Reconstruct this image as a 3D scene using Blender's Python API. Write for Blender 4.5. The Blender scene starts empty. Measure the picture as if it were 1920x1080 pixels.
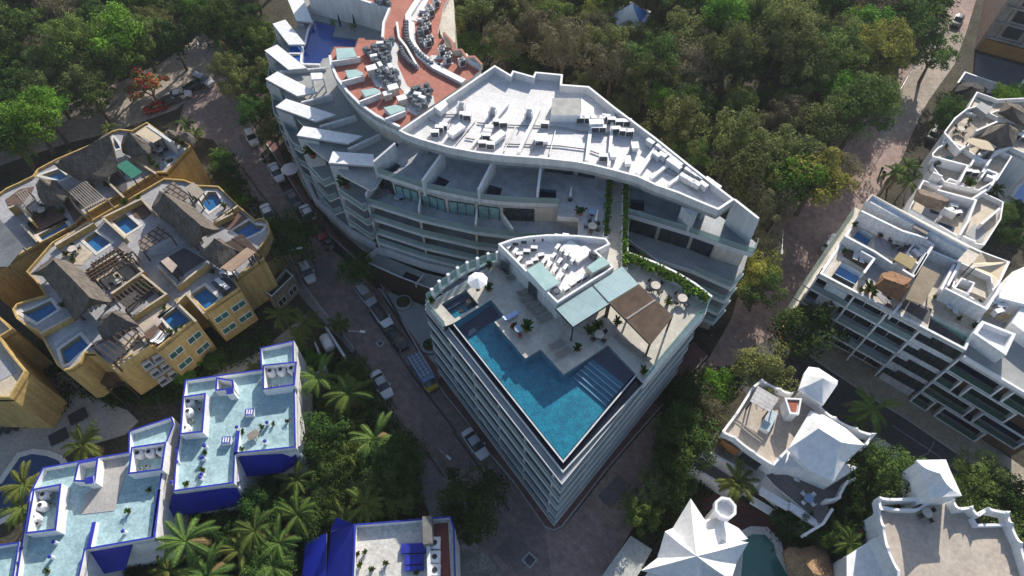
import bpy, math, random
from mathutils import Vector, Matrix, geometry
R_=random.Random(7)
rad=math.radians
SC=bpy.context.scene
COL=SC.collection
# ---------------------------------------------------------------- camera, sky, sun
CH=85.0; PITCH=rad(56.4); F_=1280.0
cam_d=bpy.data.cameras.new("camera"); cam=bpy.data.objects.new("camera",cam_d); COL.objects.link(cam)
cam.location=(0,0,CH); cam.rotation_euler=(math.pi/2-PITCH,0,0)
cam_d.sensor_width=36; cam_d.lens=24; cam_d.clip_end=3000; cam_d.clip_start=0.5
SC.camera=cam
SUN_EL=29; SUN_AZ=(0.39,0.92)          # horizontal direction towards the sun
w=bpy.data.worlds.new("World"); SC.world=w; w.use_nodes=True
nt=w.node_tree; bg=nt.nodes['Background']; sky=nt.nodes.new('ShaderNodeTexSky')
sky.sky_type='NISHITA'; sky.sun_disc=False; sky.sun_elevation=rad(SUN_EL)
sky.sun_rotation=math.atan2(SUN_AZ[0],SUN_AZ[1]); sky.air_density=1.0; sky.dust_density=1.2
nt.links.new(sky.outputs[0],bg.inputs[0]); bg.inputs[1].default_value=0.112
sl=bpy.data.lights.new("sun",'SUN'); so=bpy.data.objects.new("sun",sl); COL.objects.link(so)
sl.energy=4.5; sl.angle=rad(0.5); sl.color=(1.0,0.93,0.82)
sd=Vector((SUN_AZ[0],SUN_AZ[1],0)).normalized()*math.cos(rad(SUN_EL))+Vector((0,0,math.sin(rad(SUN_EL))))
so.rotation_euler=sd.to_track_quat('Z','Y').to_euler()
SC.view_settings.view_transform='Standard'; SC.view_settings.look='None'
SC.view_settings.exposure=0.5; SC.view_settings.gamma=1
SC.cycles.max_bounces=5; SC.cycles.transparent_max_bounces=8; SC.cycles.caustics_reflective=False; SC.cycles.caustics_refractive=False
# ---------------------------------------------------------------- coordinates
_c=math.cos(PITCH); _s=math.sin(PITCH)
def P(x,y,z=0.0):
    u=(x-960)/F_; v=(y-540)/F_
    t=(CH-z)/(_s+v*_c)
    return (u*t,(_c-v*_s)*t,z)
TL={'A':(480,0,4),'B':(0,0,4),'C':(0,200,4),'D':(0,450,4),'E':(250,400,4),'F':(480,200,4),'G':(0,810,4),'H':(250,630,4),
'I':(740,100,4),'J':(1080,200,4),'K':(680,280,4),'L':(780,420,4),'M':(1000,480,4),'N':(780,640,4),'O':(1160,650,4),'Q':(1120,810,4),
'R':(1440,0,4),'S':(1440,200,4),'U':(1440,400,4),'V':(1440,600,4),'W':(1440,810,4),'X':(480,810,4),'Y':(560,540,4),'Z':(380,240,4.153),
'a':(920,820,5.4),'b':(780,560,6.75),'c':(1180,540,6),'d':(640,430,6.355),'e':(480,60,4.5),'f':(520,230,4.32),'o':(0,0,1)}
def G(k,z,s):
    ox,oy,sc=TL[k]; r=[]
    for t in s.split():
        a,b=t.split(',')[:2]; r.append(P(ox+float(a)/sc,oy+float(b)/sc,z))
    return r
def xy(p): return Vector((p[0],p[1]))
def area(ps): return sum(ps[i][0]*ps[(i+1)%len(ps)][1]-ps[(i+1)%len(ps)][0]*ps[i][1] for i in range(len(ps)))/2
def ccw(ps):
    ps=[(p[0],p[1]) for p in ps]
    return ps if area(ps)>0 else ps[::-1]
def offs(ps,d,closed=True):
    """offset polyline to its left by d (negative = right)"""
    n=len(ps); out=[]
    for i in range(n):
        p=xy(ps[i])
        a=xy(ps[(i-1)%n]) if (closed or i>0) else None
        b=xy(ps[(i+1)%n]) if (closed or i<n-1) else None
        ns=[]
        if a is not None: e=(p-a).normalized(); ns.append(Vector((-e.y,e.x)))
        if b is not None: e=(b-p).normalized(); ns.append(Vector((-e.y,e.x)))
        if len(ns)==2:
            m=(ns[0]+ns[1]); 
            if m.length<1e-3: m=ns[0].copy()
            m.normalize(); k=1/max(0.35,m.dot(ns[0])); q=p+m*d*k
        else: q=p+ns[0]*d
        out.append((q.x,q.y))
    return out
def inset(ps,d): return offs(ccw(ps),d,True)
def lerp(a,b,t): return tuple(a[i]+(b[i]-a[i])*t for i in range(len(a)))
# ---------------------------------------------------------------- materials
MATS={}
STREAK={'white_render':.6,'white_paint_and_sunlit_tops':.5,'ochre_render':1.0,'cream_render':.8,'blue_white_render':.6,'white_tent_plaster':.45,'white_roof_membrane':.3,'aqua_roof_coating':.8,'cobalt_paint':.8,'beige_roof_floor':.6,'slab_edge_grey':.6,'red_roof_membrane':.7,'white_roof_terrace':.7,'cream_stone_deck':.5}
def mat(name,c,c2=None,sc=1.5,rough=0.75,bump=0.0,bs=None,metal=0.0,spec=0.4,brick=None,brickc=None,rnd=0.0,wave=None,fine=0.12,mortar=.02,alpha=None,det=5,world=False):
    if name in MATS: return MATS[name]
    m=bpy.data.materials.new(name); m.use_nodes=True; t=m.node_tree; N=t.nodes; L=t.links
    b=N['Principled BSDF']; b.inputs['Roughness'].default_value=rough; b.inputs['Metallic'].default_value=metal
    b.inputs['Specular IOR Level'].default_value=spec
    tc=N.new('ShaderNodeTexCoord'); src=tc.outputs['Object']
    if world:
        ge=N.new('ShaderNodeNewGeometry'); src=ge.outputs['Position']
    c2=c2 or tuple(v*0.82 for v in c)
    nz=N.new('ShaderNodeTexNoise'); nz.inputs['Scale'].default_value=sc*0.3; nz.inputs['Detail'].default_value=det; nz.inputs['Roughness'].default_value=.65
    L.new(src,nz.inputs['Vector'])
    cr=N.new('ShaderNodeValToRGB'); cr.color_ramp.elements[0].position=.38; cr.color_ramp.elements[1].position=.62
    cr.color_ramp.elements[0].color=(*c2,1); cr.color_ramp.elements[1].color=(*c,1); L.new(nz.outputs[0],cr.inputs[0])
    out=cr.outputs[0]
    if fine:
        n2=N.new('ShaderNodeTexNoise'); n2.inputs['Scale'].default_value=sc*3.1; n2.inputs['Detail'].default_value=4; L.new(src,n2.inputs['Vector'])
        mr=N.new('ShaderNodeMapRange'); mr.inputs[1].default_value=.3; mr.inputs[2].default_value=.7; mr.inputs[3].default_value=1-fine*1.6; mr.inputs[4].default_value=1+fine
        L.new(n2.outputs[0],mr.inputs[0])
        mx=N.new('ShaderNodeMix'); mx.data_type='RGBA'; mx.blend_type='MULTIPLY'; mx.inputs[0].default_value=1
        L.new(out,mx.inputs[6]); L.new(mr.outputs[0],mx.inputs[7]); out=mx.outputs[2]
    if name in STREAK:
        mp=N.new('ShaderNodeMapping'); mp.inputs['Scale'].default_value=(1.6,1.6,.16); L.new(src,mp.inputs['Vector'])
        n4=N.new('ShaderNodeTexNoise'); n4.inputs['Scale'].default_value=1.0; n4.inputs['Detail'].default_value=6; n4.inputs['Roughness'].default_value=.7; L.new(mp.outputs[0],n4.inputs['Vector'])
        mr=N.new('ShaderNodeMapRange'); mr.inputs[1].default_value=.42; mr.inputs[2].default_value=.6; mr.inputs[3].default_value=.78; mr.inputs[4].default_value=1.03; L.new(n4.outputs[0],mr.inputs[0])
        mx=N.new('ShaderNodeMix'); mx.data_type='RGBA'; mx.blend_type='MULTIPLY'; mx.inputs[0].default_value=STREAK[name]
        L.new(out,mx.inputs[6]); L.new(mr.outputs[0],mx.inputs[7]); out=mx.outputs[2]
    if rnd:
        oi=N.new('ShaderNodeObjectInfo'); hs=N.new('ShaderNodeHueSaturation')
        m1=N.new('ShaderNodeMapRange'); m1.inputs[3].default_value=1-rnd; m1.inputs[4].default_value=1+rnd; L.new(oi.outputs['Random'],m1.inputs[0]); L.new(m1.outputs[0],hs.inputs['Value'])
        wn=N.new('ShaderNodeTexWhiteNoise'); wn.noise_dimensions='1D'; L.new(oi.outputs['Random'],wn.inputs['W'])
        m2=N.new('ShaderNodeMapRange'); m2.inputs[3].default_value=.5-rnd*.07; m2.inputs[4].default_value=.5+rnd*.07; L.new(wn.outputs[0],m2.inputs[0]); L.new(m2.outputs[0],hs.inputs['Hue'])
        L.new(out,hs.inputs['Color']); out=hs.outputs[0]
    if brick:
        bk=N.new('ShaderNodeTexBrick'); bk.inputs['Scale'].default_value=1; bk.inputs['Brick Width'].default_value=brick[0]; bk.inputs['Row Height'].default_value=brick[1]
        bk.inputs['Mortar Size'].default_value=mortar; bk.inputs['Mortar Smooth'].default_value=.3
        mp=N.new('ShaderNodeMapping'); mp.inputs['Rotation'].default_value=(0,0,brick[2] if len(brick)>2 else 0); L.new(src,mp.inputs['Vector']); L.new(mp.outputs[0],bk.inputs['Vector'])
        bk.inputs['Color1'].default_value=(1,1,1,1); bk.inputs['Color2'].default_value=(.84,.84,.84,1); bk.inputs['Mortar'].default_value=(*(brickc or (.55,.55,.55)),1)
        mx=N.new('ShaderNodeMix'); mx.data_type='RGBA'; mx.blend_type='MULTIPLY'; mx.inputs[0].default_value=1
        L.new(out,mx.inputs[6]); L.new(bk.outputs[0],mx.inputs[7]); out=mx.outputs[2]
    if wave:   # (scale, rot, contrast) straight lines: boards, tiles, thatch courses
        wv=N.new('ShaderNodeTexWave'); wv.inputs['Scale'].default_value=wave[0]; wv.inputs['Distortion'].default_value=wave[3] if len(wave)>3 else .3; wv.inputs['Detail'].default_value=2
        mp=N.new('ShaderNodeMapping'); mp.inputs['Rotation'].default_value=(0,0,wave[1]); L.new(src,mp.inputs['Vector']); L.new(mp.outputs[0],wv.inputs['Vector'])
        mr=N.new('ShaderNodeMapRange'); mr.inputs[3].default_value=1-wave[2]; mr.inputs[4].default_value=1.05; L.new(wv.outputs[1],mr.inputs[0])
        mx=N.new('ShaderNodeMix'); mx.data_type='RGBA'; mx.blend_type='MULTIPLY'; mx.inputs[0].default_value=1
        L.new(out,mx.inputs[6]); L.new(mr.outputs[0],mx.inputs[7]); out=mx.outputs[2]
    L.new(out,b.inputs['Base Color'])
    if bump:
        n3=N.new('ShaderNodeTexNoise'); n3.inputs['Scale'].default_value=bs or 6; n3.inputs['Detail'].default_value=5; L.new(src,n3.inputs['Vector'])
        bp=N.new('ShaderNodeBump'); bp.inputs['Strength'].default_value=bump; bp.inputs['Distance'].default_value=.1; L.new(n3.outputs[0],bp.inputs['Height']); L.new(bp.outputs[0],b.inputs['Normal'])
    if alpha is not None:
        tr=N.new('ShaderNodeBsdfTransparent'); tr.inputs[0].default_value=(.75,.88,.87,1); ms=N.new('ShaderNodeMixShader'); ms.inputs[0].default_value=alpha
        L.new(tr.outputs[0],ms.inputs[1]); L.new(b.outputs[0],ms.inputs[2]); L.new(ms.outputs[0],N['Material Output'].inputs[0])
    MATS[name]=m; return m
def water(name,tint,rough=.04,bscale=2.2,bst=.25):
    if name in MATS: return MATS[name]
    m=bpy.data.materials.new(name); m.use_nodes=True; t=m.node_tree; N=t.nodes; L=t.links; N.remove(N['Principled BSDF'])
    tr=N.new('ShaderNodeBsdfTransparent'); tr.inputs[0].default_value=(*tint,1)
    gl=N.new('ShaderNodeBsdfGlossy'); gl.inputs['Roughness'].default_value=rough; gl.inputs[0].default_value=(.9,.95,1,1)
    fr=N.new('ShaderNodeLayerWeight'); fr.inputs[0].default_value=.5; mr=N.new('ShaderNodeMapRange'); mr.inputs[1].default_value=.25; mr.inputs[2].default_value=1; mr.inputs[3].default_value=.035; mr.inputs[4].default_value=.3
    tc=N.new('ShaderNodeTexCoord'); nz=N.new('ShaderNodeTexNoise'); nz.inputs['Scale'].default_value=bscale; nz.inputs['Detail'].default_value=4; L.new(tc.outputs['Object'],nz.inputs['Vector'])
    bp=N.new('ShaderNodeBump'); bp.inputs['Strength'].default_value=bst; bp.inputs['Distance'].default_value=.1; L.new(nz.outputs[0],bp.inputs['Height'])
    L.new(bp.outputs[0],gl.inputs['Normal']); L.new(bp.outputs[0],fr.inputs['Normal']); L.new(fr.outputs['Facing'],mr.inputs[0])
    ms=N.new('ShaderNodeMixShader'); L.new(mr.outputs[0],ms.inputs[0]); L.new(tr.outputs[0],ms.inputs[1]); L.new(gl.outputs[0],ms.inputs[2]); L.new(ms.outputs[0],N['Material Output'].inputs[0])
    MATS[name]=m; return m
def leafmat(name,c,c2,rnd=.25,trans=.3):
    c=tuple(v*1.22 for v in c); c2=tuple(v*1.3 for v in c2)
    m=mat(name,c,c2,sc=1.6,rough=.75,spec=.08,rnd=rnd,fine=.3)
    t=m.node_tree; N=t.nodes; L=t.links; b=N['Principled BSDF']
    tl=N.new('ShaderNodeBsdfTranslucent'); src=b.inputs['Base Color'].links[0].from_socket; L.new(src,tl.inputs[0])
    ms=N.new('ShaderNodeMixShader'); ms.inputs[0].default_value=trans; L.new(b.outputs[0],ms.inputs[1]); L.new(tl.outputs[0],ms.inputs[2]); L.new(ms.outputs[0],N['Material Output'].inputs[0])
    return m
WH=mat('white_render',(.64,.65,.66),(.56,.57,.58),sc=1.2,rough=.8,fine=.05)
WH2=mat('white_paint_and_sunlit_tops',(.84,.84,.85),(.79,.79,.8),sc=.9,rough=.6,fine=.05)  # also caps the WH parapets, sunlight put into the lighter colour
ROOFW=mat('white_roof_membrane',(.78,.77,.78),(.72,.715,.72),sc=1.1,rough=.6,fine=.1,brick=(7,2.2,.35),brickc=(.86,.86,.88),mortar=.012)
CREAM=mat('cream_render',(.66,.61,.52),(.55,.5,.43),sc=1.0,fine=.05)
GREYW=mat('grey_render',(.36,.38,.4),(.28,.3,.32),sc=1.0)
STRIP=mat('grey_white_slab_edge',(.54,.57,.58),(.46,.49,.5),sc=1.5,fine=.05)
MARB=mat('grey_marble_tile',(.50,.52,.55),(.36,.385,.42),sc=2.6,rough=.35,fine=.1,brick=(1.2,1.2,.4),brickc=(.85,.85,.86),mortar=.012)
DECKS=mat('cream_stone_deck',(.62,.585,.52),(.52,.49,.43),sc=1.2,rough=.6,fine=.06,brick=(1.0,1.0,.7),brickc=(.88,.88,.87),mortar=.012)
RED=mat('red_roof_membrane',(.46,.17,.125),(.39,.14,.1),sc=1.0,rough=.75,fine=.08)
GLS=mat('dark_window_glass',(.02,.03,.035),(.03,.045,.05),rough=.08,spec=.8,fine=0)
GLT=mat('teal_window_glass',(.22,.38,.38),(.12,.24,.25),rough=.1,spec=.8,sc=4,fine=0)
GRAIL=mat('glass_balustrade',(.38,.47,.47),(.32,.41,.41),rough=.08,spec=.8,fine=0,alpha=.52)
GGREEN=mat('pale_green_glass',(.42,.58,.55),(.34,.5,.48),rough=.12,spec=.7,sc=2,fine=.05)
CANOPY=mat('frosted_glass_canopy',(.38,.52,.53),(.33,.47,.49),rough=.25,spec=.6,sc=.8,fine=.03,brick=(2.4,1.5,.61),brickc=(.6,.66,.68),mortar=.02)
DARKM=mat('dark_metal',(.035,.035,.04),(.05,.05,.055),rough=.45,metal=.3,fine=0)
GREYM=mat('galvanised_metal',(.42,.43,.44),(.3,.31,.32),rough=.45,metal=.4)
BROWNW=mat('brown_timber_wall',(.085,.055,.035),(.06,.04,.028),sc=2,wave=(3,.3,.4))
WOOD=mat('weathered_timber',(.2,.14,.1),(.13,.09,.065),sc=3,rough=.8)
WOODD=mat('dark_timber',(.09,.06,.045),(.06,.04,.03),sc=3)
DECKW=mat('reddish_timber_deck',(.19,.115,.085),(.13,.08,.06),sc=3,wave=(4,.5,.35))
GRILL=mat('condenser_grille',(.03,.035,.045),(.08,.09,.1),sc=9,rough=.5)
ACW=mat('condenser_casing',(.68,.69,.7),(.55,.56,.57),sc=3,rough=.5,rnd=.08)
TILES=mat('azure_pool_tile',(.015,.26,.62),(.01,.2,.48),sc=4,fine=.3)
TILEB=mat('navy_pool_tile',(.012,.03,.085),(.008,.022,.06),sc=5,fine=.3)
TILET=mat('teal_pool_tile',(.008,.29,.39),(.005,.18,.28),sc=3.2,fine=.35,rough=.4)
TILEM=mat('blue_pool_tile',(.02,.2,.48),(.015,.14,.36),sc=3,fine=.3)
TILEC=mat('cobalt_pool_tile',(.01,.16,.66),(.008,.12,.5),sc=4,fine=.4)
TILEG=mat('green_pool_tile',(.16,.5,.36),(.12,.4,.3),sc=1,fine=.15)
WAT=water('pool_water',(.80,.9,.95)); WATD=water('dark_pool_water',(.5,.66,.8)); WATG=water('green_pool_water',(.7,.9,.8))
PLANT=leafmat('planter_foliage',(.09,.16,.03),(.035,.07,.015))
TERRA=mat('terracotta',(.3,.12,.06)); 
# ---------------------------------------------------------------- mesh builder
class M:
    def __init__(s): s.v=[]; s.f=[]; s.m=[]; s.mats=[]; s.smooth=False
    def mi(s,m):
        if m not in s.mats: s.mats.append(m)
        return s.mats.index(m)
    def add(s,vs,fs,m):
        k=len(s.v); s.v+= [tuple(v) for v in vs]; i=s.mi(m)
        for f in fs: s.f.append(tuple(k+a for a in f)); s.m.append(i)
        return s
    def prism(s,pts,z0,z1,m,side=None,holes=()):
        pts=ccw(pts); hs=[ccw(h)[::-1] for h in holes]; loops=[pts]+hs
        flat=[p for l in loops for p in l]
        tri=geometry.tessellate_polygon([[Vector((p[0],p[1],0)) for p in l] for l in loops]) if (hs or len(pts)>4) else [tuple(range(len(pts)))]
        def fix(t):
            a=area([flat[i] for i in t]); return tuple(t) if a>0 else tuple(reversed(t))
        tri=[fix(t) for t in tri]
        s.add([(p[0],p[1],z1) for p in flat],tri,m)
        s.add([(p[0],p[1],z0) for p in flat],[tuple(reversed(t)) for t in tri],side or m)
        for l in loops:
            n=len(l); s.add([(p[0],p[1],z0) for p in l]+[(p[0],p[1],z1) for p in l],[(i,(i+1)%n,n+(i+1)%n,n+i) for i in range(n)],side or m)
        return s
    def wall(s,pts,th,z0,z1,m,closed=False,top=None,al=0):
        """al 0 centred, 1 to the left, -1 to the right; z1 may be a list"""
        n=len(pts); a=offs(pts,th*(.5+al*.5),closed); b=offs(pts,-th*(.5-al*.5),closed)
        Z1=z1 if isinstance(z1,(list,tuple)) else [z1]*n; Z0=z0 if isinstance(z0,(list,tuple)) else [z0]*n
        vs=[]; 
        for i in range(n): vs+=[(*a[i],Z0[i]),(*b[i],Z0[i]),(*b[i],Z1[i]),(*a[i],Z1[i])]
        fs=[];ft=[]
        for i in range(n if closed else n-1):
            j=(i+1)%n; A=4*i;B=4*j
            fs+=[(A,B,B+3,A+3)[::-1],(A+1,B+1,B+2,A+2),(A,B,B+1,A+1)]; ft.append((A+3,A+2,B+2,B+3))
        if not closed: fs+=[(0,1,2,3),(4*n-4,4*n-1,4*n-2,4*n-3)]
        s.add(vs,fs,m); s.add(vs,ft,top or m); return s
    def box(s,c,sx,sy,z0,z1,m,rot=0,top=None):
        ca,sa=math.cos(rot),math.sin(rot); q=[]
        for x,y in((-1,-1),(1,-1),(1,1),(-1,1)):
            X=x*sx/2;Y=y*sy/2; q.append((c[0]+X*ca-Y*sa,c[1]+X*sa+Y*ca))
        s.add([(*p,z0) for p in q]+[(*p,z1) for p in q],[(3,2,1,0),(0,1,5,4),(1,2,6,5),(2,3,7,6),(3,0,4,7)],m)
        s.add([(*p,z1) for p in q],[(0,1,2,3)],top or m); return s
    def bar(s,p,q,w_,h,m):
        p=Vector(p);q=Vector(q); d=(q-p); d.normalize()
        side=d.cross(Vector((0,0,1))); 
        if side.length<1e-3: side=Vector((1,0,0))
        side.normalize(); up=side.cross(d).normalized(); side*=w_/2; up*=h/2
        vs=[p-side-up,p+side-up,p+side+up,p-side+up,q-side-up,q+side-up,q+side+up,q-side+up]
        s.add(vs,[(3,2,1,0),(4,5,6,7),(0,1,5,4),(1,2,6,5),(2,3,7,6),(3,0,4,7)],m); return s
    def cyl(s,c,r,z0,z1,m,n=12,r2=None,top=None):
        r2=r if r2 is None else r2
        A=[(c[0]+r*math.cos(2*math.pi*i/n),c[1]+r*math.sin(2*math.pi*i/n),z0) for i in range(n)]
        B=[(c[0]+r2*math.cos(2*math.pi*i/n),c[1]+r2*math.sin(2*math.pi*i/n),z1) for i in range(n)]
        s.add(A+B,[(i,(i+1)%n,n+(i+1)%n,n+i) for i in range(n)]+[tuple(range(n))[::-1]],m); s.add(B,[tuple(range(n))],top or m); return s
    def tube(s,pts,rs,m,n=6,cap=True):
        pts=[Vector(p) for p in pts]; k=len(pts); vs=[]
        for i,p in enumerate(pts):
            d=(pts[min(i+1,k-1)]-pts[max(i-1,0)]).normalized(); a=d.cross(Vector((.13,.31,.94))); 
            if a.length<.05: a=d.cross(Vector((1,0,0)))
            a.normalize(); b=d.cross(a); r=rs[i] if isinstance(rs,(list,tuple)) else rs
            vs+=[p+a*r*math.cos(2*math.pi*j/n)+b*r*math.sin(2*math.pi*j/n) for j in range(n)]
        fs=[(i*n+j,i*n+(j+1)%n,(i+1)*n+(j+1)%n,(i+1)*n+j) for i in range(k-1) for j in range(n)]
        if cap: fs+=[tuple(range(n)),tuple(range((k-1)*n,k*n))]
        s.add(vs,fs,m); return s
    def face(s,pts,m): return s.add(pts,[tuple(range(len(pts)))],m)
    def cone(s,pts,z0,apex,m):
        pts=ccw(pts); n=len(pts); s.add([(*p,z0) for p in pts]+[apex],[(i,(i+1)%n,n) for i in range(n)]+[tuple(range(n))[::-1]],m); return s
    def build(s,name,parent=None,smooth=False):
        o=Vector((0,0,0)); r=parent
        while r is not None: o=o+Vector(r.location); r=r.parent
        me=bpy.data.meshes.new(name); me.from_pydata([(v[0]-o.x,v[1]-o.y,v[2]-o.z) for v in s.v],[],s.f)
        for m in s.mats: me.materials.append(m)
        me.polygons.foreach_set('material_index',s.m)
        if smooth: me.polygons.foreach_set('use_smooth',[True]*len(s.f))
        me.update(); ob=bpy.data.objects.new(name,me); COL.objects.link(ob)
        if parent is not None: ob.parent=parent
        return ob
def tag(o,label,cat,group=None,kind=None):
    if label: o['label']=label
    if cat: o['category']=cat
    if group: o['group']=group
    if kind: o['kind']=kind
    return o
def thing(name,label,cat,loc=(0,0,0),group=None,rot=0):
    o=bpy.data.objects.new(name,None); COL.objects.link(o); o.location=(loc[0],loc[1],loc[2] if len(loc)>2 else 0); o.rotation_euler=(0,0,rot)
    o.empty_display_size=.5
    return tag(o,label,cat,group)
def dup(root,loc,rot=0,label=None,group=None,cat=None,scale=1):
    def cp(o,par):
        c=o.copy(); COL.objects.link(c); c.parent=par
        for ch in KIDS.get(o.name,()): cp(ch,c)
        return c
    r=cp(root,None); r.location=(loc[0],loc[1],loc[2]); r.rotation_euler=(0,0,rot)
    r.scale=scale if isinstance(scale,tuple) else (scale,)*3
    if label: r['label']=label
    if group: r['group']=group
    if cat: r['category']=cat
    return r
KIDS={}
def reg(root):      # remember a prototype's children so that copies need no search
    def rec(o):
        ch=[c for c in COL.objects if c.parent==o]
        if ch: KIDS[o.name]=ch
        for c in ch: rec(c)
    rec(root); return root
class Kind:
    """a prototype with parts; the first placement moves it, later ones copy it"""
    def __init__(s,fn): s.fn=fn; s.p=None
    def put(s,loc,rot=0,label=None,group=None,scale=1,cat=None):
        if s.p is None:
            s.p=s.fn(); reg(s.p); o=s.p; o.location=(loc[0],loc[1],loc[2]); o.rotation_euler=(0,0,rot); o.scale=scale if isinstance(scale,tuple) else (scale,)*3
            if label: o['label']=label
            if group: o['group']=group
            if cat: o['category']=cat
            return o
        return dup(s.p,loc,rot,label,group,cat,scale)
def struct(m,name,kind='structure'):
    o=m.build(name); o['kind']=kind; return o
def pool(parent,pts,zt,tile,depth=1.2,wat=None,rim=None,rw=.35,below=.12,steps=None):
    """basin + water; pts is the water outline; sits in a hole or on a slab; rim raised"""
    pts=ccw(pts)
    m=M(); n=len(pts); zb=zt-depth; zr=zt+(.05 if rim else 0)
    m.prism(pts,zb-.05,zb,tile)
    m.add([(*p,zb) for p in pts]+[(*p,zr) for p in pts],[(i,(i+1)%n,n+(i+1)%n,n+i)[::-1] for i in range(n)],tile)
    b=m.build('pool_basin',parent)
    if rim:
        r=M(); r.prism(offs(pts,-rw),zt-.02,zr,rim,holes=[pts]); r.build('pool_rim',b)
    w_=M(); w_.prism(pts,zt-below-.01,zt-below,wat or WAT); w_.f=w_.f[:len(w_.f)]; 
    # only the top sheet: a closed thin slab would tint twice
    w2=M(); tri=geometry.tessellate_polygon([[Vector((p[0],p[1],0)) for p in pts]]); w2.add([(*p,zt-below) for p in pts],[t if area([pts[i] for i in t])>0 else t[::-1] for t in tri],wat or WAT)
    w2.build('pool_water',b)
    return b
# ================================================================= GROUND, ROADS, PAVEMENTS
SOIL=mat('leaf_litter_soil',(.075,.065,.045),(.035,.035,.022),sc=.8,rough=.95,fine=.4)
PAV=mat('reddish_road_pavers',(.3,.225,.205),(.23,.175,.165),sc=.35,rough=.85,fine=.16,brick=(.9,.45,.9),brickc=(.72,.7,.7),mortar=.03)
PAV2=mat('pinkish_road_pavers',(.4,.29,.26),(.3,.22,.2),sc=.35,rough=.85,fine=.16,brick=(.9,.45,.7),brickc=(.76,.74,.74),mortar=.03)
SAND=mat('pale_gravel_road',(.40,.34,.29),(.29,.25,.215),sc=.4,rough=.9,fine=.15)
SIDE=mat('pavement_concrete',(.27,.26,.25),(.19,.185,.18),sc=.8,rough=.85,brick=(1.6,1.6,.85),brickc=(.8,.8,.8))
REDP=mat('red_pavement_pavers',(.23,.12,.11),(.17,.09,.085),sc=.8,rough=.85,brick=(.5,.5,.85),brickc=(.75,.72,.72))
PLAZ=mat('plaza_concrete',(.34,.35,.35),(.27,.28,.28),sc=.5,rough=.7,fine=.06)
GRAV=mat('light_gravel_yard',(.34,.32,.28),(.2,.19,.165),sc=1.5,rough=.95,fine=.3)
KERB=mat('kerb_concrete',(.4,.39,.37)); YEL=mat('yellow_kerb_paint',(.62,.36,.05),(.5,.28,.05))
ASPH=mat('dark_asphalt',(.085,.083,.085),(.06,.06,.062),sc=.5,rough=.9)
g=M(); g.face([(-900,-300,-.02),(900,-300,-.02),(900,1500,-.02),(-900,1500,-.02)],SOIL); struct(g,'ground')
def sheet(name,z,k,s,m,pts=None):
    a=M(); a.prism(pts or G(k,0,s),z-.2 if z>.05 else -.3,z,m); return struct(a,name)
# left street with its T-junction, then round the corner and up the right street
sheet('road',.004,'o','380,60 430,100 486,266 520,341 565,418 640,482 710,545 780,655 830,740 872,792 915,852 960,905 1022,988 1040,1120 1010,1300 860,1300 880,1090 855,1030 830,897 787,880 755,817 735,765 685,700 667,657 600,575 570,535 520,440 481,394 428,300 400,262 330,250',PAV)
sheet('road',.008,'o','1022,988 1038,998 1057,988 1098,938 1142,881 1179,838 1260,745 1330,670 1370,600 1400,500 1450,420 1510,330 1560,250 1620,170 1690,90 1730,20 1740,-100 1850,-140 1830,0 1812,60 1790,120 1740,190 1715,240 1690,300 1640,370 1540,507 1457,625 1400,660 1330,730 1270,850 1220,947 1182,997 1140,1070 1100,1130 1090,1300 1005,1300 1040,1120',PAV2)
sheet('road',.012,'o','428,120 395,150 330,205 220,245 120,270 -60,330 -80,290 60,225 210,160 300,120 380,60',SAND)
sheet('road',.012,'o','1812,60 1790,120 1740,190 1715,240 1690,260 1640,270 1700,150 1745,60',SAND)
sheet('road',.010,'o','1457,630 1400,655 1360,700 1420,760 1560,830 1700,960 1900,1080 2100,1180 2200,1100 1970,972 1872,907 1700,790 1635,750 1507,665',ASPH)
sheet('pavement',.13,'o','1507,662 1635,747 1700,787 1872,904 1975,968 2100,1050 2120,1010 1990,930 1880,850 1720,745 1650,700 1520,612 1490,600',mat('sandstone_pavement',(.38,.33,.25),(.3,.26,.2),sc=.7,brick=(1,1,.3)))
sheet('pavement',.13,'o','1457,625 1478,650 1497,640 1490,560 1545,515 1548,500 1538,507',REDP)
# pavements along the big building
sheet('pavement',.13,'o','500,270 520,300 560,365 600,425 660,480 715,535 782,652 832,738 874,790 917,850 962,903 1024,988 1038,995 1054,987 1094,936 1138,879 1175,836 1256,743 1326,668 1300,640 1260,690 1170,790 1042,940 1030,940 960,860 860,730 800,640 730,540 640,455 560,350 510,260',REDP)
sheet('plaza',.16,'Y','590,0 990,540 1180,760 1000,100 950,140 800,80',PLAZ)
# left pavement, verge and yards
sheet('pavement',.13,'o','428,300 481,394 520,440 570,535 600,575 667,657 660,662 590,585 550,540 500,450 470,400 415,305',SIDE)
sheet('pavement',.13,'o','735,765 755,817 830,897 880,1090 850,1100 800,950 745,860 690,790 680,740 690,705',SIDE)
sheet('yard',.05,'X','1040,0 1130,150 1180,260 1150,420 1100,430 1080,250 1000,100',GRAV)
sheet('yard',.05,'X','1480,850 1640,830 1800,1000 1900,1200 1480,1200',GRAV)
sheet('yard',.05,'H','1700,480 1760,330 1920,600 2010,820 1800,700 1680,650',GRAV)
sheet('path',.06,'D','1560,1040 1700,950 1990,820 2010,790 2180,650 2300,560 2330,600 2200,760 2000,900 1750,1020 1600,1100',mat('concrete_path',(.4,.37,.31),(.3,.28,.24)))
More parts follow.
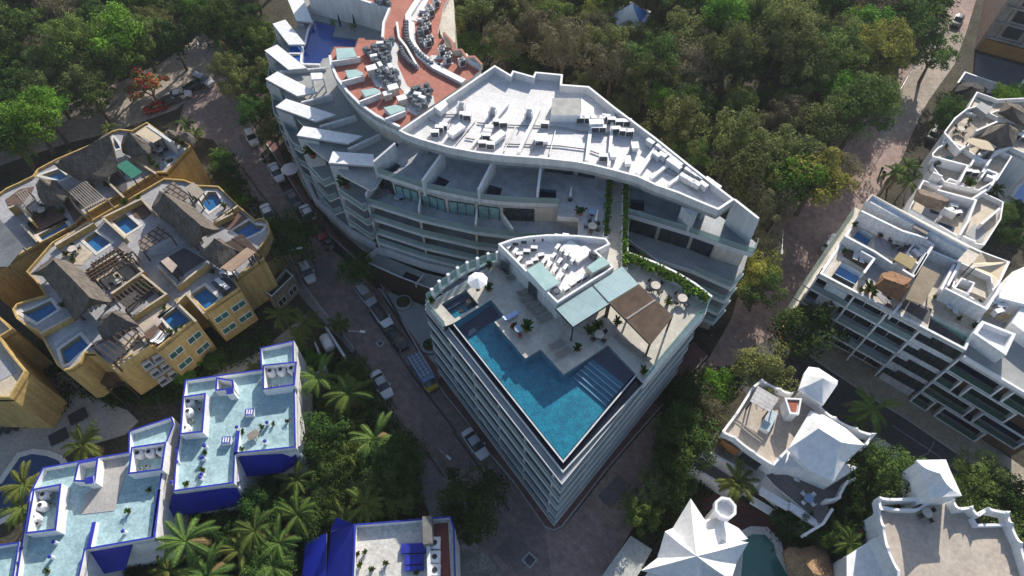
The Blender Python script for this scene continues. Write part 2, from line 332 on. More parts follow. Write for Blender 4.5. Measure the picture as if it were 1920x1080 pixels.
# dark expansion strips that run along the left street, kerb edges
def strip(k,s,wd,z,m,name='road_marking'):
    a=M(); a.wall(G(k,0,s),wd,z-.02,z,m); return struct(a,name)
DJ=mat('dark_gutter_concrete',(.07,.065,.065))
strip('Z','300,300 430,480 620,720 800,960 980,1210',.28,.012,DJ); strip('Y','530,180 640,340 740,480 860,660 990,830 1130,1010 1180,1080',.3,.012,DJ)
strip('X','1480,0 1600,160 1700,300 1800,440 1900,590',.3,.012,DJ); strip('X','1140,0 1240,110 1330,220 1410,340',.22,.012,DJ)
strip('Y','430,470 560,650 660,800 740,910',.22,.012,DJ); strip('o','428,300 481,394 520,440 570,535 600,575 667,657',.2,.15,KERB,'kerb')
strip('o','500,270 520,300 560,365 600,425 660,480 715,535 782,652 832,738 874,790 917,850 962,903 1022,988 1038,995 1054,987 1094,936 1138,879 1175,836 1256,743 1326,668',.22,.16,KERB,'kerb')
strip('o','1507,662 1635,747 1700,787 1872,904 1975,968',.3,.17,KERB,'kerb'); strip('o','1500,570 1460,622 1462,634 1476,650',.25,.15,YEL,'kerb')
strip('o','1548,497 1500,570',.2,.15,YEL,'kerb')
for n_,(s,c_) in enumerate((('600,480 640,520 625,545 585,505',.17),('850,900 900,960 870,985 820,930',.2),('960,1000 1010,1040 970,1075 925,1035',.16),('1120,930 1160,890 1185,910 1145,955',.18),('760,800 790,830 775,850 748,822',.21),('440,250 465,285 450,300 428,268',.22))):
    sheet('road_patch',.014,'o',s,mat('patched_paving_%d'%n_,(c_*1.15,c_*.98,c_*.95),(c_*.9,c_*.8,c_*.78),sc=1.5,fine=.25))
WL=mat('worn_white_paint',(.34,.33,.32),(.2,.19,.19),sc=3)
for s in('1250,70 1200,160 1130,190','930,790 1250,1000 1700,1350'): strip('W' if s[0]=='1' else 'V',s,.12,.018,WL)
gr=M(); gr.box(P(993,1050,0),1.4,1.4,.012,.05,GREYM,.8); gr.box(P(993,1050,0),1.0,1.0,.05,.055,GRILL,.8)
# ================================================================= WEDGE BUILDING WITH THE ROOF POOL
D=19.0
c0=P(797,572,D); c1=P(832,613,D)
wl=P(802,604,15.2); wa=P(1054,907,18.35); wr=P(1311,607,15.2); wr2=P(1330,566,D)
wedge=thing('apartment_building','wedge shaped white building with ribbed balcony bands and an angular rooftop pool','apartment building',P(1050,700,0))
m=M(); back=[P(1326,564,D),P(1262,520,D),P(1215,500,D),P(1167,478,D),P(1100,455,D),P(1000,445,D),P(935,489,D)]
core=[lerp(wl,c0,.2),*offs([wl,wa,wr],1.5,False),*back]
core=[xy(p) for p in core]
m.prism(core,0,16.9,GREYW)
m.build('core_wall',wedge)
wa2=(wa[0]+.2,wa[1]+.9)
glz=offs([wl,wa,wr],1.35,False)
for i,z in enumerate((2.6,5.75,8.9,12.05,15.2)):
    m=M(); m.wall([wl,wa,wr],1.5,z-.32,z,STRIP,al=1); m.wall(offs([wl,wa,wr],.1,False),.16,z,z+.34,STRIP); b=m.build('balcony',wedge)
    r=M(); r.wall(offs([wl,wa,wr],.09,False),.05,z+.34,z+1.05,GRAIL); r.wall(offs([wl,wa,wr],.09,False),.09,z+1.05,z+1.1,STRIP); r.build('balustrade',b)
    d=M(); d.wall(glz,.1,z+.02,z+2.5,GLS)
    L1=(Vector(wa[:2])-Vector(wl[:2])).length; L2=(Vector(wr[:2])-Vector(wa[:2])).length
    for A,B,n in((wl,wa,16),(wa,wr,15)):
        oo=offs([A,B],.9 ,False)
        for k in range(1,n):
            p=lerp(oo[0],oo[1],k/n); q=lerp(*offs([A,B],.15,False),k/n)
            if k%3==0: d.wall([p,q],.14,z,z+2.6,WH)
    d.build('glazing',wedge)
m=M(); m.wall([wl,wa,wr],1.15,17.75,18.1,GREYW,al=1); m.wall(offs([wl,wa,wr],.02,False),.1,18.1,18.2,STRIP); m.build('cornice',wedge)  # cornice greyed, shade put into its colour where sun should not strike
# pool outline, weir, gutter
PW=[P(853,608,D),P(921,562,D),P(945,592,D),P(927,604,D),P(985,672,D),P(1014,655,D),P(1057,702,D),P(1140,647,D),P(1190,699,D),P(1143,757,D),P(1056,861,D)]
# deck slab
JP=G('L',D,'190,600 375,495 470,605 290,710')
deck=[c0,P(935,489,D),*G('L',D,'700,180 850,130 1000,110 1200,110 1340,120 1440,150'),*G('M',D,'655,-20 690,0 900,82 1050,152 1200,242 1328,332 1287,438'),P(1207,716,D),P(1190,699,D),P(1140,647,D),P(1057,702,D),P(1014,655,D),P(985,672,D),P(927,604,D),P(945,592,D),P(921,562,D),P(850,606,D),c1]
m=M(); m.prism(deck,18.5,D,DECKS,side=WH,holes=[JP]); m.build('roof_deck',wedge)
m=M(); m.wall([c0,c1],.25,17.2,D+.02,WH,al=1); m.wall([c0,P(935,489,D)],.2,17.6,D+.02,WH,al=-1);m.wall([c1,P(852,606,D)],.2,17.2,D-.01,DARKM,al=1); m.build('deck_wall',wedge)
o=M(); gutO=[P(838,609,D),P(1056,884,D),P(1209,717,D)]; wo=[P(852,607,D),P(1056,863,D),P(1145,757,D),P(1192,702,D)]
o.wall(gutO,.14,17.9,18.6,STRIP,al=1); o.prism([xy(gutO[0]),xy(gutO[1]),xy(gutO[2]),xy(P(1190,700,D)),*[xy(p) for p in wo[::-1][1:]]],17.7,18.3,mat('black_gutter_water',(.012,.016,.03),(.01,.013,.025),rough=.12,fine=0)); o.build('overflow_gutter',wedge)
o=M(); o.wall(wo,.16,17.6,D-.04,TILEB,al=-1,top=WH); o.build('weir_wall',wedge)
PW2=[xy(p) for p in PW]; pb=pool(wedge,PW2,D,TILET,depth=1.5,below=.1,wat=WAT)
# shallow shelf and the steps at the right end of the pool
sA=P(1105,677,D-1); 
st=M(); 
e0,e1=G('N',D-1,'1320,150 1560,340'); f0,f1=G('N',D-1,'1180,255 1430,470')
for k in range(5):
    t0=k/5; a0=lerp(f0,e0,t0); a1=lerp(f1,e1,t0); b0=lerp(f0,e0,t0+.2); b1=lerp(f1,e1,t0+.2)
    st.prism([xy(a0),xy(a1),xy(b1),xy(b0)],17.6,17.72+.2*k,mat('pale_step_tile',(.04,.2,.3),(.03,.16,.25),sc=4,fine=.3)); st.wall([xy(a0),xy(a1)],.09,17.6,17.735+.2*k,mat('pale_step_nosing',(.35,.5,.6)),al=-1)
st.build('pool_step',pb)
sh=M(); sh.prism([xy(e0),xy(e1),xy(P(1189,699,D)),xy(P(1140,648,D))],17.6,18.55,TILEB); sh.build('pool_shelf',pb)
sh=M(); sh.prism([xy(P(853,608,D)),xy(P(921,562,D)),xy(P(934,580,D)),xy(P(880,620,D))],17.55,17.75,TILEB); sh.build('pool_shelf',pb)
jb=pool(wedge,JP,D,TILET,depth=1.1,below=.1)
js=M(); js.wall(G('L',D,'205,598 372,503 455,600'),.7,17.9,18.4,TILEB,al=-1); js.build('pool_bench',jb)
# glass wind screens with white posts along the north-west edge
NW=G('L',D,'80,600 130,560 185,500 250,450 320,400 390,360 465,330 545,295 612,285')
for i in range(len(NW)-1):
    a,b=NW[i],NW[i+1]; m=M(); p0=lerp(a,b,.1);p1=lerp(a,b,.9); m.wall([p0,p1],.05,D+.1,D+1.9,mat('clear_glass_screen',(.5,.62,.6),(.45,.58,.56),rough=.08,spec=.8,fine=0,alpha=.4)); m.build('glass_screen',wedge)
    m=M(); m.box(b,.32,.32,D,D+2.0,WH2,.6); m.build('screen_post',wedge)
m=M(); m.wall(NW,.3,D,D+.18,WH); m.wall([c0,c1],.3,D,D+.12,WH,al=1); m.build('kerb_wall',wedge)
m=M(); m.wall(offs([c0,c1],.15,False),.06,D+.12,D+1.05,GRAIL); m.build('glass_balustrade',wedge); m=M()
er=G('c',D,'870,185 845,290 735,345 330,830 165,1030'); eo=G('c',D,'893,170 857,292 790,365 165,1075')
m.wall(er,.06,D,D+1.15,mat('sea_green_glass',(.2,.42,.42),(.18,.36,.37),rough=.08,spec=.8,fine=0,alpha=.5)); m.build('glass_balustrade',wedge)
m=M(); m.prism([*er,*eo[::-1]],17.3,D+.1,WH); m.build('edge_wall',wedge)
# hedge planter of the deck and the two planters of the walkway
hi=G('M',D,'665,15 760,60 870,110 1000,180 1100,240 1190,300 1285,355'); ho=G('M',D,'700,0 900,72 1050,142 1200,230 1328,330')
m=M(); m.wall(ho,.25,18.0,D+.75,WH2); m.wall(hi,.18,D,D+.6,WH); m.build('planter_wall',wedge)
# pool house
H_=22.4
phs='615,147 730,107 850,88 1000,76 1200,82 1340,95 1425,105 1458,150 1352,203 1487,322 1060,592'
ph=thing('pool_house','white pool house beside the rooftop pool, its roof packed with air conditioners','pool house',P(1040,530,D))
pts=[xy(p) for p in G('L',H_,phs)]
m=M(); m.prism(pts,D,H_-1.1,ROOFW,side=WH); m.build('house_block',ph)
m=M(); m.wall(pts,.22,H_-1.2,H_,WH2,closed=True,al=-1 if area(pts)<0 else 1); m.build('parapet',ph)
a,b=G('L',H_,'1352,203 1215,285')[0:2]
m=M(); m.prism(G('L',H_+.2,'830,345 930,285 1080,440 970,500'),H_-1.1,H_+.2,GGREEN,side=WH2); m.build('skylight',ph)
m=M(); m.prism(G('L',H_+.4,'1280,322 1395,240 1455,295 1325,365'),H_-1.1,H_+.4,GGREEN,side=CREAM); m.build('skylight',ph)
m=M(); m.prism(G('L',H_-.5,'1080,180 1160,115 1235,170 1270,160 1330,210 1215,290'),H_-1.1,H_-.5,WH2); m.build('roof_step',ph)
for s in('845,455 905,520','640,290 690,330'):
    q=G('L',D+1.6,s); m=M(); m.wall(q,.14,D+.2,D+2.2,GLS); m.build('window',ph)
# canopy of frosted glass and timber pergola
cz=D+3.0
cn=thing('canopy','pale green glass canopy on dark posts along the pool house wall','canopy',P(1120,560,D))
cp=G('L',cz,'1050,635 1430,365 1545,318 1672,455 1440,590 1178,770')
m=M(); m.prism([cp[0],P(780+1545/4,420+318/4,cz),cp[3],cp[5]],cz-.06,cz,CANOPY,side=DARKM); m.build('glass_roof',cn)
m=M()
fr=[cp[0],cp[2],cp[3],cp[5]]; m.wall([xy(p) for p in fr],.16,cz-.22,cz-.07,DARKM,closed=True); q0,q1=G('L',cz,'1320,455 1445,590'); m.bar((q0[0],q0[1],cz+.02),(q1[0],q1[1],cz+.02),.12,.08,DARKM); m.build('frame',cn)
for s in('1178,770','1440,590'):
    p=G('L',cz,s)[0]; m=M(); m.box(p,.16,.16,D,cz-.1,DARKM); m.build('post',cn)
pg=thing('pergola','brown timber slat pergola over the sun deck beside the glass canopy','pergola',P(1200,590,D))
pq=G('L',cz,'1455,590 1670,458 1920,690 1755,895'); m=M()
m.wall([xy(p) for p in pq],.2,cz-.25,cz+.03,WOODD,closed=True); mid=[lerp(pq[0],pq[3],.42),lerp(pq[1],pq[2],.5)]; m.bar(mid[0],mid[1],.22,.2,mat('grey_beam',(.3,.27,.25))); m.build('frame',pg)
m=M(); n=46
for k in range(n):
    t=(k+.5)/n; a=lerp(pq[0],pq[1],t); b=lerp(pq[3],pq[2],t); m.bar(a,b,.13,.05,WOOD)
m.build('slat_panel',pg)
for p in pq:
    m=M(); m.box(p,.18,.18,D,cz-.1,WOODD); m.build('post',pg)
# ================================================================= CURVED WHITE BUILDING
RZ=23.5
rs=G('I',RZ,'30,578 750,88 868,158 885,127 1038,170 1054,137 1262,157 1255,231 1458,246 1650,400')+G('J',RZ,'600,232 850,432 1190,694 1070,775 900,705 760,645 600,590 460,525 290,480 150,445 0,415')+G('I',RZ,'1100,787 830,768 620,745 400,705 200,648 90,610')
cb=thing('apartment_building','curved white building with stepped terraces under a bright white flat roof full of machines','apartment building',P(1050,330,0))
rs=[xy(p) for p in rs]
m=M(); m.prism(rs,21.8,22.35,ROOFW,side=WH); m.build('roof',cb)
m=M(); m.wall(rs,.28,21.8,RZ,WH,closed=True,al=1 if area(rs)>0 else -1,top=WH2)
q=G('J',RZ,'1190,694 1370,836'); q2=P(1080+1305/4,200+990/4,19.3)
m.build('parapet',cb)
m=M(); m.wall([xy(q[0]),xy(q[1])],.3,19,RZ-.01,WH,top=WH2); m.wall([xy(q[1]),xy(q2)],.3,19,[RZ-.01,20.2],WH); m.build('end_wall',cb)
pcore=inset(rs,2.2)
m=M(); m.prism(pcore,D,21.8,GREYW); m.build('penthouse_wall',cb)
# dark glazing set in the penthouse wall facing the terraces
fr=G('I',22,'90,650 200,690 400,745 620,785 830,808 1100,825 1360,856')+G('J',22,'150,485 290,520 460,565 600,630 760,690')
fr=offs([xy(p) for p in fr],1.5 if True else 0,False)
for i in range(len(fr)-1):
    if i not in(5,6): continue
    a,b=fr[i],fr[i+1]; m=M(); m.wall([lerp(a,b,.08),lerp(a,b,.92)],.12,D+.05,21.3,GLS); 
    m.build('window',cb)
gate=P(1155,360,D)
# penthouse terraces (z 19) left and right of the walkway
T1=G('K',D,'95,168 450,283 870,368 1100,392 1310,400 1470,405 1462,503 1622,513 1618,640 1800,655 1838,655')+G('J',D,'238,545 240,480')+[P(1150,300,D),P(1000,285,D),P(900,265,D),P(780,235,D)]
PL=['110,160 215,85 290,125 205,195','480,285 560,197 652,240 592,312','885,362 950,265 1048,292 1018,378','1322,390 1330,293 1452,303 1448,393']
pls=[G('K',D,s) for s in PL]
m=M(); m.prism([xy(p) for p in T1],18.1,D,MARB,side=WH,holes=[[xy(p) for p in q] for q in pls]); m.build('terrace_floor',cb)
for i,q in enumerate(pls): pool(cb,q,D,TILEB if i else TILEB,depth=.6,below=.08,wat=WATD)
m=M(); fe=[xy(p) for p in T1[:6]]; m.wall(fe,.1,D,D+1.0,GRAIL,al=-1); m.build('glass_balustrade',cb)
for i,(s,h) in enumerate((('80,92 250,-10',2.6),('447,232 610,50',2.6),('868,300 990,100',2.6),('1312,320 1340,115',2.6))):
    p,q=G('K',D+h-.6 if i else 21.2,s)[:2]; zt=D+h-.6 if i else 21.2
    m=M(); m.wall([xy(p),xy(q)],.3,18.1,[zt,zt+.9],WH,top=WH2); m.build('terrace_wall',cb)
m=M(); p=[xy(v) for v in G('K',D,'1622,513 1618,640')]; m.wall(p,.1,18.2,D+.02,CREAM)
m.build('terrace_edge',cb)
# walkway between two planters
wk=G('J',D,'238,470 395,500 390,1085')+G('M',D,'660,10 600,-60')+G('J',D,'205,980')
m=M(); m.prism([xy(p) for p in wk],18.3,D-.02,mat('beige_walkway',(.55,.5,.42),(.47,.43,.36),sc=1,brick=(1,1,0)),side=WH); m.build('walkway',cb)
for s in('205,975 243,540 262,540 240,975','345,1200 352,560 400,580 385,1210'):
    q=[xy(p) for p in G('J',D+.5,s)]; m=M(); m.wall(q,.12,18.6,D+.5,WH2,closed=True); m.prism(q,D,D+.3,SOIL); m.build('planter_box',cb)
# right wing terraces
T2=G('J',D,'388,802 560,852 850,940 1180,1056 1330,1100 1352,1022 1305,985 1080,822 900,700 700,600 395,560')
pr=[xy(p) for p in G('J',D,'400,690 512,700 512,785 398,768')]
m=M(); m.prism([xy(p) for p in T2],18.2,D,mat('blue_grey_marble',(.27,.31,.35),(.19,.225,.26),sc=2.5,rough=.35,brick=(1.2,1.2,.4),mortar=.012),side=WH,holes=[pr]); m.build('terrace_floor',cb)
pool(cb,pr,D,TILEB,depth=.6,below=.08,wat=WATD)
m=M(); m.wall([xy(p) for p in T2[:6]],.08,D,D+1.0,GRAIL); m.build('glass_balustrade',cb)
m=M(); a,b,c=G('J',22,'795,740 920,775 880,835'); m.prism([xy(a),xy(b),xy(c)],D,21.8,WH); m.build('stair_block',cb)
# floors below
Ll=G('K',15.7,'40,400 430,525 850,620 1130,655 1470,668 1640,690 1850,720'); Ll=[xy(p) for p in Ll]
back1=[xy(p) for p in (P(1150,420,15.7),P(1140,330,15.7),P(1000,300,15.7),P(850,270,15.7),P(752,262,15.7))]
Lw=[xy(p) for p in G('K',15.7,'130,262 250,348 440,408 640,470 860,502 1040,527 1300,537 1450,540')]
Rr=[xy(p) for p in [P(1180,450,15.7),P(1230,486,15.7),P(1300,508,15.7),P(1369,538,15.7),P(1392,513,15.7)]]
Rw=[xy(p) for p in G('J',15.7,'380,925 600,990 840,1065 1010,1130')]+[xy(P(1385,500,15.7))]
Rb=[xy(P(1405,470,15.7)),xy(P(1300,390,17)),xy(P(1180,400,15.7))]
cw=Lw+[xy(P(1110,440,15.7)),xy(P(1160,410,15.7))]+Rw+[xy(p) for p in G('J',19,'1290,975 1080,815 850,560')]+[xy(P(1150,215,19)),xy(P(1060,165,19)),xy(P(935,150,19)),xy(P(745,262,18))]
m=M(); m.prism(cw,0,18.2,CREAM); m.build('core_wall',cb)
for i,z in enumerate((15.7,12.6,9.6,7.2)):
    m=M(); fl=Ll+back1; m.prism(fl,z-.35,z,MARB,side=STRIP); m.wall(Ll,.18,z-.4,z+.12,STRIP,al=-1); b=m.build('balcony',cb)
    r=M(); r.wall(offs(Ll,.0,False),.05,z+.12,z+1.05,GRAIL); r.build('balustrade',b)
    m=M(); m.prism(Rr+Rb,z-.35,z,mat('grey_floor_tile',(.3,.31,.32),(.24,.25,.26),sc=2),side=STRIP); m.wall(Rr,.2,z-.4,z+.15,STRIP,al=-1); b=m.build('balcony',cb)
    r=M(); r.wall(Rr[2:],.05,z+.15,z+1.1,GRAIL); r.build('balustrade',b)
    # party walls across the balconies
    for t in(1,2,3):
        m=M(); pl=Ll[t]; e=min(range(len(Lw)),key=lambda j:(Lw[j]-pl).length); q=Lw[e]; m.wall([pl.lerp(q,.03),q],.25,z,z+(1.5 if z>15 else 2.7),CREAM,top=WH2); m.build('party_wall',cb)
    # windows on the recessed wall
    for W_,tm in((Lw[:-1],GLT if z>15 else GLS),(Rw[:-1],GLS)):
        for j in range(len(W_)-1):
            a,b=W_[j],W_[j+1]; L_=(b-a).length
            if L_<1.5: continue
            p0=a.lerp(b,.07); p1=a.lerp(b,.93); n=max(2,int(L_/1.1)); nn=(b-a).normalized(); nn=Vector((nn.y,-nn.x))*.12
            w1=M(); w1.wall([p0+nn*.5,p1+nn*.5],.1,z+.02,z+2.35,tm if (j+i)%5 else GLS)
            for k in range(n+1): w1.box(p0.lerp(p1,k/n)+nn,.09,.09,z,z+2.4,DARKM)
            w1.wall([p0+nn,p1+nn],.09,z+2.35,z+2.44,DARKM); w1.build('window',cb)
m=M(); a=Ll[0]; q=xy(P(730,360,16)); m.wall([a,Lw[0]],.3,15.7,[17.4,18.0],WH,top=WH2); m.wall([a+Vector((-.1,.0)),a.lerp(Lw[0],.25)],.35,0,15.7,STRIP); m.build('end_wall',cb)
m=M(); zz=5.7; band=[xy(p) for p in G('d',zz,'400,215 560,250 700,300 1000,400 1300,470 1500,520')]
m.wall(band,1.0,3.9,5.75,WH,al=1); m.build('plinth_band',cb)
pt=[xy(p) for p in G('d',4,'430,285 305,385 335,432 690,592 880,665 1080,738 1300,830')]+[xy(p) for p in G('d',4,'1500,600 1300,590 1000,520 700,400')]
pp=[xy(p) for p in G('d',4,'775,503 940,577 885,655 697,587')]
m=M(); m.prism(pt,3.4,4,PLAZ,holes=[pp]); m.build('patio_floor',cb); pool(cb,pp,4,TILEB,depth=.5,below=.08,wat=WATD)
m=M(); m.wall(pt[1:7],.25,0,4.7,BROWNW,top=WH); m.wall([pt[0],pt[1]],.25,3.4,5.0,WH); a,b=G('d',4.7,'990,530 885,658'); m.wall([xy(a),xy(b)],.2,4,4.8,WH); m.build('brown_wall',cb)
pb2=inset(pt,1.0); m=M(); m.prism(pb2,0,3.4,GREYW); m.build('ground_floor_wall',cb)
# ================================================================= FIN BUILDING WITH THE RED ROOF
TL['g']=(700,0,8); TL['h']=(600,60,8); TL['i']=(480,0,8)
fb=thing('apartment_building','white apartment building with sloping fin canopies, a cobalt pool and a brick red roof','apartment building',P(620,180,0))
FZ=19.2; RR=22.5
FS=['i 475,-200 455,-60 605,305 850,330 700,-40 690,-200','i 248,355 440,292 745,665 490,668','i 128,755 315,668 765,1020 490,1045','A 70,590 160,535 460,690 310,720','A 145,800 225,740 600,860 450,910','A 305,1015 355,945 800,1020 690,1078','F 545,420 575,335 883,357 883,445']
fins=[]
for s in FS:
    k,s=s.split(' ',1); q=[xy(p) for p in G(k,FZ,s)]; fins.append(q)
GREYP=mat('white_render_with_shade',(.46,.48,.5),(.4,.42,.44),sc=1)  # white fin walls and slab sides greyed, their shade put into the colour
corner=[fins[0][2]]+[q[0] for q in fins[1:]]
for i,q in enumerate(fins):
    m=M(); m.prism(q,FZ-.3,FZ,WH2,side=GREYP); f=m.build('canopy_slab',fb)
    a,b=(q[0],q[-1]) if i else (q[2],q[3])
    # the fin wall itself: a tall vertical blade under the front edge
    o=q[0] if i else q[2]; inn=a.lerp(b,.42); z0=0 if i<5 else 5.7
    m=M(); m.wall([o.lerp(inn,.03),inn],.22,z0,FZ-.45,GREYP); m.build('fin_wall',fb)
    if i in(5,6): m=M(); m.bar((*o.lerp(b,.02),FZ-.5),(*o.lerp(b,.16),FZ-2.2),.18,.18,WH); m.build('strut',fb)
# V-shaped balconies between the fins, three storeys
BV={6:('F 400,465 515,592 585,562',),5:('A 255,960 300,1000 340,990',)}
inner=[q[0].lerp(q[-1],.55) for q in fins[1:]]
seq=[fins[k][0] for k in(1,2,3,4,5,6)]
for k in range(len(seq)-1):
    a,b=seq[k],seq[k+1]; 
    for z in(15.7,12.6,9.6):
        if k==4: v=[xy(p) for p in G('F',15.7,'395,462 515,592 578,566')]
        else:
            n=(b-a); nn=Vector((-n.y,n.x)).normalized(); 
            if nn.x>0: nn=-nn
            v=[a.lerp(b,.08),a.lerp(b,.75)+nn*.5,b.lerp(a,.04)]
        qa=fins[k+1][0].lerp(fins[k+1][-1],.9); qb=fins[k+2][0].lerp(fins[k+2][-1],.6) if k+2<len(fins) else qa
        m=M(); poly=v+[qb,qa]; m.prism(poly,z-.3,z,PLAZ,side=STRIP); bb=m.build('balcony',fb)
        m=M(); m.wall(v,.05,z,z+1.05,GRAIL); m.wall(v,.1,z+1.05,z+1.1,STRIP); m.build('balustrade',bb)
for z in(15.7,12.6,9.6):
    v=[xy(p) for p in G('F',15.7,'630,655 808,775 838,760')]; qa=xy(P(690,300,15.7)); qb=xy(P(640,290,15.7))
    m=M(); m.prism(v+[qa,qb],z-.3,z,PLAZ,side=STRIP); bb=m.build('balcony',fb)
    m=M(); m.wall(v,.05,z,z+1.05,GRAIL); m.wall(v,.1,z+1.05,z+1.1,STRIP); m.build('balustrade',bb)
# core and the terrace at the top level
front=[xy(p) for p in G('F',FZ,'895,560 850,588 640,478 560,388 405,272 330,200')]+[fins[5][0].lerp(fins[5][-1],.5),fins[4][0].lerp(fins[4][-1],.5),fins[3][0].lerp(fins[3][-1],.5),fins[2][0].lerp(fins[2][1],.3)]+[xy(p) for p in G('i',FZ,'350,640 370,560 600,300 520,60 460,-200')]
backp=[xy(p) for p in G('A',FZ,'1300,-300 1420,0 1500,360 1700,520')]
backp=backp[::1]
POOLC='i 890,305 1200,378 1150,545 1500,590 1475,700 1130,705 1095,860 1000,880 950,980 715,978 690,950 720,700 790,500'
pc=[xy(p) for p in G('i',FZ-1.0,POOLC[2:])]
tz=FZ-1.0
m=M(); m.prism(offs(ccw(front[:-1]+[xy(P(600,-60,19)),xy(P(820,-60,19)),xy(P(835,60,19)),xy(P(930,125,19)),xy(P(750,255,19))]),1.6),0,tz-.35,CREAM,holes=[offs(ccw(pc),-.3)]); m.build('core_wall',fb)
m=M(); m.prism(front[:-1]+[xy(P(600,-80,19)),xy(P(830,-80,19)),xy(P(820,60,19)),xy(P(905,135,19)),xy(P(750,258,19))],tz-.35,tz,PLAZ,side=WH,holes=[pc]); m.build('terrace_floor',fb)
pool(fb,pc,tz,TILEC,depth=1.2,below=.08)
for s in('i 505,690 690,690 690,820 500,812','i 555,842 680,845 675,930 640,920'):
    q=[xy(p) for p in G('i',tz,s[2:])]; m=M(); m.prism(q,tz,tz+.05,TILEC); m.build('plunge_pool',fb)
m=M(); m.wall([xy(p) for p in G('i',tz,'850,330 785,480 745,660 700,720 682,950 715,985 960,990')],.3,tz,tz+.35,WH2); m.wall([xy(p) for p in G('i',tz,'500,825 690,828')],.3,tz,tz+.35,WH2); m.build('pool_kerb',fb)
# radial garden walls between the terraces
for s,h in(('e 380,590 640,530',1.0),('e 535,795 840,705',1.0),('e 775,985 1045,860',1.0),('e 200,330 590,300',.5)):
    k,s=s.split(' ',1); a,b=[xy(p) for p in G(k,tz+h,s)]; m=M(); m.wall([a,b],.3,tz,tz+h,WH); m.build('terrace_wall',fb)
a,b=[xy(p) for p in G('e',tz,'215,350 610,310')]; m=M(); m.wall([a,b],.12,15.6,tz,mat('green_glass_wall',(.03,.09,.07),(.02,.06,.05),rough=.1,spec=.7)); m.build('green_glass_wall',fb)
# pavilion block with the glass box
q=[xy(p) for p in G('e',tz+2.2,'462,345 555,342 568,395 470,400')]; m=M(); m.prism(q,tz+2.0,tz+2.2,WH2)
for p in q: m.box(p,.2,.2,tz,tz+2.0,WH2)
m.build('white_pavilion',fb)
# red roof: outline clockwise from its north-west tip
rl='A 548,430 560,500 605,600 680,700 780,800 900,885 1075,968 1210,870 1555,635 1690,520 1630,480 1600,470 1570,420 1490,405 1460,360 1412,350 1412,295 1370,290 1365,235 1385,160 1400,70 1460,-60 1480,-200 1000,-200 800,-60 785,5 880,38 1005,78 960,190 952,300 820,300 810,285 770,285 745,355 590,350'
rp=[xy(p) for p in G('A',RR,rl[2:])]
m=M(); m.prism(rp,RR-.5,RR,RED,side=WH); m.build('red_roof',fb)
ins=offs(ccw(rp),.9)
m=M(); m.prism(ins,tz,RR-.5,CREAM); m.build('penthouse_wall',fb)
e=[xy(p) for p in G('A',RR,'548,430 560,500 605,600 680,700 780,800 900,885 1075,968')]
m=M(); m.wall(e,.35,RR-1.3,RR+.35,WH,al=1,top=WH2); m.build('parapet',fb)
for s,w_ in(('1005,78 960,190 952,300',.35),('1225,-60 1215,20 1145,130 1150,300 1225,420 1345,520 1560,630',.9),('1060,185 1075,300 1130,370 1215,520',.3),('1570,425 1600,475 1690,525',.5),('1230,90 1300,100 1380,30',.5),('1215,160 1250,165',.4)):
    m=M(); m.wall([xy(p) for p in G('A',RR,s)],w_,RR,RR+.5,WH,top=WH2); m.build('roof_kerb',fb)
m=M(); m.wall([xy(p) for p in G('g',RR,'1060,570 1180,700 1215,830 1330,830 1400,940 1520,930 1630,1050')],.3,RR,RR+1.0,CREAM,top=RED); m.build('parapet',fb)
# white painted bands and membrane zones on the red roof (4 mm sheets)
for s in('g 780,-30 690,60 530,250 545,300 760,345 760,320 640,300 780,90 940,130 1000,100 790,70 850,-30','g 545,310 615,340 640,640 700,740 850,870 1000,960 1150,1080 980,1080 760,880 640,790 545,620','g 870,830 1100,850 1090,890 830,890','g 950,960 1200,930 1200,960 990,990','A 950,330 1000,300 1070,330 1060,480 1130,640 1200,700 1150,730 1070,650 1040,690 900,650 830,530 850,500 950,450','A 1130,740 1240,690 1330,720 1340,780 1200,870 1120,820','g 720,390 760,400 750,600 800,720 780,740 730,600'):
    k,s=s.split(' ',1); q=[xy(p) for p in G(k,RR,s)]; m=M(); m.prism(q,RR-.01,RR+.05,ROOFW); m.build('roof_band',fb)
# glass lanterns with curved ends
for s in('h 240,245 500,235 560,380 255,420','h 375,575 540,560 640,610 655,655 420,690','h 610,870 830,840 900,880 915,905 680,970','A 957,805 1050,785 1115,805 1120,820 1010,860'):
    k,s=s.split(' ',1); q=[xy(p) for p in G(k,RR+.9,s)]; m=M(); m.prism(q,RR,RR+.9,GGREEN,side=WH); m.build('roof_lantern',fb)
for s in('h 165,440 600,370','h 320,740 655,650','h 590,1040 915,915','A 970,890 1120,830'):
    k,s=s.split(' ',1); q=[xy(p) for p in G(k,RR+.9,s)]; m=M(); m.wall(q,.25,RR,RR+.9,WH,top=WH2); m.build('roof_wall',fb)
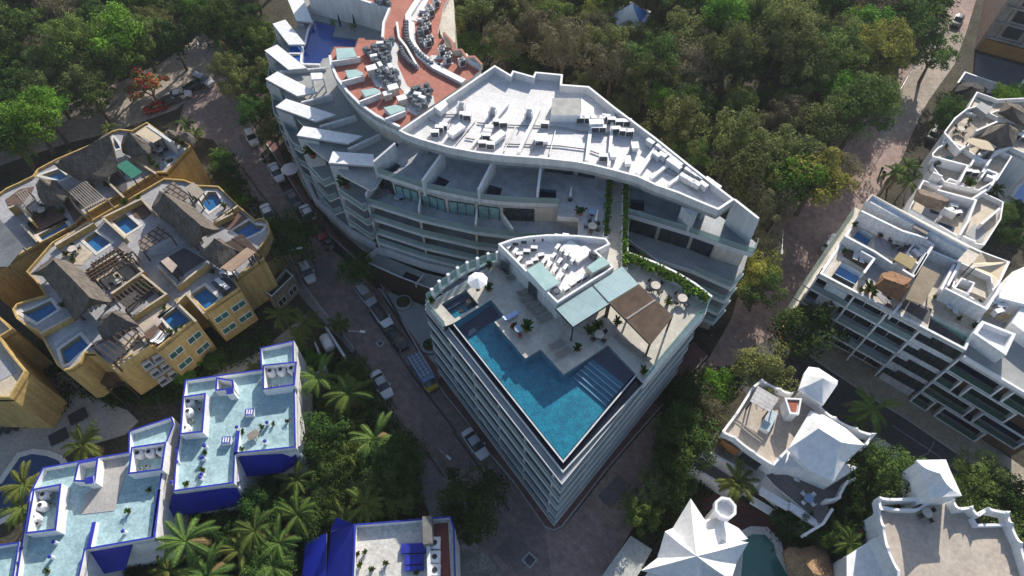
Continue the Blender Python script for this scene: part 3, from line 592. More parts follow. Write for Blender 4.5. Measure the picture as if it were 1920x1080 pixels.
# north wing wall behind the court and the beige east facade with its windows
nw=[xy(p) for p in G('A',RR,'380,-90 620,-30 780,5 1005,78')]
m=M(); m.wall(nw,.4,tz,RR+.3,WH,top=WH2); m.build('court_wall',fb)
q=[xy(p) for p in G('A',RR,'390,-90 640,-32 780,0 800,-140 400,-200')]; m=M(); m.prism(q,tz,RR,ROOFW,side=WH); m.build('north_wing',fb)
ef=[xy(P(835+i*0,-60+i*0,RR)) for i in(0,)]
e0=xy(P(850,-60,RR)); e1=xy(P(846,20,RR)); e2=xy(P(853,88,RR-4))
ea=[xy(p) for p in G('g',RR-1,'1190,-100 1210,60 1230,640')]
m=M(); m.prism([ea[0],ea[1],ea[2],*[xy(p) for p in G('g',RR-1,'1060,600 1000,500 1000,100 1040,-100')]],0,RR-1,CREAM); m.build('east_wing',fb)
def facade_windows(par,a,b,z0,dz,nf,nb,ww,wh,glass=GLS,frame=WH,name='window',out=.05,skip=()):
    """windows on wall a->b (outside is to the right of a->b)"""
    a=xy(a);b=xy(b); d=(b-a).normalized(); n=Vector((d.y,-d.x)); L_=(b-a).length
    for f in range(nf):
        for k in range(nb):
            if (f,k) in skip: continue
            c=a.lerp(b,(k+.5)/nb); z=z0+f*dz; p=c-d*ww/2; q=c+d*ww/2; m=M()
            m.wall([p+n*out*.5,q+n*out*.5],out,z,z+wh,glass)
            for r,s_ in((p,p),(q,q),(c,c)): m.box(r+n*out,.07,.1,z-.05,z+wh+.05,frame,math.atan2(d.y,d.x))
            for zz in(z-.05,z+wh): m.wall([p+n*out,q+n*out],.1,zz-.03,zz+.06,frame)
            m.build(name,par)
for z in(5,8.5,12,15.5,18.6): pass
facade_windows(fb,ea[1],ea[2],3,3.2,6,3,2.2,1.6)
# curving plinth wall along the street
pw=[xy(p) for p in G('F',5.7,'215,240 300,420 430,700 560,825 700,940 912,1062')]
m=M(); m.wall(pw,.6,4.6,5.75,WH,al=1); m.wall(offs(pw,1.2,False),.2,0,4.6,GREYW,al=1); m.prism(pw+[xy(P(700,440,5)),xy(P(660,300,5)),xy(P(560,240,5))],5.2,5.4,PLAZ); m.build('plinth',fb)
m=M(); m.wall([xy(p) for p in G('F',1,'240,300 310,480 405,665')],.3,0,1.2,WH); m.build('garden_wall',fb)
# ================================================================= ROOFTOP MACHINES
def k_ac():      # side-blowing condenser, fan faces +x
    t=thing('air_conditioner','white box condenser with a dark round fan','air conditioner')
    m=M(); m.box((0,0),.5,.94,.15,.88,GRILL); m.box((0,0),.54,1.0,.88,.95,WH2); m.box((0,0),.54,1.0,.1,.17,ACW)
    for i_ in(-1,1):
        for j_ in(-1,1): m.box((i_*.24,j_*.47),.06,.06,.15,.9,WH2)
    m.box((-.02,0),.5,.96,.15,.88,ACW); m.box((0,-.35),.4,.08,0,.12,DARKM); m.box((0,.35),.4,.08,0,.12,DARKM); m.build('casing',t)
    f=M(); 
    vs=[(.225,.08+.33*math.cos(a*math.pi/6),.53+.33*math.sin(a*math.pi/6)) for a in range(12)]; f.add(vs,[tuple(range(12))],GRILL); f.build('fan_grille',t)
    return t
def k_vrf():     # top-blowing unit
    t=thing('air_conditioner','tall top-blowing condenser','air conditioner')
    m=M(); m.box((0,0),.95,.8,.1,1.35,ACW); m.box((0,.402),.8,.01,.25,1.2,GRILL); m.box((0,-.402),.8,.01,.25,1.2,GRILL); m.box((0,0),.9,.7,0,.1,DARKM); m.build('casing',t)
    f=M(); f.cyl((0,0),.36,1.35,1.42,DARKM,12); f.cyl((0,0),.3,1.42,1.43,GRILL,12); f.cyl((0,0),.08,1.43,1.46,ACW,8); f.build('fan',t)
    return t
def k_round():   # round-topped dark fan unit
    t=thing('air_conditioner','squat dark condenser','air conditioner')
    m=M(); m.box((0,0),.72,.72,.08,.75,mat('grey_blue_casing',(.25,.29,.33),(.16,.19,.22),sc=3,rnd=.3)); m.build('casing',t)
    f=M(); f.cyl((0,0),.33,.75,.83,DARKM,12); f.cyl((0,0),.24,.83,.84,mat('fan_blue',(.12,.15,.19)),10); f.build('fan',t)
    return t
AC=Kind(k_ac); VRF=Kind(k_vrf); RND=Kind(k_round)
def hold(k): k.put((0,0,-50)) if False else None
# pool house roof
z=H_-1.1
GP='condensers on the pool house roof'
LB='white condenser on the pool house roof'
for s,rot in(('700,190',.5),('745,225',.5),('775,285',.5),('850,315',.2),('890,290',.2),('935,255',.2),('775,245',1.6),('830,225',1.5),('885,200',1.5),('745,155',1.6),('808,143',1.55),('870,130',1.5),('935,125',1.5),('995,118',1.45),('1060,113',1.4),('1120,108',1.4),('960,300',.65),('1000,325',.65),('1040,365',.65),('1085,410',.65),('1030,260',.65),('1075,300',.65),('1118,345',.65),('1060,195',.4),('1095,215',.65),('1130,245',.65),('1175,290',.65),('1210,440',2.2),('1255,418',2.2),('1170,470',2.2),('1125,505',2.2)):
    AC.put(G('L',z,s)[0],(rot-3.14 if 1.3<rot<1.7 else (-1.3 if rot<.3 else (-.95 if rot>2 else -.6))),LB,GP,scale=.78)
for s,l in(('1050,540','lone round topped condenser at the front corner of the pool house roof'),('1335,250','round topped condenser beside the small glass lantern of the pool house')):
    RND.put(G('L',z,s)[0],.6,l,scale=1.3)
# white roof
z=22.35; GP='condensers on the white roof'; LB='white condenser on the white roof'
for s in('340,590','370,575','305,625','545,500','520,490','690,650','700,620','710,590','770,545','1390,520 ','1430,520','1400,500','1500,520','1540,520','1580,510','1620,530','1680,545','1740,545','1500,590','1550,590','1655,600','1710,615','1755,620','1560,805','720,715','1085,690','660,705','815,555','1125,560'):
    AC.put(G('I',z,s)[0],-1.6+R_.uniform(-.1,.1),LB,GP,scale=1.1)
for s in('550,300','620,340','650,365','690,395','725,430','760,460','595,395','640,400','700,450','750,485','835,515','875,540','915,560','850,590','890,610','945,620','985,590','1040,630','800,560'):
    AC.put(G('J',z,s)[0],.75+R_.uniform(-.1,.1),LB,GP,scale=1.1)
# ducts, plinths and pipes on the white roof
dl='long white duct lying across the white roof, '
for n,(k,a,b,w_,h,l) in enumerate((('I','850,380','560,720',.35,.45,'the one reaching furthest back at the left'),('I','1085,420','930,745',.4,.5,'second from the left'),('I','1470,560','1440,810',.45,.5,'in front of the grey skylight box'),('I','1640,420','1605,850',.4,.5,'ending beside the row of twin condensers'),('J','605,310','455,510',.55,.6,'fattest one near the right end'),('J','700,430','560,540',.4,.5,'near the roof tip between condensers'),('J','790,520','690,590',.4,.5,'shortest one nearest the roof tip'),('I','1910,790','1820,915',.45,.5,'beside the right condensers'))):
    p,q=G(k,z+.4,a+' '+b); m=M(); m.bar((p[0],p[1],z+.35),(q[0],q[1],z+.35),w_,h,WH2); m.bar((p[0],p[1],z+.05),(q[0],q[1],z+.05),w_*.5,.1,GREYM); o=m.build('roof_duct'); tag(o,dl+l,'duct','ducts across the white roof')
pm=M()
for k,s in(('I','250,495 470,600'),('I','240,640 470,460'),('I','330,460 470,460'),('I','620,520 780,535 1090,545 1220,550 1450,590'),('I','530,635 640,655 700,690'),('I','830,680 1010,685 1240,695 1440,720 1600,780'),('I','1110,640 1020,740'),('I','1210,560 1160,760'),('I','910,545 820,735'),('I','605,505 460,680'),('I','560,560 430,660'),('I','1380,580 1800,600'),('J','0,180 420,215'),('J','290,60 250,400'),('J','420,180 400,470'),('J','620,460 780,530'),('J','840,600 980,700'),('I','400,640 560,570')):
    g2=[(p[0],p[1],z+.18) for p in G(k,z+.18,s)]; q=M(); q.tube(g2,.09,GREYM,5); q.build('conduit',cb)
for n,(s,sx,sy,h,l) in enumerate((('460,560',1.3,2.8,1.1,'large white plant box at the left of the white roof'),('775,610',1.2,2.6,1.0,'white plant box between the left pair of ducts'),('1100,625',2.0,1.8,1.0,'square white plant box in the middle of the white roof'),('1515,500',2.2,1.0,1.5,'tall cream plant box among the twin condensers'),('1640,740',.9,1.5,1.0,'slim white vent box near the front parapet, left of two'),('1750,790',.9,1.6,1.0,'slim white vent box near the front parapet, right of two'),('1805,680',1.0,1.3,1.0,'white vent box by the right edge of the machine row'))):
    c=G('I',z+h,s)[0]; m=M(); sx*=.78; sy*=.78; h*=.8; m.box(c,sx,sy,z+.15,z+h,WH2,-.75 if n<2 else .05); m.box(c,sx+.15,sy+.15,z+h,z+h+.06,WH2,-.75 if n<2 else .05); m.box(c,sx*.8,sy*.8,z,z+.15,GREYM,-.75 if n<2 else .05); tag(m.build('plant_box'),l,'plant box')
q=[xy(p) for p in G('I',z+1.3,'1183,335 1400,338 1395,465 1170,465')]; m=M(); m.prism(q,z,z+1.3,mat('gravel_grey_lid',(.42,.42,.4),(.3,.3,.29),sc=4),side=WH2); m.build('roof_lid_box',cb)
q=[xy(p) for p in G('I',z+1.0,'1400,338 1495,405 1495,470 1400,465')]; m=M(); m.prism(q,z,z+1.0,WH2); m.build('roof_step',cb)
for j,s in enumerate(('500,395','735,430','1005,445')):
    p=G('I',z+.8,s)[0]; m=M(); m.box(p,.95,.12,z,z+1.5,WH2,-.3); m.box((p[0]-.4,p[1]-.45),.12,.9,z,z+1.5,WH2,-.3); m.box((p[0]+.45,p[1]-.35),.12,.7,z,z+1.3,WH2,-.3); tag(m.build('roof_vent'),('leftmost','middle','rightmost')[j]+' of three small white winged vents on the empty part of the white roof','vent','winged vents on the white roof')
m=M(); q=[xy(p) for p in G('I',RZ,'295,405 375,350 400,385 345,440')]; m.prism(q,RZ-.8,RZ+.1,WH2); m.build('wall_box',cb)
# the crowd of dark fan units on the red roof
GP='condensers crowding the red roof'; zz=RR+.02
def scatter(k,poly,step,fn,jit=.15,z=zz):
    q=[xy(p) for p in G(k,z,poly)]; x0=min(p.x for p in q);x1=max(p.x for p in q);y0=min(p.y for p in q);y1=max(p.y for p in q); n=0
    ang=.6; y=y0-20
    import itertools
    pts=[]
    cx=(x0+x1)/2; cy=(y0+y1)/2; r=max(x1-x0,y1-y0)
    i=-r
    while i<r:
        j=-r
        while j<r:
            X=cx+i*math.cos(ang)-j*math.sin(ang)+R_.uniform(-jit,jit); Y=cy+i*math.sin(ang)+j*math.cos(ang)+R_.uniform(-jit,jit)
            if inside((X,Y),q): pts.append((X,Y))
            j+=step[1]
        i+=step[0]
    for p in pts: fn(p)
def inside(p,q):
    c=False;n=len(q)
    for i in range(n):
        a=q[i];b=q[i-1]
        if (a[1]>p[1])!=(b[1]>p[1]) and p[0]<(b[0]-a[0])*(p[1]-a[1])/(b[1]-a[1])+a[0]: c=not c
    return c
def rr(p):
    if R_.random()<.86: RND.put((p[0],p[1],zz+.1),R_.uniform(0,1.5),'dark condenser among the crowd on the red roof',GP,scale=R_.uniform(.85,1.15))
    elif R_.random()<.6: AC.put((p[0],p[1],zz+.1),R_.uniform(0,3),'white condenser among the crowd on the red roof','white condensers crowding the red roof')
for s in('790,390 860,370 960,350 1010,310 1050,330 1020,400 1000,470 1050,520 1090,640 1040,680 930,650 840,540 880,490 800,450','1190,660 1270,640 1330,720 1330,780 1200,870 1110,770','860,0 960,-30 1040,30 1020,70 960,60'):
    scatter('A',s,(1.02,1.08),rr)
def row(k,s,n,fn):
    q=G(k,zz,s); L_=[(Vector(q[i+1])-Vector(q[i])).length for i in range(len(q)-1)]; T=sum(L_)
    for j in range(n):
        d=T*(j+.5)/n; i=0
        while d>L_[i]: d-=L_[i]; i+=1
        fn(lerp(q[i],q[i+1],d/L_[i]))
rf=lambda p: RND.put((p[0],p[1],zz),.3,'dark condenser in the curving line beside the white roof kerb','condensers in a curving line on the red roof',scale=.8)
row('g','505,350 505,480 520,620 590,740 690,840 800,940 900,1000',17,rf)
row('h','1215,250 1260,370 1350,480 1460,560',10,lambda p: RND.put((p[0],p[1],zz),.5,'dark condenser in the short curving line inside the red roof','condensers in a short curving line',scale=.7))
row('g','690,440 700,560 720,680 750,710',5,rf)
for s in('840,190','875,240','800,330','780,380','950,110','830,460','790,520','860,650','830,700','1050,800','1030,840','1140,900','1120,950','1330,990'):
    p=G('g',zz,s)[0]; VRF.put(p,.5,'grey rooftop condenser near the beige east parapet','condensers along the east parapet',scale=.9)
for s,sc,l in(('1100,860',1.0,'cream water heater box beside the condenser crowd on the red roof'),('780,570',1.0,'pale roof hatch box at the edge of the condenser crowd'),('1230,1010',.9,'white box against the second condenser crowd of the red roof'),('1010,930',.8,'boxy white tank left of the cream box on the red roof')):
    p=G('h',zz+.8,s)[0]; m=M(); m.box(p,1.3*sc,1.0*sc,zz,zz+1.2*sc,CREAM,.4); m.box(p,1.4*sc,1.1*sc,zz+1.2*sc,zz+1.27*sc,WH2,.4); tag(m.build('plant_box'),l,'plant box')
# ================================================================= YELLOW VILLAS WITH THATCHED ROOFS
YW=mat('ochre_render',(.58,.405,.155),(.5,.345,.13),sc=.9,rough=.85,fine=.1)
GTI=mat('pale_grey_roof_tile',(.42,.42,.44),(.34,.34,.36),sc=1,rough=.6,brick=(.8,.8,.6),brickc=(.85,.85,.85))
CRT=mat('cream_terrace_tile',(.58,.5,.39),(.48,.41,.32),sc=1,rough=.6,brick=(.7,.7,.6),brickc=(.88,.86,.84))
THG=mat('grey_thatch',(.22,.19,.165),(.12,.105,.09),sc=4,rough=.95,bump=1.0,bs=11,wave=(2.6,.7,.42,9),fine=.45)
THB=mat('brown_thatch',(.36,.2,.11),(.24,.13,.07),sc=4,rough=.95,bump=1.0,bs=11,wave=(2.6,.7,.42,9),fine=.45)
SAIL=mat('canvas_cloth',(.6,.5,.36),(.52,.43,.31))
BEAM=mat('pale_pergola_beam',(.3,.26,.23),(.2,.17,.15),sc=3)
CORR=mat('corrugated_grey_roof',(.2,.22,.23),(.13,.14,.15),wave=(3.4,.6,.5,0),rough=.6)
STONE=mat('rubble_stone_wall',(.44,.39,.3),(.28,.24,.18),sc=4,brick=(.6,.35,0),brickc=(.55,.5,.45),mortar=.04,rough=.9)
RIM=mat('white_pool_rim',(.66,.64,.6),(.56,.54,.5))
def X(k,z,s): return [xy(p) for p in G(k,z,s)]
def block(par,pts,z0,z1,wall,top,ph=.9,pm=None,holes=(),pt=None,th=.2,name='house_block'):
    pts=ccw(pts)
    m=M(); m.prism(pts,z0,z1,top,side=wall,holes=holes); m.build(name,par)
    if ph: m=M(); m.wall(pts,th,z1-.4,z1+ph,pm or wall,closed=True,al=1,top=pt or pm or wall); m.v=[(v[0],v[1],v[2]) for v in m.v]; m.build('parapet',par)
def thatch(par,k,ze,es,zr,rs,m_,name='thatched_roof',th=.3):
    e=[xy(p) for p in G(k,ze,es)]; 
    if area(e)<0: e=e[::-1]
    r=G(k,zr,rs); n=len(e); m=M(); sub=6
    near=[min(range(len(r)),key=lambda j:(xy(r[j])-p).length) for p in e]
    # sag each slope a little and roughen it, as thatch does
    vs=[];idx={}
    def V(p):
        vs.append(p); return len(vs)-1
    fs=[]; rim=[]
    for i in range(n):
        a=e[i];b=e[(i+1)%n]; ra=r[near[i]]; rb=r[near[(i+1)%n]]; grid=[]
        for u in range(sub+1):
            row=[]
            for w_ in range(sub+1):
                t=w_/sub; s0=u/sub
                p=lerp((*a,ze),(*b,ze),s0); q=lerp(ra,rb,s0); v=lerp(p,q,t); sag=-.35*math.sin(t*math.pi)*(zr-ze)/3
                row.append(V((v[0]+R_.uniform(-.05,.05),v[1]+R_.uniform(-.05,.05),v[2]+sag+R_.uniform(-.04,.04)-(.0 if t else R_.uniform(0,.15)))))
            grid.append(row)
        for u in range(sub):
            for w_ in range(sub): fs.append((grid[u][w_],grid[u+1][w_],grid[u+1][w_+1],grid[u][w_+1]))
        k0=V((*a,ze-th));k1=V((*b,ze-th)); fs.append((k0,k1,grid[sub][0],grid[0][0]))
    m.add(vs,fs,m_); m.add([(*p,ze-th) for p in e],[tuple(range(n))[::-1]],m_)
    for i in range(0,n,2): m.add([],[],m_)
    return m.build(name,par,smooth=True)
def posts(par,pts,z0,z1,m_,w_=.2):
    for p in pts: m=M(); m.box(p,w_,w_,z0,z1,m_); m.build('post',par)
def beams(par,k,z,s,n,m_,wd=.14,h=.18,name='pergola_beams',z0=None,over=.06,pm=None):
    """corners a b c d: beams run a->b side to d->c side"""
    a,b,c,d=G(k,z,s); m=M()
    for i in range(n):
        t=(i+.5)/n; p=lerp(a,b,t); q=lerp(d,c,t); p,q=lerp(p,q,-over),lerp(p,q,1+over); m.bar(p,q,wd,h,m_)
    for t in(.02,.98):
        p=lerp(a,d,t);q=lerp(b,c,t); m.bar((p[0],p[1],z-.16),(q[0],q[1],z-.16),wd*1.2,h,m_)
    if z0 is not None:
        for p in(a,b,c,d): m.box(p,.16,.16,z0,z-.1,m_)
    return m.build(name,par)
Y1=thing('villa_row','ochre villa row at the upper left under the largest grey thatched roof','villa',P(180,380,0))
Y2=thing('villa_block','large ochre villa block with six small blue pools and spiky thatched roofs','villa',P(280,520,0))
Y3=thing('villa','ochre villa cut off by the left edge of the picture','villa',P(10,640,0))
yz=10.0
def hpools(par,lst,z,tile=TILEM,rim=RIM,depth=.55,rw=.4):
    for k,s in lst: pool(par,X(k,z,s),z,tile,depth=depth,below=.1,rim=rim,rw=rw)
n1='C -160,770 -80,700 0,665 60,622 150,582 255,530 290,480 430,405 560,350 700,290 780,232 850,195 905,180 1000,190 1110,128 1272,243 1330,230 1442,302 1255,505 1170,505 940,655 880,680 640,825 560,900 220,1085 -160,1300'
P1L=[('C','285,965 480,855 522,903 322,1012'),('C','308,515 440,468 512,528 450,553'),('C','850,230 880,270 905,310 870,320 850,290'),('C','1240,402 1290,382 1310,402 1262,432')]
P2L=[('C','840,860 940,802 1045,895 945,957'),('C','628,1000 715,937 832,1022 728,1092'),('C','1502,718 1560,640 1620,640 1665,722 1570,788'),('E','742,132 870,52 920,90 985,95 960,130 900,160 830,190'),('D','160,545 230,525 380,455 430,522 280,618'),('D','450,822 600,715 665,790 570,870 520,920 480,935'),('D','1210,580 1322,503 1430,605 1310,687'),('D','1436,410 1535,345 1642,440 1540,525')]
block(Y1,X('C',yz,n1[2:]),0,yz,YW,GTI,th=.2,ph=.4,holes=[offs(ccw(X(k,yz,s)),.05) for k,s in P1L]); hpools(Y1,P1L,yz)
n2='o 310,337 348,340 372,350 398,351 412,352 447,386 480,415 492,411 503,418 508,437 500,452 483,478 497,487 441,525 451,543 386,586 354,556 333,566 367,600 297,657 281,648 212,691 178,664 162,664 152,683 136,694 122,697 110,687 92,655 77,625 50,612 34,600 26,583 34,572 55,565 87,556 70,530 52,512 100,457 180,412'
block(Y2,X('o',yz,n2[2:]),2.3,yz,YW,GTI,th=.2,ph=.4,holes=[offs(ccw(X(k,yz,s)),.05) for k,s in P2L]); hpools(Y2,P2L,yz)
m=M(); m.prism(offs(ccw(X('o',yz,n2[2:])),2.2),0,2.3,GREYW); m.build('undercroft_wall',Y2)
# terraces as thin floor sheets
for par,k,s,mt in ((Y1,'C','200,880 280,770 380,700 420,760 520,850 270,960','d'),(Y1,'C','470,700 540,680 660,850 570,890','d'),(Y1,'C','40,700 150,620 260,600 240,640 160,740 60,745','d'),(Y1,'C','530,640 680,560 800,690 650,780','c'),(Y1,'C','1000,390 1140,300 1240,400 1130,490','c'),(Y1,'C','1180,290 1320,240 1430,300 1330,380 1250,350','g'),(Y1,'C','790,540 880,470 950,560 960,640 900,640','k'),
 (Y2,'C','980,760 1060,700 1150,790 1080,850 1010,830','d'),(Y2,'C','1600,850 1760,740 1790,760 1640,880','d'),(Y2,'C','1640,880 1800,790 1860,840 1720,930','d'),(Y2,'C','1040,1000 1220,1010 1330,960 1400,1010 1250,1100 1110,1130','g'),(Y2,'D','460,120 620,40 700,100 620,190 500,180','c'),(Y2,'D','680,270 870,160 1040,250 820,370','c'),(Y2,'D','870,440 1060,320 1160,400 990,540','k'),(Y2,'D','1190,170 1380,60 1540,150 1330,290','k'),(Y2,'D','1080,700 1210,600 1290,710 1190,820 ','d'),(Y2,'D','1580,320 1700,270 1790,360 1690,440','k'),(Y2,'D','1020,620 1160,520 1220,490 1310,500 1200,590 1080,690','c'),(Y2,'D','350,690 560,560 650,650 520,720 420,800','g'),(Y2,'D','800,840 1030,700 1110,780 890,910','c')):
    mm={'d':DECKW,'c':CRT,'g':MARB,'k':mat('charcoal_floor_tile',(.12,.11,.12),(.09,.085,.09),brick=(.6,.6,.6))}[mt]
    q=X(k,yz,s); m=M(); m.prism(q,yz-.01,yz+.05,mm); m.build('terrace_floor',par)
# ochre terrace walls
for par,k,h,s in ((Y1,'C',1.0,'780,535 930,680'),(Y1,'C',.9,'640,820 560,740 470,600'),(Y1,'C',1.6,'60,760 130,730 240,860'),(Y1,'C',.9,'160,880 280,1010'),(Y1,'C',1.0,'700,870 410,1040'),(Y1,'C',.8,'1170,500 980,380'),
 (Y2,'C',1.0,'770,830 1060,690 1150,790'),(Y2,'C',1.0,'770,830 940,985'),(Y2,'C',1.0,'1780,742 1600,870'),(Y2,'C',.8,'410,1030 640,880 700,870'),(Y2,'D',1.2,'620,250 860,110'),(Y2,'D',1.2,'900,80 1070,235 840,400'),(Y2,'D',1.1,'830,400 1060,255 1245,405 985,575'),(Y2,'D',1.2,'1180,190 1330,345 1555,170'),(Y2,'D',1.3,'1325,470 1395,400 1530,550'),(Y2,'D',1.0,'1325,470 1470,610'),(Y2,'D',1.0,'300,700 560,560'),(Y2,'D',1.0,'850,965 1110,790 1020,680'),(Y2,'E',1.0,'590,75 745,0'),(Y2,'D',1.0,'1000,850 1120,780')):
    m=M(); m.wall(X(k,yz+h,s),.28,yz-.1,yz+h,YW,top=CRT); m.build('terrace_wall',par)
TH=[(Y2,'D',12,'225,250 380,130 500,150 640,235 845,462 690,480 555,600 430,400 310,262',15.2,'400,150 672,432'),(Y2,'D',12,'735,600 790,550 880,522 960,560 1035,640 940,690 850,762 770,740 725,660',14.5,'840,545'),
(Y2,'o',12,'283,388 299,357 322,362 360,385 412,430 378,442 373,458 356,462 327,425 300,408',15.4,'306,362 378,424'),(Y2,'E',12,'495,300 590,210 640,180 700,225 800,287 640,405 560,350',14.6,'606,188'),
(Y1,'C',12,'905,290 925,215 1010,195 1100,260 1145,302 1110,352 990,372 920,340',14.6,'962,190'),(Y1,'C',12,'395,420 560,340 700,270 800,190 852,300 885,470 780,532 640,570 520,505 430,455',15.6,'450,400 815,212'),(Y1,'C',12,'265,590 300,532 420,550 470,610 520,650 470,705 350,742 290,680',14.6,'295,540'),(Y1,'C',11.6,'1225,200 1260,170 1320,185 1330,230 1270,240',13,'1260,180'),(Y1,'C',11.6,'1320,215 1350,180 1420,190 1470,240 1440,290 1340,230',13.2,'1390,195')]
for par,k,ze,es,zr,rs_ in TH:
    t=thatch(par,k,ze,es,zr,rs_,THG); q=offs(ccw(X(k,ze,es)),.7); 
    for p in q[::2]: m=M(); m.box(p,.2,.2,yz,ze-.1,WOODD); m.build('post',t)
# pergolas, cloth and board canopies
for par,k,dz,s,n,mt in ((Y1,'C',2.4,'520,650 650,560 800,690 640,770',9,BEAM),(Y2,'D',2.4,'650,215 700,290 990,130 870,70',4,WOODD),(Y2,'D',2.3,'680,180 870,60 960,170 740,300',7,WOODD),(Y2,'D',2.3,'840,440 1070,290 1150,350 940,520',8,WOODD),(Y2,'D',2.3,'680,790 1000,650 1080,720 850,920',7,WOODD),(Y2,'E',2.2,'740,200 820,160 930,270 880,300',7,WOODD),(Y2,'D',2.2,'1690,30 1760,0 1900,90 1860,130',6,WOODD),(Y2,'C',2.3,'890,1060 930,1020 990,1080 950,1110',6,BEAM),(Y1,'C',2.2,'120,660 200,620 260,700 190,750',5,BEAM)):
    beams(par,k,yz+dz,s,n,mt,z0=yz)
dp=thing('pergola','dark beam pergola over the entrance yard on the street side of the ochre villas','pergola',P(500,475,5)); beams(dp,'E',8,'930,270 1000,200 1110,290 990,365',9,WOODD,z0=0)
dp=thing('pergola','dark beam pergola below the curved pool corner of the ochre villas','pergola',P(190,710,2)); beams(dp,'D',5,'610,960 740,860 930,1070 800,1110',10,WOODD,z0=0)
def panel(par,k,z,s,mt,th=.1,z0=None,name='canopy_roof'):
    q=X(k,z,s); m=M(); m.prism(q,z-th,z,mt); o=m.build(name,par)
    if z0 is not None:
        for p in offs(ccw(q),.2): m=M(); m.box(p,.14,.14,z0,z-th,WOODD); m.build('post',o)
    return o
CHK=mat('chequered_thatch',(.26,.21,.18),(.2,.16,.14),brick=(1.1,.7,.6),brickc=(.15,.14,.13),mortar=.12,sc=3)
for par,k,dz,s,mt in ((Y2,'C',2.4,'1030,1010 1200,880 1290,960 1060,1090',CHK),(Y1,'C',2.5,'1010,200 1100,140 1220,230 1150,270',SAIL),(Y2,'C',2.5,'1215,620 1300,560 1430,670 1370,705',CHK),(Y2,'C',2.5,'1380,610 1450,565 1535,640 1480,690',mat('light_board_roof',(.42,.36,.3),(.34,.29,.24),wave=(3,.7,.3))),(Y2,'E',2.6,'655,405 850,255 920,290 735,440',mat('tan_board_roof',(.45,.31,.22),(.36,.25,.18),wave=(3,.7,.3))),(Y2,'E',2.4,'205,360 260,325 330,390 290,445',mat('pink_cloth',(.5,.4,.33),(.42,.33,.28))),(Y1,'C',2.2,'865,440 950,400 1070,490 990,540',mat('green_striped_awning',(.05,.28,.2),(.03,.2,.14),wave=(4,2.3,.7,0))),(Y1,'C',3.0,'-300,700 0,845 180,1050 60,1200 -300,1200',CORR),(Y2,'D',2.6,'1130,600 1165,565 1215,610 1180,650',mat('pink_cloth',(.5,.4,.33)))):
    panel(par,k,yz+dz,s,mt,z0=yz)
m=M(); m.wall(X('C',13,'1100,125 1275,245'),.4,yz,yz+2.6,WH); m.build('terrace_wall',Y1)
# windows on the sunny facades
YG=mat('green_pane_glass',(.05,.16,.13),(.03,.1,.09),rough=.1,spec=.8,fine=0)
a,b=P(386,586,yz),P(451,543,yz)
facade_windows(Y2,a,b,6.9,0,1,2,1.9,1.1,YG,WH2); facade_windows(Y2,a,b,4.0,0,1,2,1.9,1.1,YG,WH2)
a,b=P(297,657,yz),P(367,600,yz)
facade_windows(Y2,a,b,6.9,0,1,2,1.9,1.1,YG,WH2); facade_windows(Y2,a,b,4.0,0,1,2,1.9,1.1,YG,WH2); 
a,b=P(212,691,yz),P(281,648,yz)
for f in(0,1,2):
    z=7.2-2.3*f; c=xy(a).lerp(xy(b),.8); n=Vector((b[1]-a[1],a[0]-b[0])).normalized(); m=M(); r=math.atan2(b[1]-a[1],b[0]-a[0]); m.box(c+n*.45,2.6,.9,z-.1,z,WH,r); o=m.build('machine_ledge',Y2)
    for j in(-.7,.7): AC.put((*(c+n*.45+Vector((math.cos(r),math.sin(r)))*j),z),r-1.57,'white condenser on the ledges of the ochre facade','condensers on the ochre facade')
block(Y3,X('D',9,'-300,500 0,575 120,690 30,745 60,800 120,880 220,1000 100,1200 -300,1200'),0,9,YW,CRT,ph=.8); m=M(); m.prism(X('D',9,'0,870 60,900 130,990 0,1060'),9,9.05,GTI); m.build('terrace_floor',Y3)
q=X('D',11.6,'-200,60 0,40 150,60 60,150'); 
# stone street house
sh=thing('stone_house','low rubble stone gatehouse with a planted roof beside the street','house',P(540,540,0))
block(sh,X('E',3.6,'995,605 1150,430 1210,480 1045,640'),0,3.6,STONE,SOIL,ph=.5,pm=STONE,pt=WH)
a,b=G('E',3.6,'1045,640 1210,480'); a,b=G('E',3.6,'1000,612 1200,480')
facade_windows(sh,P(511,560,3.6),P(552,520,3.6),.9,0,1,2,1.4,1.3,GLS,WH)
# ================================================================= BLUE AND WHITE BUILDINGS
BL=mat('cobalt_paint',(.03,.045,.42),(.02,.03,.3),sc=1.5,rough=.5,fine=.1)
BT=mat('cobalt_roof_tile',(.015,.03,.42),(.01,.022,.33),sc=2,rough=.4,wave=(5,.1,.4,.2))
AQ=mat('aqua_roof_coating',(.43,.61,.65),(.35,.52,.57),sc=1.3,rough=.7,brick=(1.7,1.2,.15),brickc=(.74,.8,.8),mortar=.012,fine=.12)
bz=8.6
B1=thing('villa_block','blue and white building with pale aqua roof nearest the palms','villa block',P(460,800,0))
B2=thing('villa_block','blue and white building with aqua and grey roof at the lower left','villa block',P(200,940,0))
B3=thing('villa_block','corner of a blue and white building at the bottom left edge','villa block',P(0,1040,0))
block(B1,X('o',bz+.8,'347,712 489,692 487,652 551,638 555,839 441,851 439,906 324,922 327,877 336,812 342,745'),0,bz,WH2,AQ,ph=.8,pt=BL)
block(B2,X('o',bz+.8,'80,876 182,857 240,847 241,810 246,806 322,781 327,795 312,832 304,892 286,1009 160,1031 147,1090 135,1160 10,1160 30,1080 42,1002 55,925'),0,bz,WH2,AQ,ph=.8,pt=BL)
block(B3,X('o',bz+.8,'-60,1030 37,1015 25,1090 0,1160 -80,1160'),0,bz,WH2,AQ,ph=.8,pt=BL)
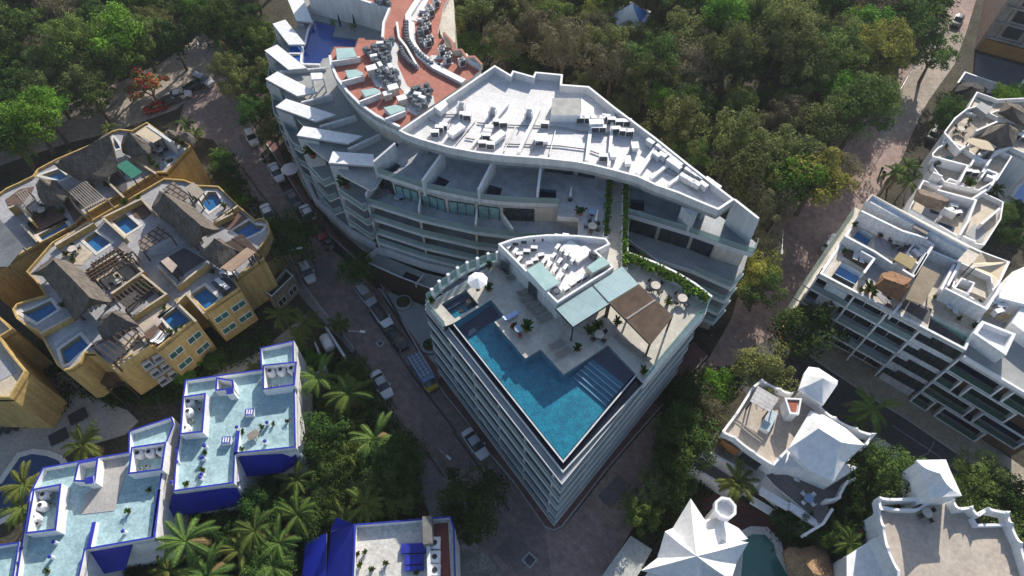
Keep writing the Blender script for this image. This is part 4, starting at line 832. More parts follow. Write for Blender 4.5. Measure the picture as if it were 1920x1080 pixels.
m=M(); m.prism(X('G',bz,'750,220 960,180 940,330 860,590 610,620 640,480 700,420 740,300'),bz-.01,bz+.05,mat('worn_grey_roof',(.45,.43,.41),(.36,.35,.34),sc=1.5)); m.build('roof_sheet',B2)
def encl(par,k,s,h=1.7,fl=None):
    q=X(k,bz+h,s); m=M(); m.wall(ccw(q),.22,bz,bz+h,WH2,closed=True,al=1,top=BL); m.build('tank_enclosure',par)
encl(B1,'H','968,215 1228,190 1212,370 968,405'); encl(B1,'H','368,452 546,425 522,722 347,740'); encl(B2,'G','982,112 1248,72 1218,285 958,318'); encl(B2,'G','247,425 462,385 422,738 188,765')
encl(B1,'H','620,308 750,330 760,400 612,412',1.6); encl(B2,'G','582,228 738,198 715,380 548,372',1.6)
for par,k,s in((B1,'H','1210,190 1230,190 1215,380 1195,380'),): pass
for par,k,s in((B1,'H','695,395 750,385 755,430 700,440'),(B2,'G','635,345 700,330 705,385 640,392')):
    m=M(); m.prism(X(k,bz+1.7,s),bz,bz+1.7,WH2); m.prism(X(k,bz+1.7,s),bz+1.7,bz+1.76,BL); m.build('chimney_block',par)
# blue walls between the roof halves
for par,k,s in((B1,'H','785,710 765,890'),(B2,'G','705,675 665,870'),(B2,'G','1190,430 1150,790')):
    m=M(); m.wall(X(k,bz+.8,s),.45,bz,bz+.8,WH2,top=BL); m.build('roof_wall',par)
def hipskirt(par,k,zt,top,zb,bot,mt=BT):
    a=G(k,zt,top); b=G(k,zb,bot); m=M(); n=min(len(a),len(b))
    for i in range(n-1): m.add([a[i],a[i+1],b[i+1],b[i]],[(0,3,2,1)],mt); m.add([(p[0],p[1],p[2]-.2) for p in(a[i],a[i+1],b[i+1],b[i])],[(0,1,2,3)],WH)
    for p,q in((a[0],b[0]),(a[n-1],b[n-1])): m.add([p,q,(q[0],q[1],q[2]-.2),(p[0],p[1],p[2]-.2)],[(0,1,2,3)],mt)
    for i in range(n-1): m.add([b[i],b[i+1],(*b[i+1][:2],b[i+1][2]-.2),(*b[i][:2],b[i][2]-.2)],[(0,3,2,1)],mt)
    m.build('tiled_roof',par)
hipskirt(B1,'H',bz,'770,905 1120,850 1215,850 1272,805',5.2,'792,1062 1120,1020 1232,948 1268,905')
hipskirt(B1,'G',bz,'1290,468 1370,450 1690,405 1762,390 1800,365',5.2,'1252,642 1300,636 1815,548 1825,520 1828,370')
hipskirt(B2,'G',bz,'650,895 990,840',4.8,'655,1085 935,1030'); hipskirt(B2,'G',bz,'620,900 648,895',4.8,'560,1100 655,1085')
def k_tank():
    t=thing('water_tank','squat white water tank with a black lid','water tank'); m=M(); n=14
    prof=[(.52,0),(.58,.1),(.58,.75),(.5,.95),(.28,1.08)]
    for i in range(4): m.cyl((0,0),prof[i][0],prof[i][1],prof[i+1][1],WH2,n,r2=prof[i+1][0])
    m.build('tank_body',t); m=M(); m.cyl((0,0),.22,1.08,1.16,DARKM,12); m.build('tank_lid',t); return t
TK=Kind(k_tank)
for k,s,l in(('H','1025,265 1105,255 1185,245','white tank in the row of three in the upper enclosure of the aqua roof'),('H','415,495 410,565 385,690','white tank in the long left enclosure of the aqua roof'),('G','1035,160 1118,150 1203,135','white tank in the row of three in the enclosure between both blue buildings'),('G','325,470 305,550 250,640','white tank in the long enclosure of the lower left blue building')):
    for p in G(k,bz+.9,s): TK.put((p[0],p[1],bz),R_.random(),l,l.replace('white tank in','white tanks in'))
for k,s in(('H','1175,285 500,555 480,490 1040,385 1085,380 440,640'),('G','1185,180 1010,285 1060,280 1105,260 250,720 290,690 385,480 390,540')):
    for p in G(k,bz+.3,s): m=M(); m.cyl(p,.22,bz,bz+.5,GREYM,10); m.cyl(p,.12,bz+.5,bz+.65,DARKM,8); tag(m.build('gas_cylinder'),'small grey gas cylinder inside a blue topped roof enclosure','gas cylinder','gas cylinders in the roof enclosures')
def k_pot():
    t=thing('potted_plant','potted plant','plant'); m=M(); m.cyl((0,0),.17,0,.42,TERRA,10,r2=.24,top=SOIL); m.build('pot',t); m=M()
    for i in range(46):
        a=R_.uniform(0,6.28); r=R_.uniform(.1,.5); z=.45+R_.uniform(0,.5); x,y=r*math.cos(a),r*math.sin(a); w_=.09
        m.add([(x*.2,y*.2,.45),(x-w_*math.sin(a),y+w_*math.cos(a),z),(x*1.35,y*1.35,z+.02),(x+w_*math.sin(a),y-w_*math.cos(a),z)],[(0,1,2,3)],PLANT)
    m.build('foliage',t); return t
POT=Kind(k_pot)
def k_post():
    t=thing('roof_bollard','white post with a blue cap','post'); m=M(); m.cyl((0,0),.2,0,.75,WH2,10); m.build('post_body',t); m=M(); m.cyl((0,0),.23,.75,.85,BL,10,r2=.1); m.build('post_cap',t); return t
PST=Kind(k_post)
GP='posts with blue caps on the aqua roofs'
for k,s in(('H','550,840 530,930 1015,665 1000,805 345,860 345,960 530,1050 790,700'),('G','1550,115 1540,205 1520,355 1345,150 1340,245 430,835 400,945 190,885 170,990 945,755 1305,390')):
    for p in G(k,bz,s): PST.put(p,0,'white post with a blue cap standing on an aqua roof',GP)
for k,s in(('H','825,725 970,690 1055,665 1160,645 545,885 520,1010 820,855'),('G','1545,165 1530,295 1410,395 1130,440 975,600 500,580 370,1050')):
    for p in G(k,bz,s): POT.put(p,R_.uniform(0,6),'terracotta potted plant standing on an aqua roof','potted plants on the aqua roofs',scale=R_.uniform(.55,.8))
for k,s,l in(('H','872,565','leftmost'),('H','700,785','lower'),('G','1700,50','')): pass
for k,s,l in(('H','875,575','small white box with a blue grid lid in the middle of the aqua roof'),('H','700,785','small white box with a blue grid lid near the left side of the aqua roof')):
    p=G(k,bz+.5,s)[0]; m=M(); m.box(p,1.0,.8,bz,bz+.7,WH2,.1); m.box(p,1.02,.82,bz+.7,bz+.75,BL,.1); 
    for i in(-1,0,1): m.box((p[0]+i*.28,p[1]),.16,.6,bz+.75,bz+.76,WH2,.1)
    tag(m.build('vent_box'),l,'vent box')
t=thing('table','low weathered timber table on the sunny part of the aqua roof','table',G('H',bz,'910,760')[0]); m=M(); m.box(G('H',bz,'910,755')[0],1.3,.9,bz+.55,bz+.62,BEAM,.7); m.build('table_top',t)
for i,j in((-1,-1),(1,-1),(1,1),(-1,1)): c=G('H',bz,'910,755')[0]; m=M(); m.box((c[0]+i*.35,c[1]+j*.35),.07,.07,bz,bz+.55,BEAM); m.build('leg',t)
# lower blue building with the white terrace
B4=thing('villa_block','blue and white building at the bottom with a white terrace and three square tanks','villa block',P(740,1020,0))
z4=8.0
block(B4,X('X',z4+.9,'738,690 1460,630 1490,720 1500,1080 1500,1400 700,1400 722,1080'),0,z4,WH2,mat('white_roof_terrace',(.7,.68,.64),(.6,.58,.54),sc=1),ph=.9,pt=BL)
m=M(); m.wall(X('X',z4+1.5,'1290,840 1310,1400'),.35,z4,z4+1.5,WH2); m.wall(X('X',z4+3.4,'1275,610 1280,820'),1.0,z4,z4+2.4,mat('grey_weathered_concrete',(.22,.22,.21),(.13,.13,.12),sc=2),al=0); m.build('service_wall',B4)
m=M(); m.prism(X('X',z4,'1330,690 1440,680 1460,1080 1460,1400 1330,1400'),z4,z4+.05,mat('dark_red_floor',(.2,.06,.05),(.15,.045,.04))); m.build('service_floor',B4)
hipskirt(B4,'X',z4+.7,'735,692 722,1080 710,1400',6.0,'568,700 530,1080 500,1400'); hipskirt(B4,'X',6.0,'530,755 525,1080 520,1400',4.4,'372,828 345,1080 330,1400'); hipskirt(B4,'X',z4+.7,'600,640 735,690',6.2,'560,745 568,700')
for y in(830,935,1035):
    p=G('X',z4+1,f'1340,{y}')[0]; t=thing('water_tank','square white tank on the red service strip, %s of three'%{830:'farthest',935:'middle',1035:'nearest'}[y],'water tank',(p[0],p[1],z4),'square white tanks'); m=M(); m.box(p,1.15,1.25,z4,z4+1.0,WH2); m.box(p,.95,1.05,z4+1.0,z4+1.08,WH2); m.build('tank_body',t); m=M(); m.cyl(p,.27,z4+1.08,z4+1.16,DARKM,12); m.build('tank_lid',t)
for s,w_,h in(('1180,870',3.6,'long blue roof bench farthest back'),('1185,955',2.7,'blue roof bench in the middle of the three'),('1185,1020',2.7,'narrow blue roof bench nearest the viewer')):
    p=G('X',z4+.5,s)[0]; m=M(); m.box(p,w_*.75,1.0 if '1020' not in s else .45,z4+.05,z4+.5,BL,.03); m.box((p[0]-w_*.25,p[1]),.1,.4,z4,z4+.05,WH2);m.box((p[0]+w_*.25,p[1]),.1,.4,z4,z4+.05,WH2); tag(m.build('bench'),h+' on the white terrace','bench','blue benches on the white terrace')
for s in('820,905','785,1000','875,1035','980,990','1205,1060','760,920'):
    POT.put(G('X',z4,s)[0],R_.uniform(0,6),'terracotta potted plant on the white terrace of the bottom building','potted plants on the white terrace',scale=R_.uniform(.55,.8))
# white gas tank kiosk by the street
ks=thing('gas_tank','long white gas tank in a small open enclosure beside the street','gas tank',P(617,635,0))
p,q=G('E',1.6,'1430,920 1480,1020'); m=M(); m.tube([p,lerp(p,q,.05),lerp(p,q,.95),q],[.5,.75,.75,.5],WH2,14); m.build('tank_body',ks,smooth=True)
for t in(.2,.8): c=lerp(p,q,t); m=M(); m.box(c,.2,1.2,0,1.0,GREYM,-.6); m.build('support',ks)
kw=thing('enclosure_wall','white walls around the long gas tank beside the street','wall',P(612,650,0)); m=M(); m.wall(X('E',2.4,'1360,965 1440,1165'),.25,0,2.4,WH); m.wall(X('E',2.4,'1440,845 1590,1080 '),.3,0,2.4,WH); m.wall(X('E',2.4,'1440,1165 1360,1200'),.25,0,2.4,WH); m.build('wall_panel',kw)
# ================================================================= RIGHT SIDE APARTMENTS AND VILLAS
BW=mat('blue_white_render',(.7,.72,.75),(.62,.64,.67),sc=1)
A1=thing('apartment_building','white apartment building on the right with two small blue pools and a long green pool','apartment building',P(1680,560,0))
az=13.6
o1='1635,366 1812,459 1842,473 1893,492 1862,555 1826,622 1810,658 1536,514'
AP=[('U','632,178 690,108 795,172 745,246'),('U','462,490 555,362 715,452 625,578'),('U','1168,208 1192,182 1338,266 1305,300'),('U','1197,862 1215,762 1518,912 1468,1018')]
af=ccw(X('o',az,o1)); body=offs(af,.0)
fa,fb_=P(1536,514,az),P(1810,658,az)
dv=(xy(fb_)-xy(fa)).normalized(); nn=Vector((dv.y,-dv.x))        # nn points out of the south facade
core=X('o',az,'1635,366 1812,459 1842,473 1893,492 1862,555 1826,622'); cc=[*core,xy(fb_)-nn*1.6,xy(fa)-nn*1.6]
m=M(); m.prism(ccw(cc),0,az-.4,BW,holes=[offs(ccw(X(k,az,s)),.05) for k,s in AP]); m.build('core_wall',A1)
m=M(); m.prism(af,az-.4,az,CREAM,side=WH2,holes=[offs(ccw(X(k,az,s)),.05) for k,s in AP]); m.build('roof_terrace',A1)
m=M(); m.wall(af,.3,az-.5,az+.15,WH2,closed=True,al=1); m.build('parapet',A1)
for i,(k,s) in enumerate(AP): pool(A1,X(k,az,s),az,TILEG if i==3 else (TILEB if i==2 else TILES if i==1 else TILES),depth=.9,below=.1,rim=None if i==3 else CRT,rw=.3,wat=WATG if i==3 else WAT)
for s,mm in (('800,140 910,200 1060,270 1030,330 940,330 800,290',GTI),('780,580 720,450 840,330 1010,440 940,750',GTI),('560,320 600,270 790,330 740,430',DECKW),('1170,640 1320,480 1620,640 1540,880 1220,740',CRT),('980,700 1030,640 1230,720 1200,830',mat('charcoal_floor_tile',(.12,.11,.12),(.09,.085,.09),brick=(.6,.6,.6)))):
    m=M(); m.prism(X('U',az,s),az-.01,az+.04,mm); m.build('terrace_floor',A1)
for k,h,s in (('U',2.6,'700,-20 1010,130 1195,185'),('U',1.6,'575,165 800,285 1010,425'),('U',2.2,'1010,420 1090,470 1190,300'),('U',2.4,'1330,560 1640,715 1760,520'),('U',1.3,'720,445 800,335 700,280'),('U',1.6,'1195,265 1440,370 1350,540'),('U',1.4,'1300,570 1400,380'),('U',1.2,'935,755 1030,640'),('U',2.2,'1190,200 1240,235 1100,460')):
    m=M(); m.wall(X(k,az+h,s),.3,az,az+h,BW,top=WH2); m.build('terrace_wall',A1)
m=M(); m.prism(X('S',az+2.8,'740,705 785,655 1130,850 1510,1055 1480,1090 1190,940'),az,az+2.8,BW,side=BW); m.wall(X('S',az+3.3,'742,705 785,655 1130,850 1510,1055'),.2,az+2.7,az+3.2,WH2,top=CRT); m.build('upper_volume',A1)
m=M(); m.prism(X('S',az+2.7,'1095,880 1210,940 1190,965 1085,910'),az+2.5,az+2.86,BEAM); m.build('hatch_roof',A1)
# stair head with open machine well, its condensers, and the right end volume
for s,h in(('1040,290 1100,215 1195,270 1130,390',1.3),('1380,550 1440,360 1680,470 1700,600 1650,710',1.0),('1450,480 1555,520 1510,610 1390,560',1.5)):
    q=X('U',az+h,s); m=M(); m.wall(ccw(q),.2,az,az+h,WH2,closed=True,al=1); m.build('roof_wall',A1)
for s in('1110,280','1135,330','1085,330'): AC.put(G('U',az,s)[0],.5,'condenser in the small walled well on the right white building','condensers in the walled well',scale=1.2)
thatch(A1,'U',az+2.3,'800,545 855,445 935,430 1085,490 1060,560 1000,655 900,605',az+4.3,'880,490 1020,540',THB,name='thatched_roof')
o=panel(A1,'U',az+2.4,'1030,640 1160,392 1292,458 1160,688',mat('ribbed_board_roof',(.36,.29,.2),(.28,.22,.15),wave=(3.2,1.05,.6,.1)),z0=az)
panel(A1,'U',az+2.3,'942,345 988,288 1118,345 1075,422',mat('olive_cloth',(.33,.26,.12),(.28,.22,.1)),z0=az)
for i,s in enumerate(('1535,375 1600,290 1700,330 1800,362 1690,385','1555,405 1640,395 1790,375 1755,440 1735,505 1640,450')):
    q=G('U',az+2.6+.5*i,s); m=M(); c=tuple(sum(p[j] for p in q)/len(q) for j in(0,1,2)); c=(c[0],c[1],c[2]-.5); m.add([*q,c],[(j,(j+1)%len(q),len(q)) for j in range(len(q))],SAIL); o=m.build('shade_sail',None); tag(o,('larger','smaller')[i]+' beige shade sail stretched over the right white building','shade sail')
    m=M(); m.tube([(q[0][0],q[0][1],az),(q[0][0],q[0][1],q[0][2])],.07,DARKM); m.build('post',o)
# south facade of A1: slabs, party walls, glazing
W_=(xy(fb_)-xy(fa)).length; pt_=lambda t,o_=0.: xy(fa)+dv*W_*t+nn*o_
for i,z in enumerate((az,10.35,7.1,3.85)):
    b=M(); zt=z if i else az-.4
    b.wall([pt_(-.01,.0),pt_(.74,.0)],1.7,zt-.3,zt,WH2,al=1)
    b.build('balcony_slab',A1)
    zb=z-3.25
    g_=M(); g_.wall([pt_(0,-1.5),pt_(.72,-1.5)],.1,zb+.05,zt-.35,GLS)
    for k in range(0,25):
        t=.72*k/24; g_.box(pt_(t,-1.42),.08,.14,zb+.05,zt-.35,(DARKM if k%4 else WH2),math.atan2(dv.y,dv.x))
    if i<3:
        g_.wall([pt_(.0,-.05),pt_(.72,-.05)],.06,zb+.1,zb+1.05,GRAIL)
    g_.build('balcony_glazing',A1)
    for t in(0,.27,.5,.72): m=M(); m.wall([pt_(t,-1.6),pt_(t,0)],.22,zb,zt,WH2); m.build('party_wall',A1)
m=M(); m.wall([pt_(.72,-.2),pt_(1,-.2)],1.4,2.2,az-.4,BW,al=1); m.build('facade_wall',A1)
for i in range(4):
    z=az-2.4-i*3.0
    for t,w_ in((.775,1.5),(.9,3.4)):
        p,q=pt_(t-w_/2/W_,-.1),pt_(t+w_/2/W_,-.1); m=M(); m.wall([p,q],.12,z,z+(1.2 if w_<2 else 1.9),GLS); n=3 if w_<2 else 5
        for k in range(n): m.box(p.lerp(q,k/(n-1)),.1,.2,z,z+(1.2 if w_<2 else 1.9),DARKM,math.atan2(dv.y,dv.x))
        if w_>2: m.wall([p+nn*.06,q+nn*.06],.1,z+.55,z+.65,DARKM)
        m.build('window',A1)
we=ccw(X('o',az,'1635,366 1536,514')); 
facade_windows(A1,xy(P(1635,366,az)),xy(P(1536,514,az)),1.5,3.2,4,6,2.4,1.8)
we0,we1=xy(P(1635,366,az)),xy(P(1536,514,az))
for z in(10.3,7.1,3.9): m=M(); m.wall([we0,we1],1.1,z-.25,z,CREAM,al=-1); m.wall(offs([we0,we1],-1.05,False),.06,z,z+1.0,GRAIL); m.build('side_balcony',A1)
# ---- green-grey frame building
A2=thing('apartment_building','apartment building with staggered white balcony frames and dark green glass at the right edge','apartment building',P(1850,780,0))
z2=12.6
ga,gb=P(1440/4+1440,290/4+600,z2),P(1440+2300/4,600+800/4,z2); g0,g1=xy(ga),xy(gb); d2=(g1-g0).normalized(); n2_=Vector((d2.y,-d2.x)); W2=(g1-g0).length
bk=X('V',z2,'2300,250 1900,60 1610,-40 1520,150')
m=M(); m.prism(ccw([g0-n2_*1.5,g1-n2_*1.5,*bk]),0,z2-.3,CREAM); m.build('core_wall',A2)
m=M(); m.prism(ccw([g0,g1,*bk]),z2-.3,z2,PLAZ,side=WH); m.wall([g0,g1],.3,z2-.3,z2+.6,WH2,al=1); m.build('roof_terrace',A2)
BRN=mat('reddish_brown_cladding',(.17,.1,.075),(.13,.075,.055),sc=2,wave=(3,.2,.3))
GG=mat('dark_green_glass',(.015,.035,.028),(.02,.05,.04),rough=.1,spec=.8,fine=0); GBL=mat('dark_blue_glass',(.012,.02,.06),(.01,.016,.04),rough=.1,spec=.8,fine=0)
nb=int(W2/5.2); bwid=W2/nb
for f in range(4):
    z=z2-3.1*(f+1)
    for k in range(-1,nb):
        t0=(k+.5*(f%2))*bwid; t1=t0+bwid*.82; t0=max(t0,0); 
        if t1<=t0+.5 or t1>W2+2: continue
        p,q=g0+d2*t0,g0+d2*t1; m=M()
        m.wall([p,q],.22,z+.0,z+.22,WH2,al=1); m.wall([p,q],1.5,z-.02,z+.12,CREAM,al=1)
        m.box(p.lerp(p-n2_*1.3,.5),.2,1.3,z,z+2.9,WH2,math.atan2(d2.y,d2.x)); m.box(q.lerp(q-n2_*1.3,.5),.2,1.3,z,z+2.9,WH2,math.atan2(d2.y,d2.x)); m.wall([p,q],.22,z+2.75,z+2.95,WH2,al=1)
        m.build('balcony_frame',A2)
        m=M(); m.wall([p-n2_*1.35,q-n2_*1.35],.1,z+.15,z+2.7,GG if (k+f)%3 else GBL); m.wall([p-n2_*.1,q-n2_*.1],.05,z+.2,z+1.1,mat('green_balustrade',(.06,.14,.11),rough=.08,spec=.8,fine=0,alpha=.55)); m.build('glazing',A2)
    m=M(); m.wall([g0-n2_*1.45,g1-n2_*1.45],.12,z,z+3,BRN); m.build('cladding',A2)
q=X('V',z2+2.4,'1540,100 1600,20 1690,-40 1865,80 1790,260'); m=M(); m.prism(X('V',z2+2.4,'1560,90 1610,20 1850,110 1790,255'),z2,z2+2.4,WH2); m.wall(ccw(X('V',z2+3.3,'1545,95 1610,0 1865,100 1790,262')),.35,z2+2.3,z2+3.2,WH2,closed=True,al=1); m.build('stair_tower',A2)
m=M(); m.prism(X('U',z2+2.5,'1830,440 1920,400 2100,560 2000,700 1720,630'),z2,z2+2.5,WH2); m.build('roof_block',A2); m=M(); m.prism(X('U',z2+2.0,'1830,820 1900,700 2100,800 2000,950'),z2,z2+2.0,WH2); m.build('roof_block',A2)
# ---- white villas at the upper right
CV=[('villa','white curved villa with a tiled terrace and palms among the upper right villas','S',8.0,'1208,470 1212,375 1255,330 1340,283 1440,330 1540,400 1700,342 1810,400 1700,575 1560,655 1300,590','c'),
('villa','white villa with a pointed grey thatch at the upper right','S',8.2,'1290,300 1305,210 1380,110 1470,40 1545,22 1720,112 1930,130 2150,250 1990,420 1800,330 1700,340 1540,400 1440,330 1340,283','c'),
('villa','white villa with a low brown thatched roof next to the long wall','S',7.6,'1120,620 1145,575 1270,622 1340,560 1560,652 1745,740 1725,870 1600,1065 1480,1045 1040,790','c'),
('villa','small white villa with an L-shaped roof pool under the dark round palapa','R',7.8,'1460,870 1545,715 1700,770 1920,760 2200,800 2100,1000 1900,950 1700,860 1600,900','c')]
VS=[]
for n_,l,k,z,s,_ in CV:
    v=thing(n_,l,'villa',G(k,0,s)[0]); VS.append(v); block(v,X(k,z,s),0,z,WH2,CRT,ph=.8,pt=WH2)
v=VS[1]; thatch(v,'S',10,'1590,230 1650,150 1800,112 1890,180 1840,290 1745,300',12.8,'1800,125',THG); panel(v,'S',10.3,'1490,262 1530,232 1640,255 1715,300 1690,332 1600,315',SAIL,z0=8.2)
m=M(); m.prism(X('S',8.2,'1360,200 1440,120 1580,160 1480,260 1380,250'),8.19,8.24,mat('tan_tile',(.4,.34,.27),(.33,.28,.22),brick=(.7,.7,.3))); m.build('terrace_floor',v)
for s in('1560,180 1720,110','1330,200 1440,320 1540,260','1700,340 1830,280'): m=M(); m.wall(X('S',9.6,s),.3,8.2,9.6,WH2); m.build('terrace_wall',v)
v=VS[0]
for s,h in(('1235,370 1310,390 1500,440 1440,560',1.6),('1520,440 1560,370 1660,420 1610,490',1.3),('1600,530 1640,470 1720,500 1680,590',1.2),('1240,490 1310,520',1.5),('1640,440 1700,350',1.6)): m=M(); m.wall(X('S',8+h,s),.28,8,8+h,WH2); m.build('terrace_wall',v)
m=M(); m.prism(X('S',8,'1300,440 1340,370 1390,380 1350,450'),7.99,8.05,mat('teal_mat',(.06,.16,.16))); m.build('terrace_floor',v)
for s in('1560,400','1600,440','1550,440','1640,520','1670,540','1640,560'): AC.put(G('S',8,s)[0],R_.uniform(0,3),'condenser in the walled well of the curved white villa','condensers of the curved villa',scale=1.1)
v=VS[2]; thatch(v,'S',9.8,'1095,690 1125,612 1250,640 1368,700 1312,765 1200,750',11.6,'1150,655 1310,705',mat('grey_brown_thatch',(.25,.19,.15),(.15,.115,.09),sc=4,rough=.95,bump=.6,bs=9,wave=(2.2,.7,.25,6),fine=.35))
for s in('1142,822 1175,752 1290,802 1235,868','1245,880 1290,870 1400,910 1380,965'): m=M(); m.prism(X('S',7.6,s),7.59,7.7,TILEB); m.build('plunge_pool',v)
for s,h in(('1270,622 1560,700 1500,860 1440,960',1.8),('1300,820 1330,760 1420,800',1.3),('1530,690 1640,620',1.6),('1440,960 1560,1010',1.2),('1600,880 1740,760',1.2)): m=M(); m.wall(X('S',7.6+h,s),.3,7.6,7.6+h,WH2); m.build('terrace_wall',v)
m=M(); m.prism(X('S',7.6,'1370,780 1430,730 1510,770 1440,850'),7.59,7.65,PLAZ); m.prism(X('S',7.6,'1480,960 1540,880 1650,930 1600,1030'),7.59,7.65,PLAZ); m.build('terrace_floor',v)
v=VS[3]; pool(v,X('R',7.8,'1560,745 1580,725 1690,775 1665,800'),7.85,TILEM,depth=.3,rim=RIM,below=.05); m=M(); m.prism(X('R',9.6,'1560,800 1600,760 1680,810 1640,860'),7.8,9.6,PLAZ); m.build('roof_block',v)
thatch(v,'R',10,'1730,840 1790,750 1900,790 2010,870 1930,940 1830,900',12.2,'1830,800',THG)
dpl=thing('palapa','large dark round palapa on the corner of the right street','palapa',G('R',0,'1530,690')[0]); thatch(dpl,'R',4.2,'1400,685 1432,628 1500,612 1570,620 1642,662 1640,700 1590,755 1510,760 1440,730',6.4,'1530,650',mat('black_thatch',(.06,.058,.055),(.035,.034,.033),sc=4,rough=.95,bump=.6,bs=9,wave=(2.2,.7,.25,6)))
for p in offs(ccw(X('R',4.2,'1400,685 1500,612 1642,662 1590,755 1440,730')),1.0): m=M(); m.box(p,.25,.25,0,4.2,WOODD); m.build('post',dpl)
cw_=thing('courtyard_wall','low white courtyard wall around the paved court below the unfinished building','wall',G('R',0,'1500,550')[0]); m=M(); m.wall(X('R',1.6,'1425,620 1480,540 1650,600 1780,640'),.3,0,1.6,WH2); m.wall(X('R',3,'1860,690 1930,590'),.3,0,3,WH2); m.build('wall_panel',cw_)
sheet('courtyard',.1,'R','1440,620 1490,550 1620,590 1780,640 1850,690 1640,700',mat('pink_white_paving',(.6,.52,.48),(.5,.43,.4),sc=1)); sheet('courtyard',.08,'R','1560,400 1920,500 2200,560 1950,600 1860,690 1740,640 1545,550',mat('grey_court',(.13,.135,.145),(.1,.105,.115),sc=1))
gp=X('S',0,'1840,680 1880,610 1990,540 2100,620 1960,740'); sheet('pool_terrace',.1,'S','1700,720 1760,560 1900,430 2200,500 2200,800 1860,760',mat('warm_terrace',(.58,.5,.4),(.5,.42,.33)))
gpool=thing('swimming_pool','bright blue ground pool cut off by the right edge','pool',(gp[0].x,gp[0].y,0)); m=M(); m.prism(gp,.1,.16,mat('bright_blue_pool',(.02,.22,.6),(.02,.18,.5),rough=.08,spec=.6,fine=.1)); m.build('pool_water',gpool); m=M(); m.prism(offs(ccw(gp),-.5),.1,.2,RIM,holes=[ccw(gp)]); m.build('pool_rim',gpool)
# ---- unfinished building, top right corner
uc=thing('unfinished_building','unfinished concrete frame building with dark window openings at the top right corner','building',P(1880,60,0))
u0=xy(P(1833,92,0)); u1=xy(P(2050,150,0)); du=(u1-u0).normalized(); nu=Vector((du.y,-du.x)); CON=mat('raw_concrete',(.33,.3,.28),(.24,.22,.2),sc=1.5,fine=.2)
m=M(); m.prism([u0,u1,u1-nu*20,u0-nu*20],0,17,CON); m.build('frame_block',uc)
for f in range(5):
    m=M(); m.wall([u0,u1],.5,3.2*f+2.9,3.2*f+3.25,CON,al=-1); m.build('floor_slab',uc)
    for k in range(6):
        p=u0+du*(2.2+k*4.6); 
        m=M(); m.wall([p,p+du*2.9],.12,3.2*f+.5,3.2*f+2.7,GLS,al=-1); m.box(p-du*.6+nu*.1,.35,.4,3.2*f,3.2*f+2.9,mat('pink_block',(.42,.3,.26),(.34,.24,.2))); m.build('window_opening',uc)
m=M(); m.wall([u0+nu*.3,u0-nu*20],.5,0,17,mat('rubble_brick',(.45,.33,.27),(.3,.22,.18),sc=5,brick=(.5,.3,0)),al=1); m.build('brick_pier',uc)
m=M(); m.wall([u0+nu*.35,u1+nu*.35],.2,0,2.6,mat('orange_hoarding',(.36,.19,.06),(.28,.14,.045))); m.build('hoarding',uc)
# ================================================================= WHITE TENT-ROOFED VILLAS AT THE LOWER RIGHT
TW=mat('white_tent_plaster',(.86,.86,.86),(.81,.81,.82),sc=.7,fine=.03)
BG=mat('beige_roof_floor',(.52,.45,.38),(.44,.38,.32),sc=.8,fine=.08)
GDK=mat('dark_grey_terrace',(.2,.18,.18),(.15,.14,.14),sc=1.2,brick=(1.2,.3,.5),brickc=(.75,.75,.75))
def wavy(par,k,z,s,mt=None,z0=None,h=1.0,amp=.35,th=.28,name='parapet'):
    """white parapet whose top swells up at its corners"""
    p=X(k,z+h*.5,s); q=[];zz_=[]
    for i in range(len(p)-1):
        n=7
        for j in range(n+(i==len(p)-2)):
            t=j/n; q.append(p[i].lerp(p[i+1],t)); zz_.append(z+h+amp*.55*(2*abs(t-.5))**4)
    m=M(); m.wall(q,th,z0 if z0 is not None else z-.3,zz_,mt or TW); m.build(name,par)
def hiptent(par,k,ze,es,apex,za,mt=None,name='tent_roof',curve=.22,sub=7,ridge=None):
    e=[xy(p) for p in G(k,ze,es)]; 
    if area(e)<0: e=e[::-1]
    rs_=[P(TL[k][0]+float(a.split(',')[0])/TL[k][2],TL[k][1]+float(a.split(',')[1])/TL[k][2],za) for a in apex.split()]
    m=M(); n=len(e); near=[min(range(len(rs_)),key=lambda j:(xy(rs_[j])-p).length) for p in e]
    for i in range(n):
        a=(*e[i],ze);b=(*e[(i+1)%n],ze);ra=rs_[near[i]];rb=rs_[near[(i+1)%n]]; vs=[];fs=[]
        for u in range(sub+1):
            for w_ in range(sub+1):
                v=lerp(lerp(a,b,u/sub),lerp(ra,rb,u/sub),w_/sub); t=w_/sub; vs.append((v[0],v[1],ze+(za-ze)*(t-curve*math.sin(math.pi*t))))
        for u in range(sub):
            for w_ in range(sub): A_=u*(sub+1)+w_; fs.append((A_,A_+sub+1,A_+sub+2,A_+1))
        m.add(vs,fs,mt or TW)
    m.prism(e,ze-.35,ze-.002,mt or TW)
    return m.build(name,par)
t1=thing('tent_villa','white villa with a big tent roof, sandy terrace and a red tiled stair head','villa',P(1480,820,0))
q=X('O',7.5,'1000,320 1060,268 1160,335 1260,380 1400,430 1480,460 1560,520 1845,735 1710,870 1800,900 1610,1015 1330,900 1160,895 780,645 820,570 880,500')
m=M(); m.prism(q,0,7.3,TW); m.build('house_block',t1)
m=M(); m.prism(X('O',7.5,'1000,320 1060,268 1160,335 1260,380 1400,430 1480,460 1560,520 1270,760 1160,890 780,645 820,570 880,500'),7.2,7.5,BG,side=TW); m.build('roof_terrace',t1)
wavy(t1,'O',7.5,'775,650 860,690 1000,800 1150,895 1200,840 1275,765',h=.9); wavy(t1,'O',7.5,'775,650 880,510 1000,320',h=.7,amp=.2); wavy(t1,'O',7.5,'1000,320 1060,270 1200,340 1290,370',h=1.1,amp=.7)
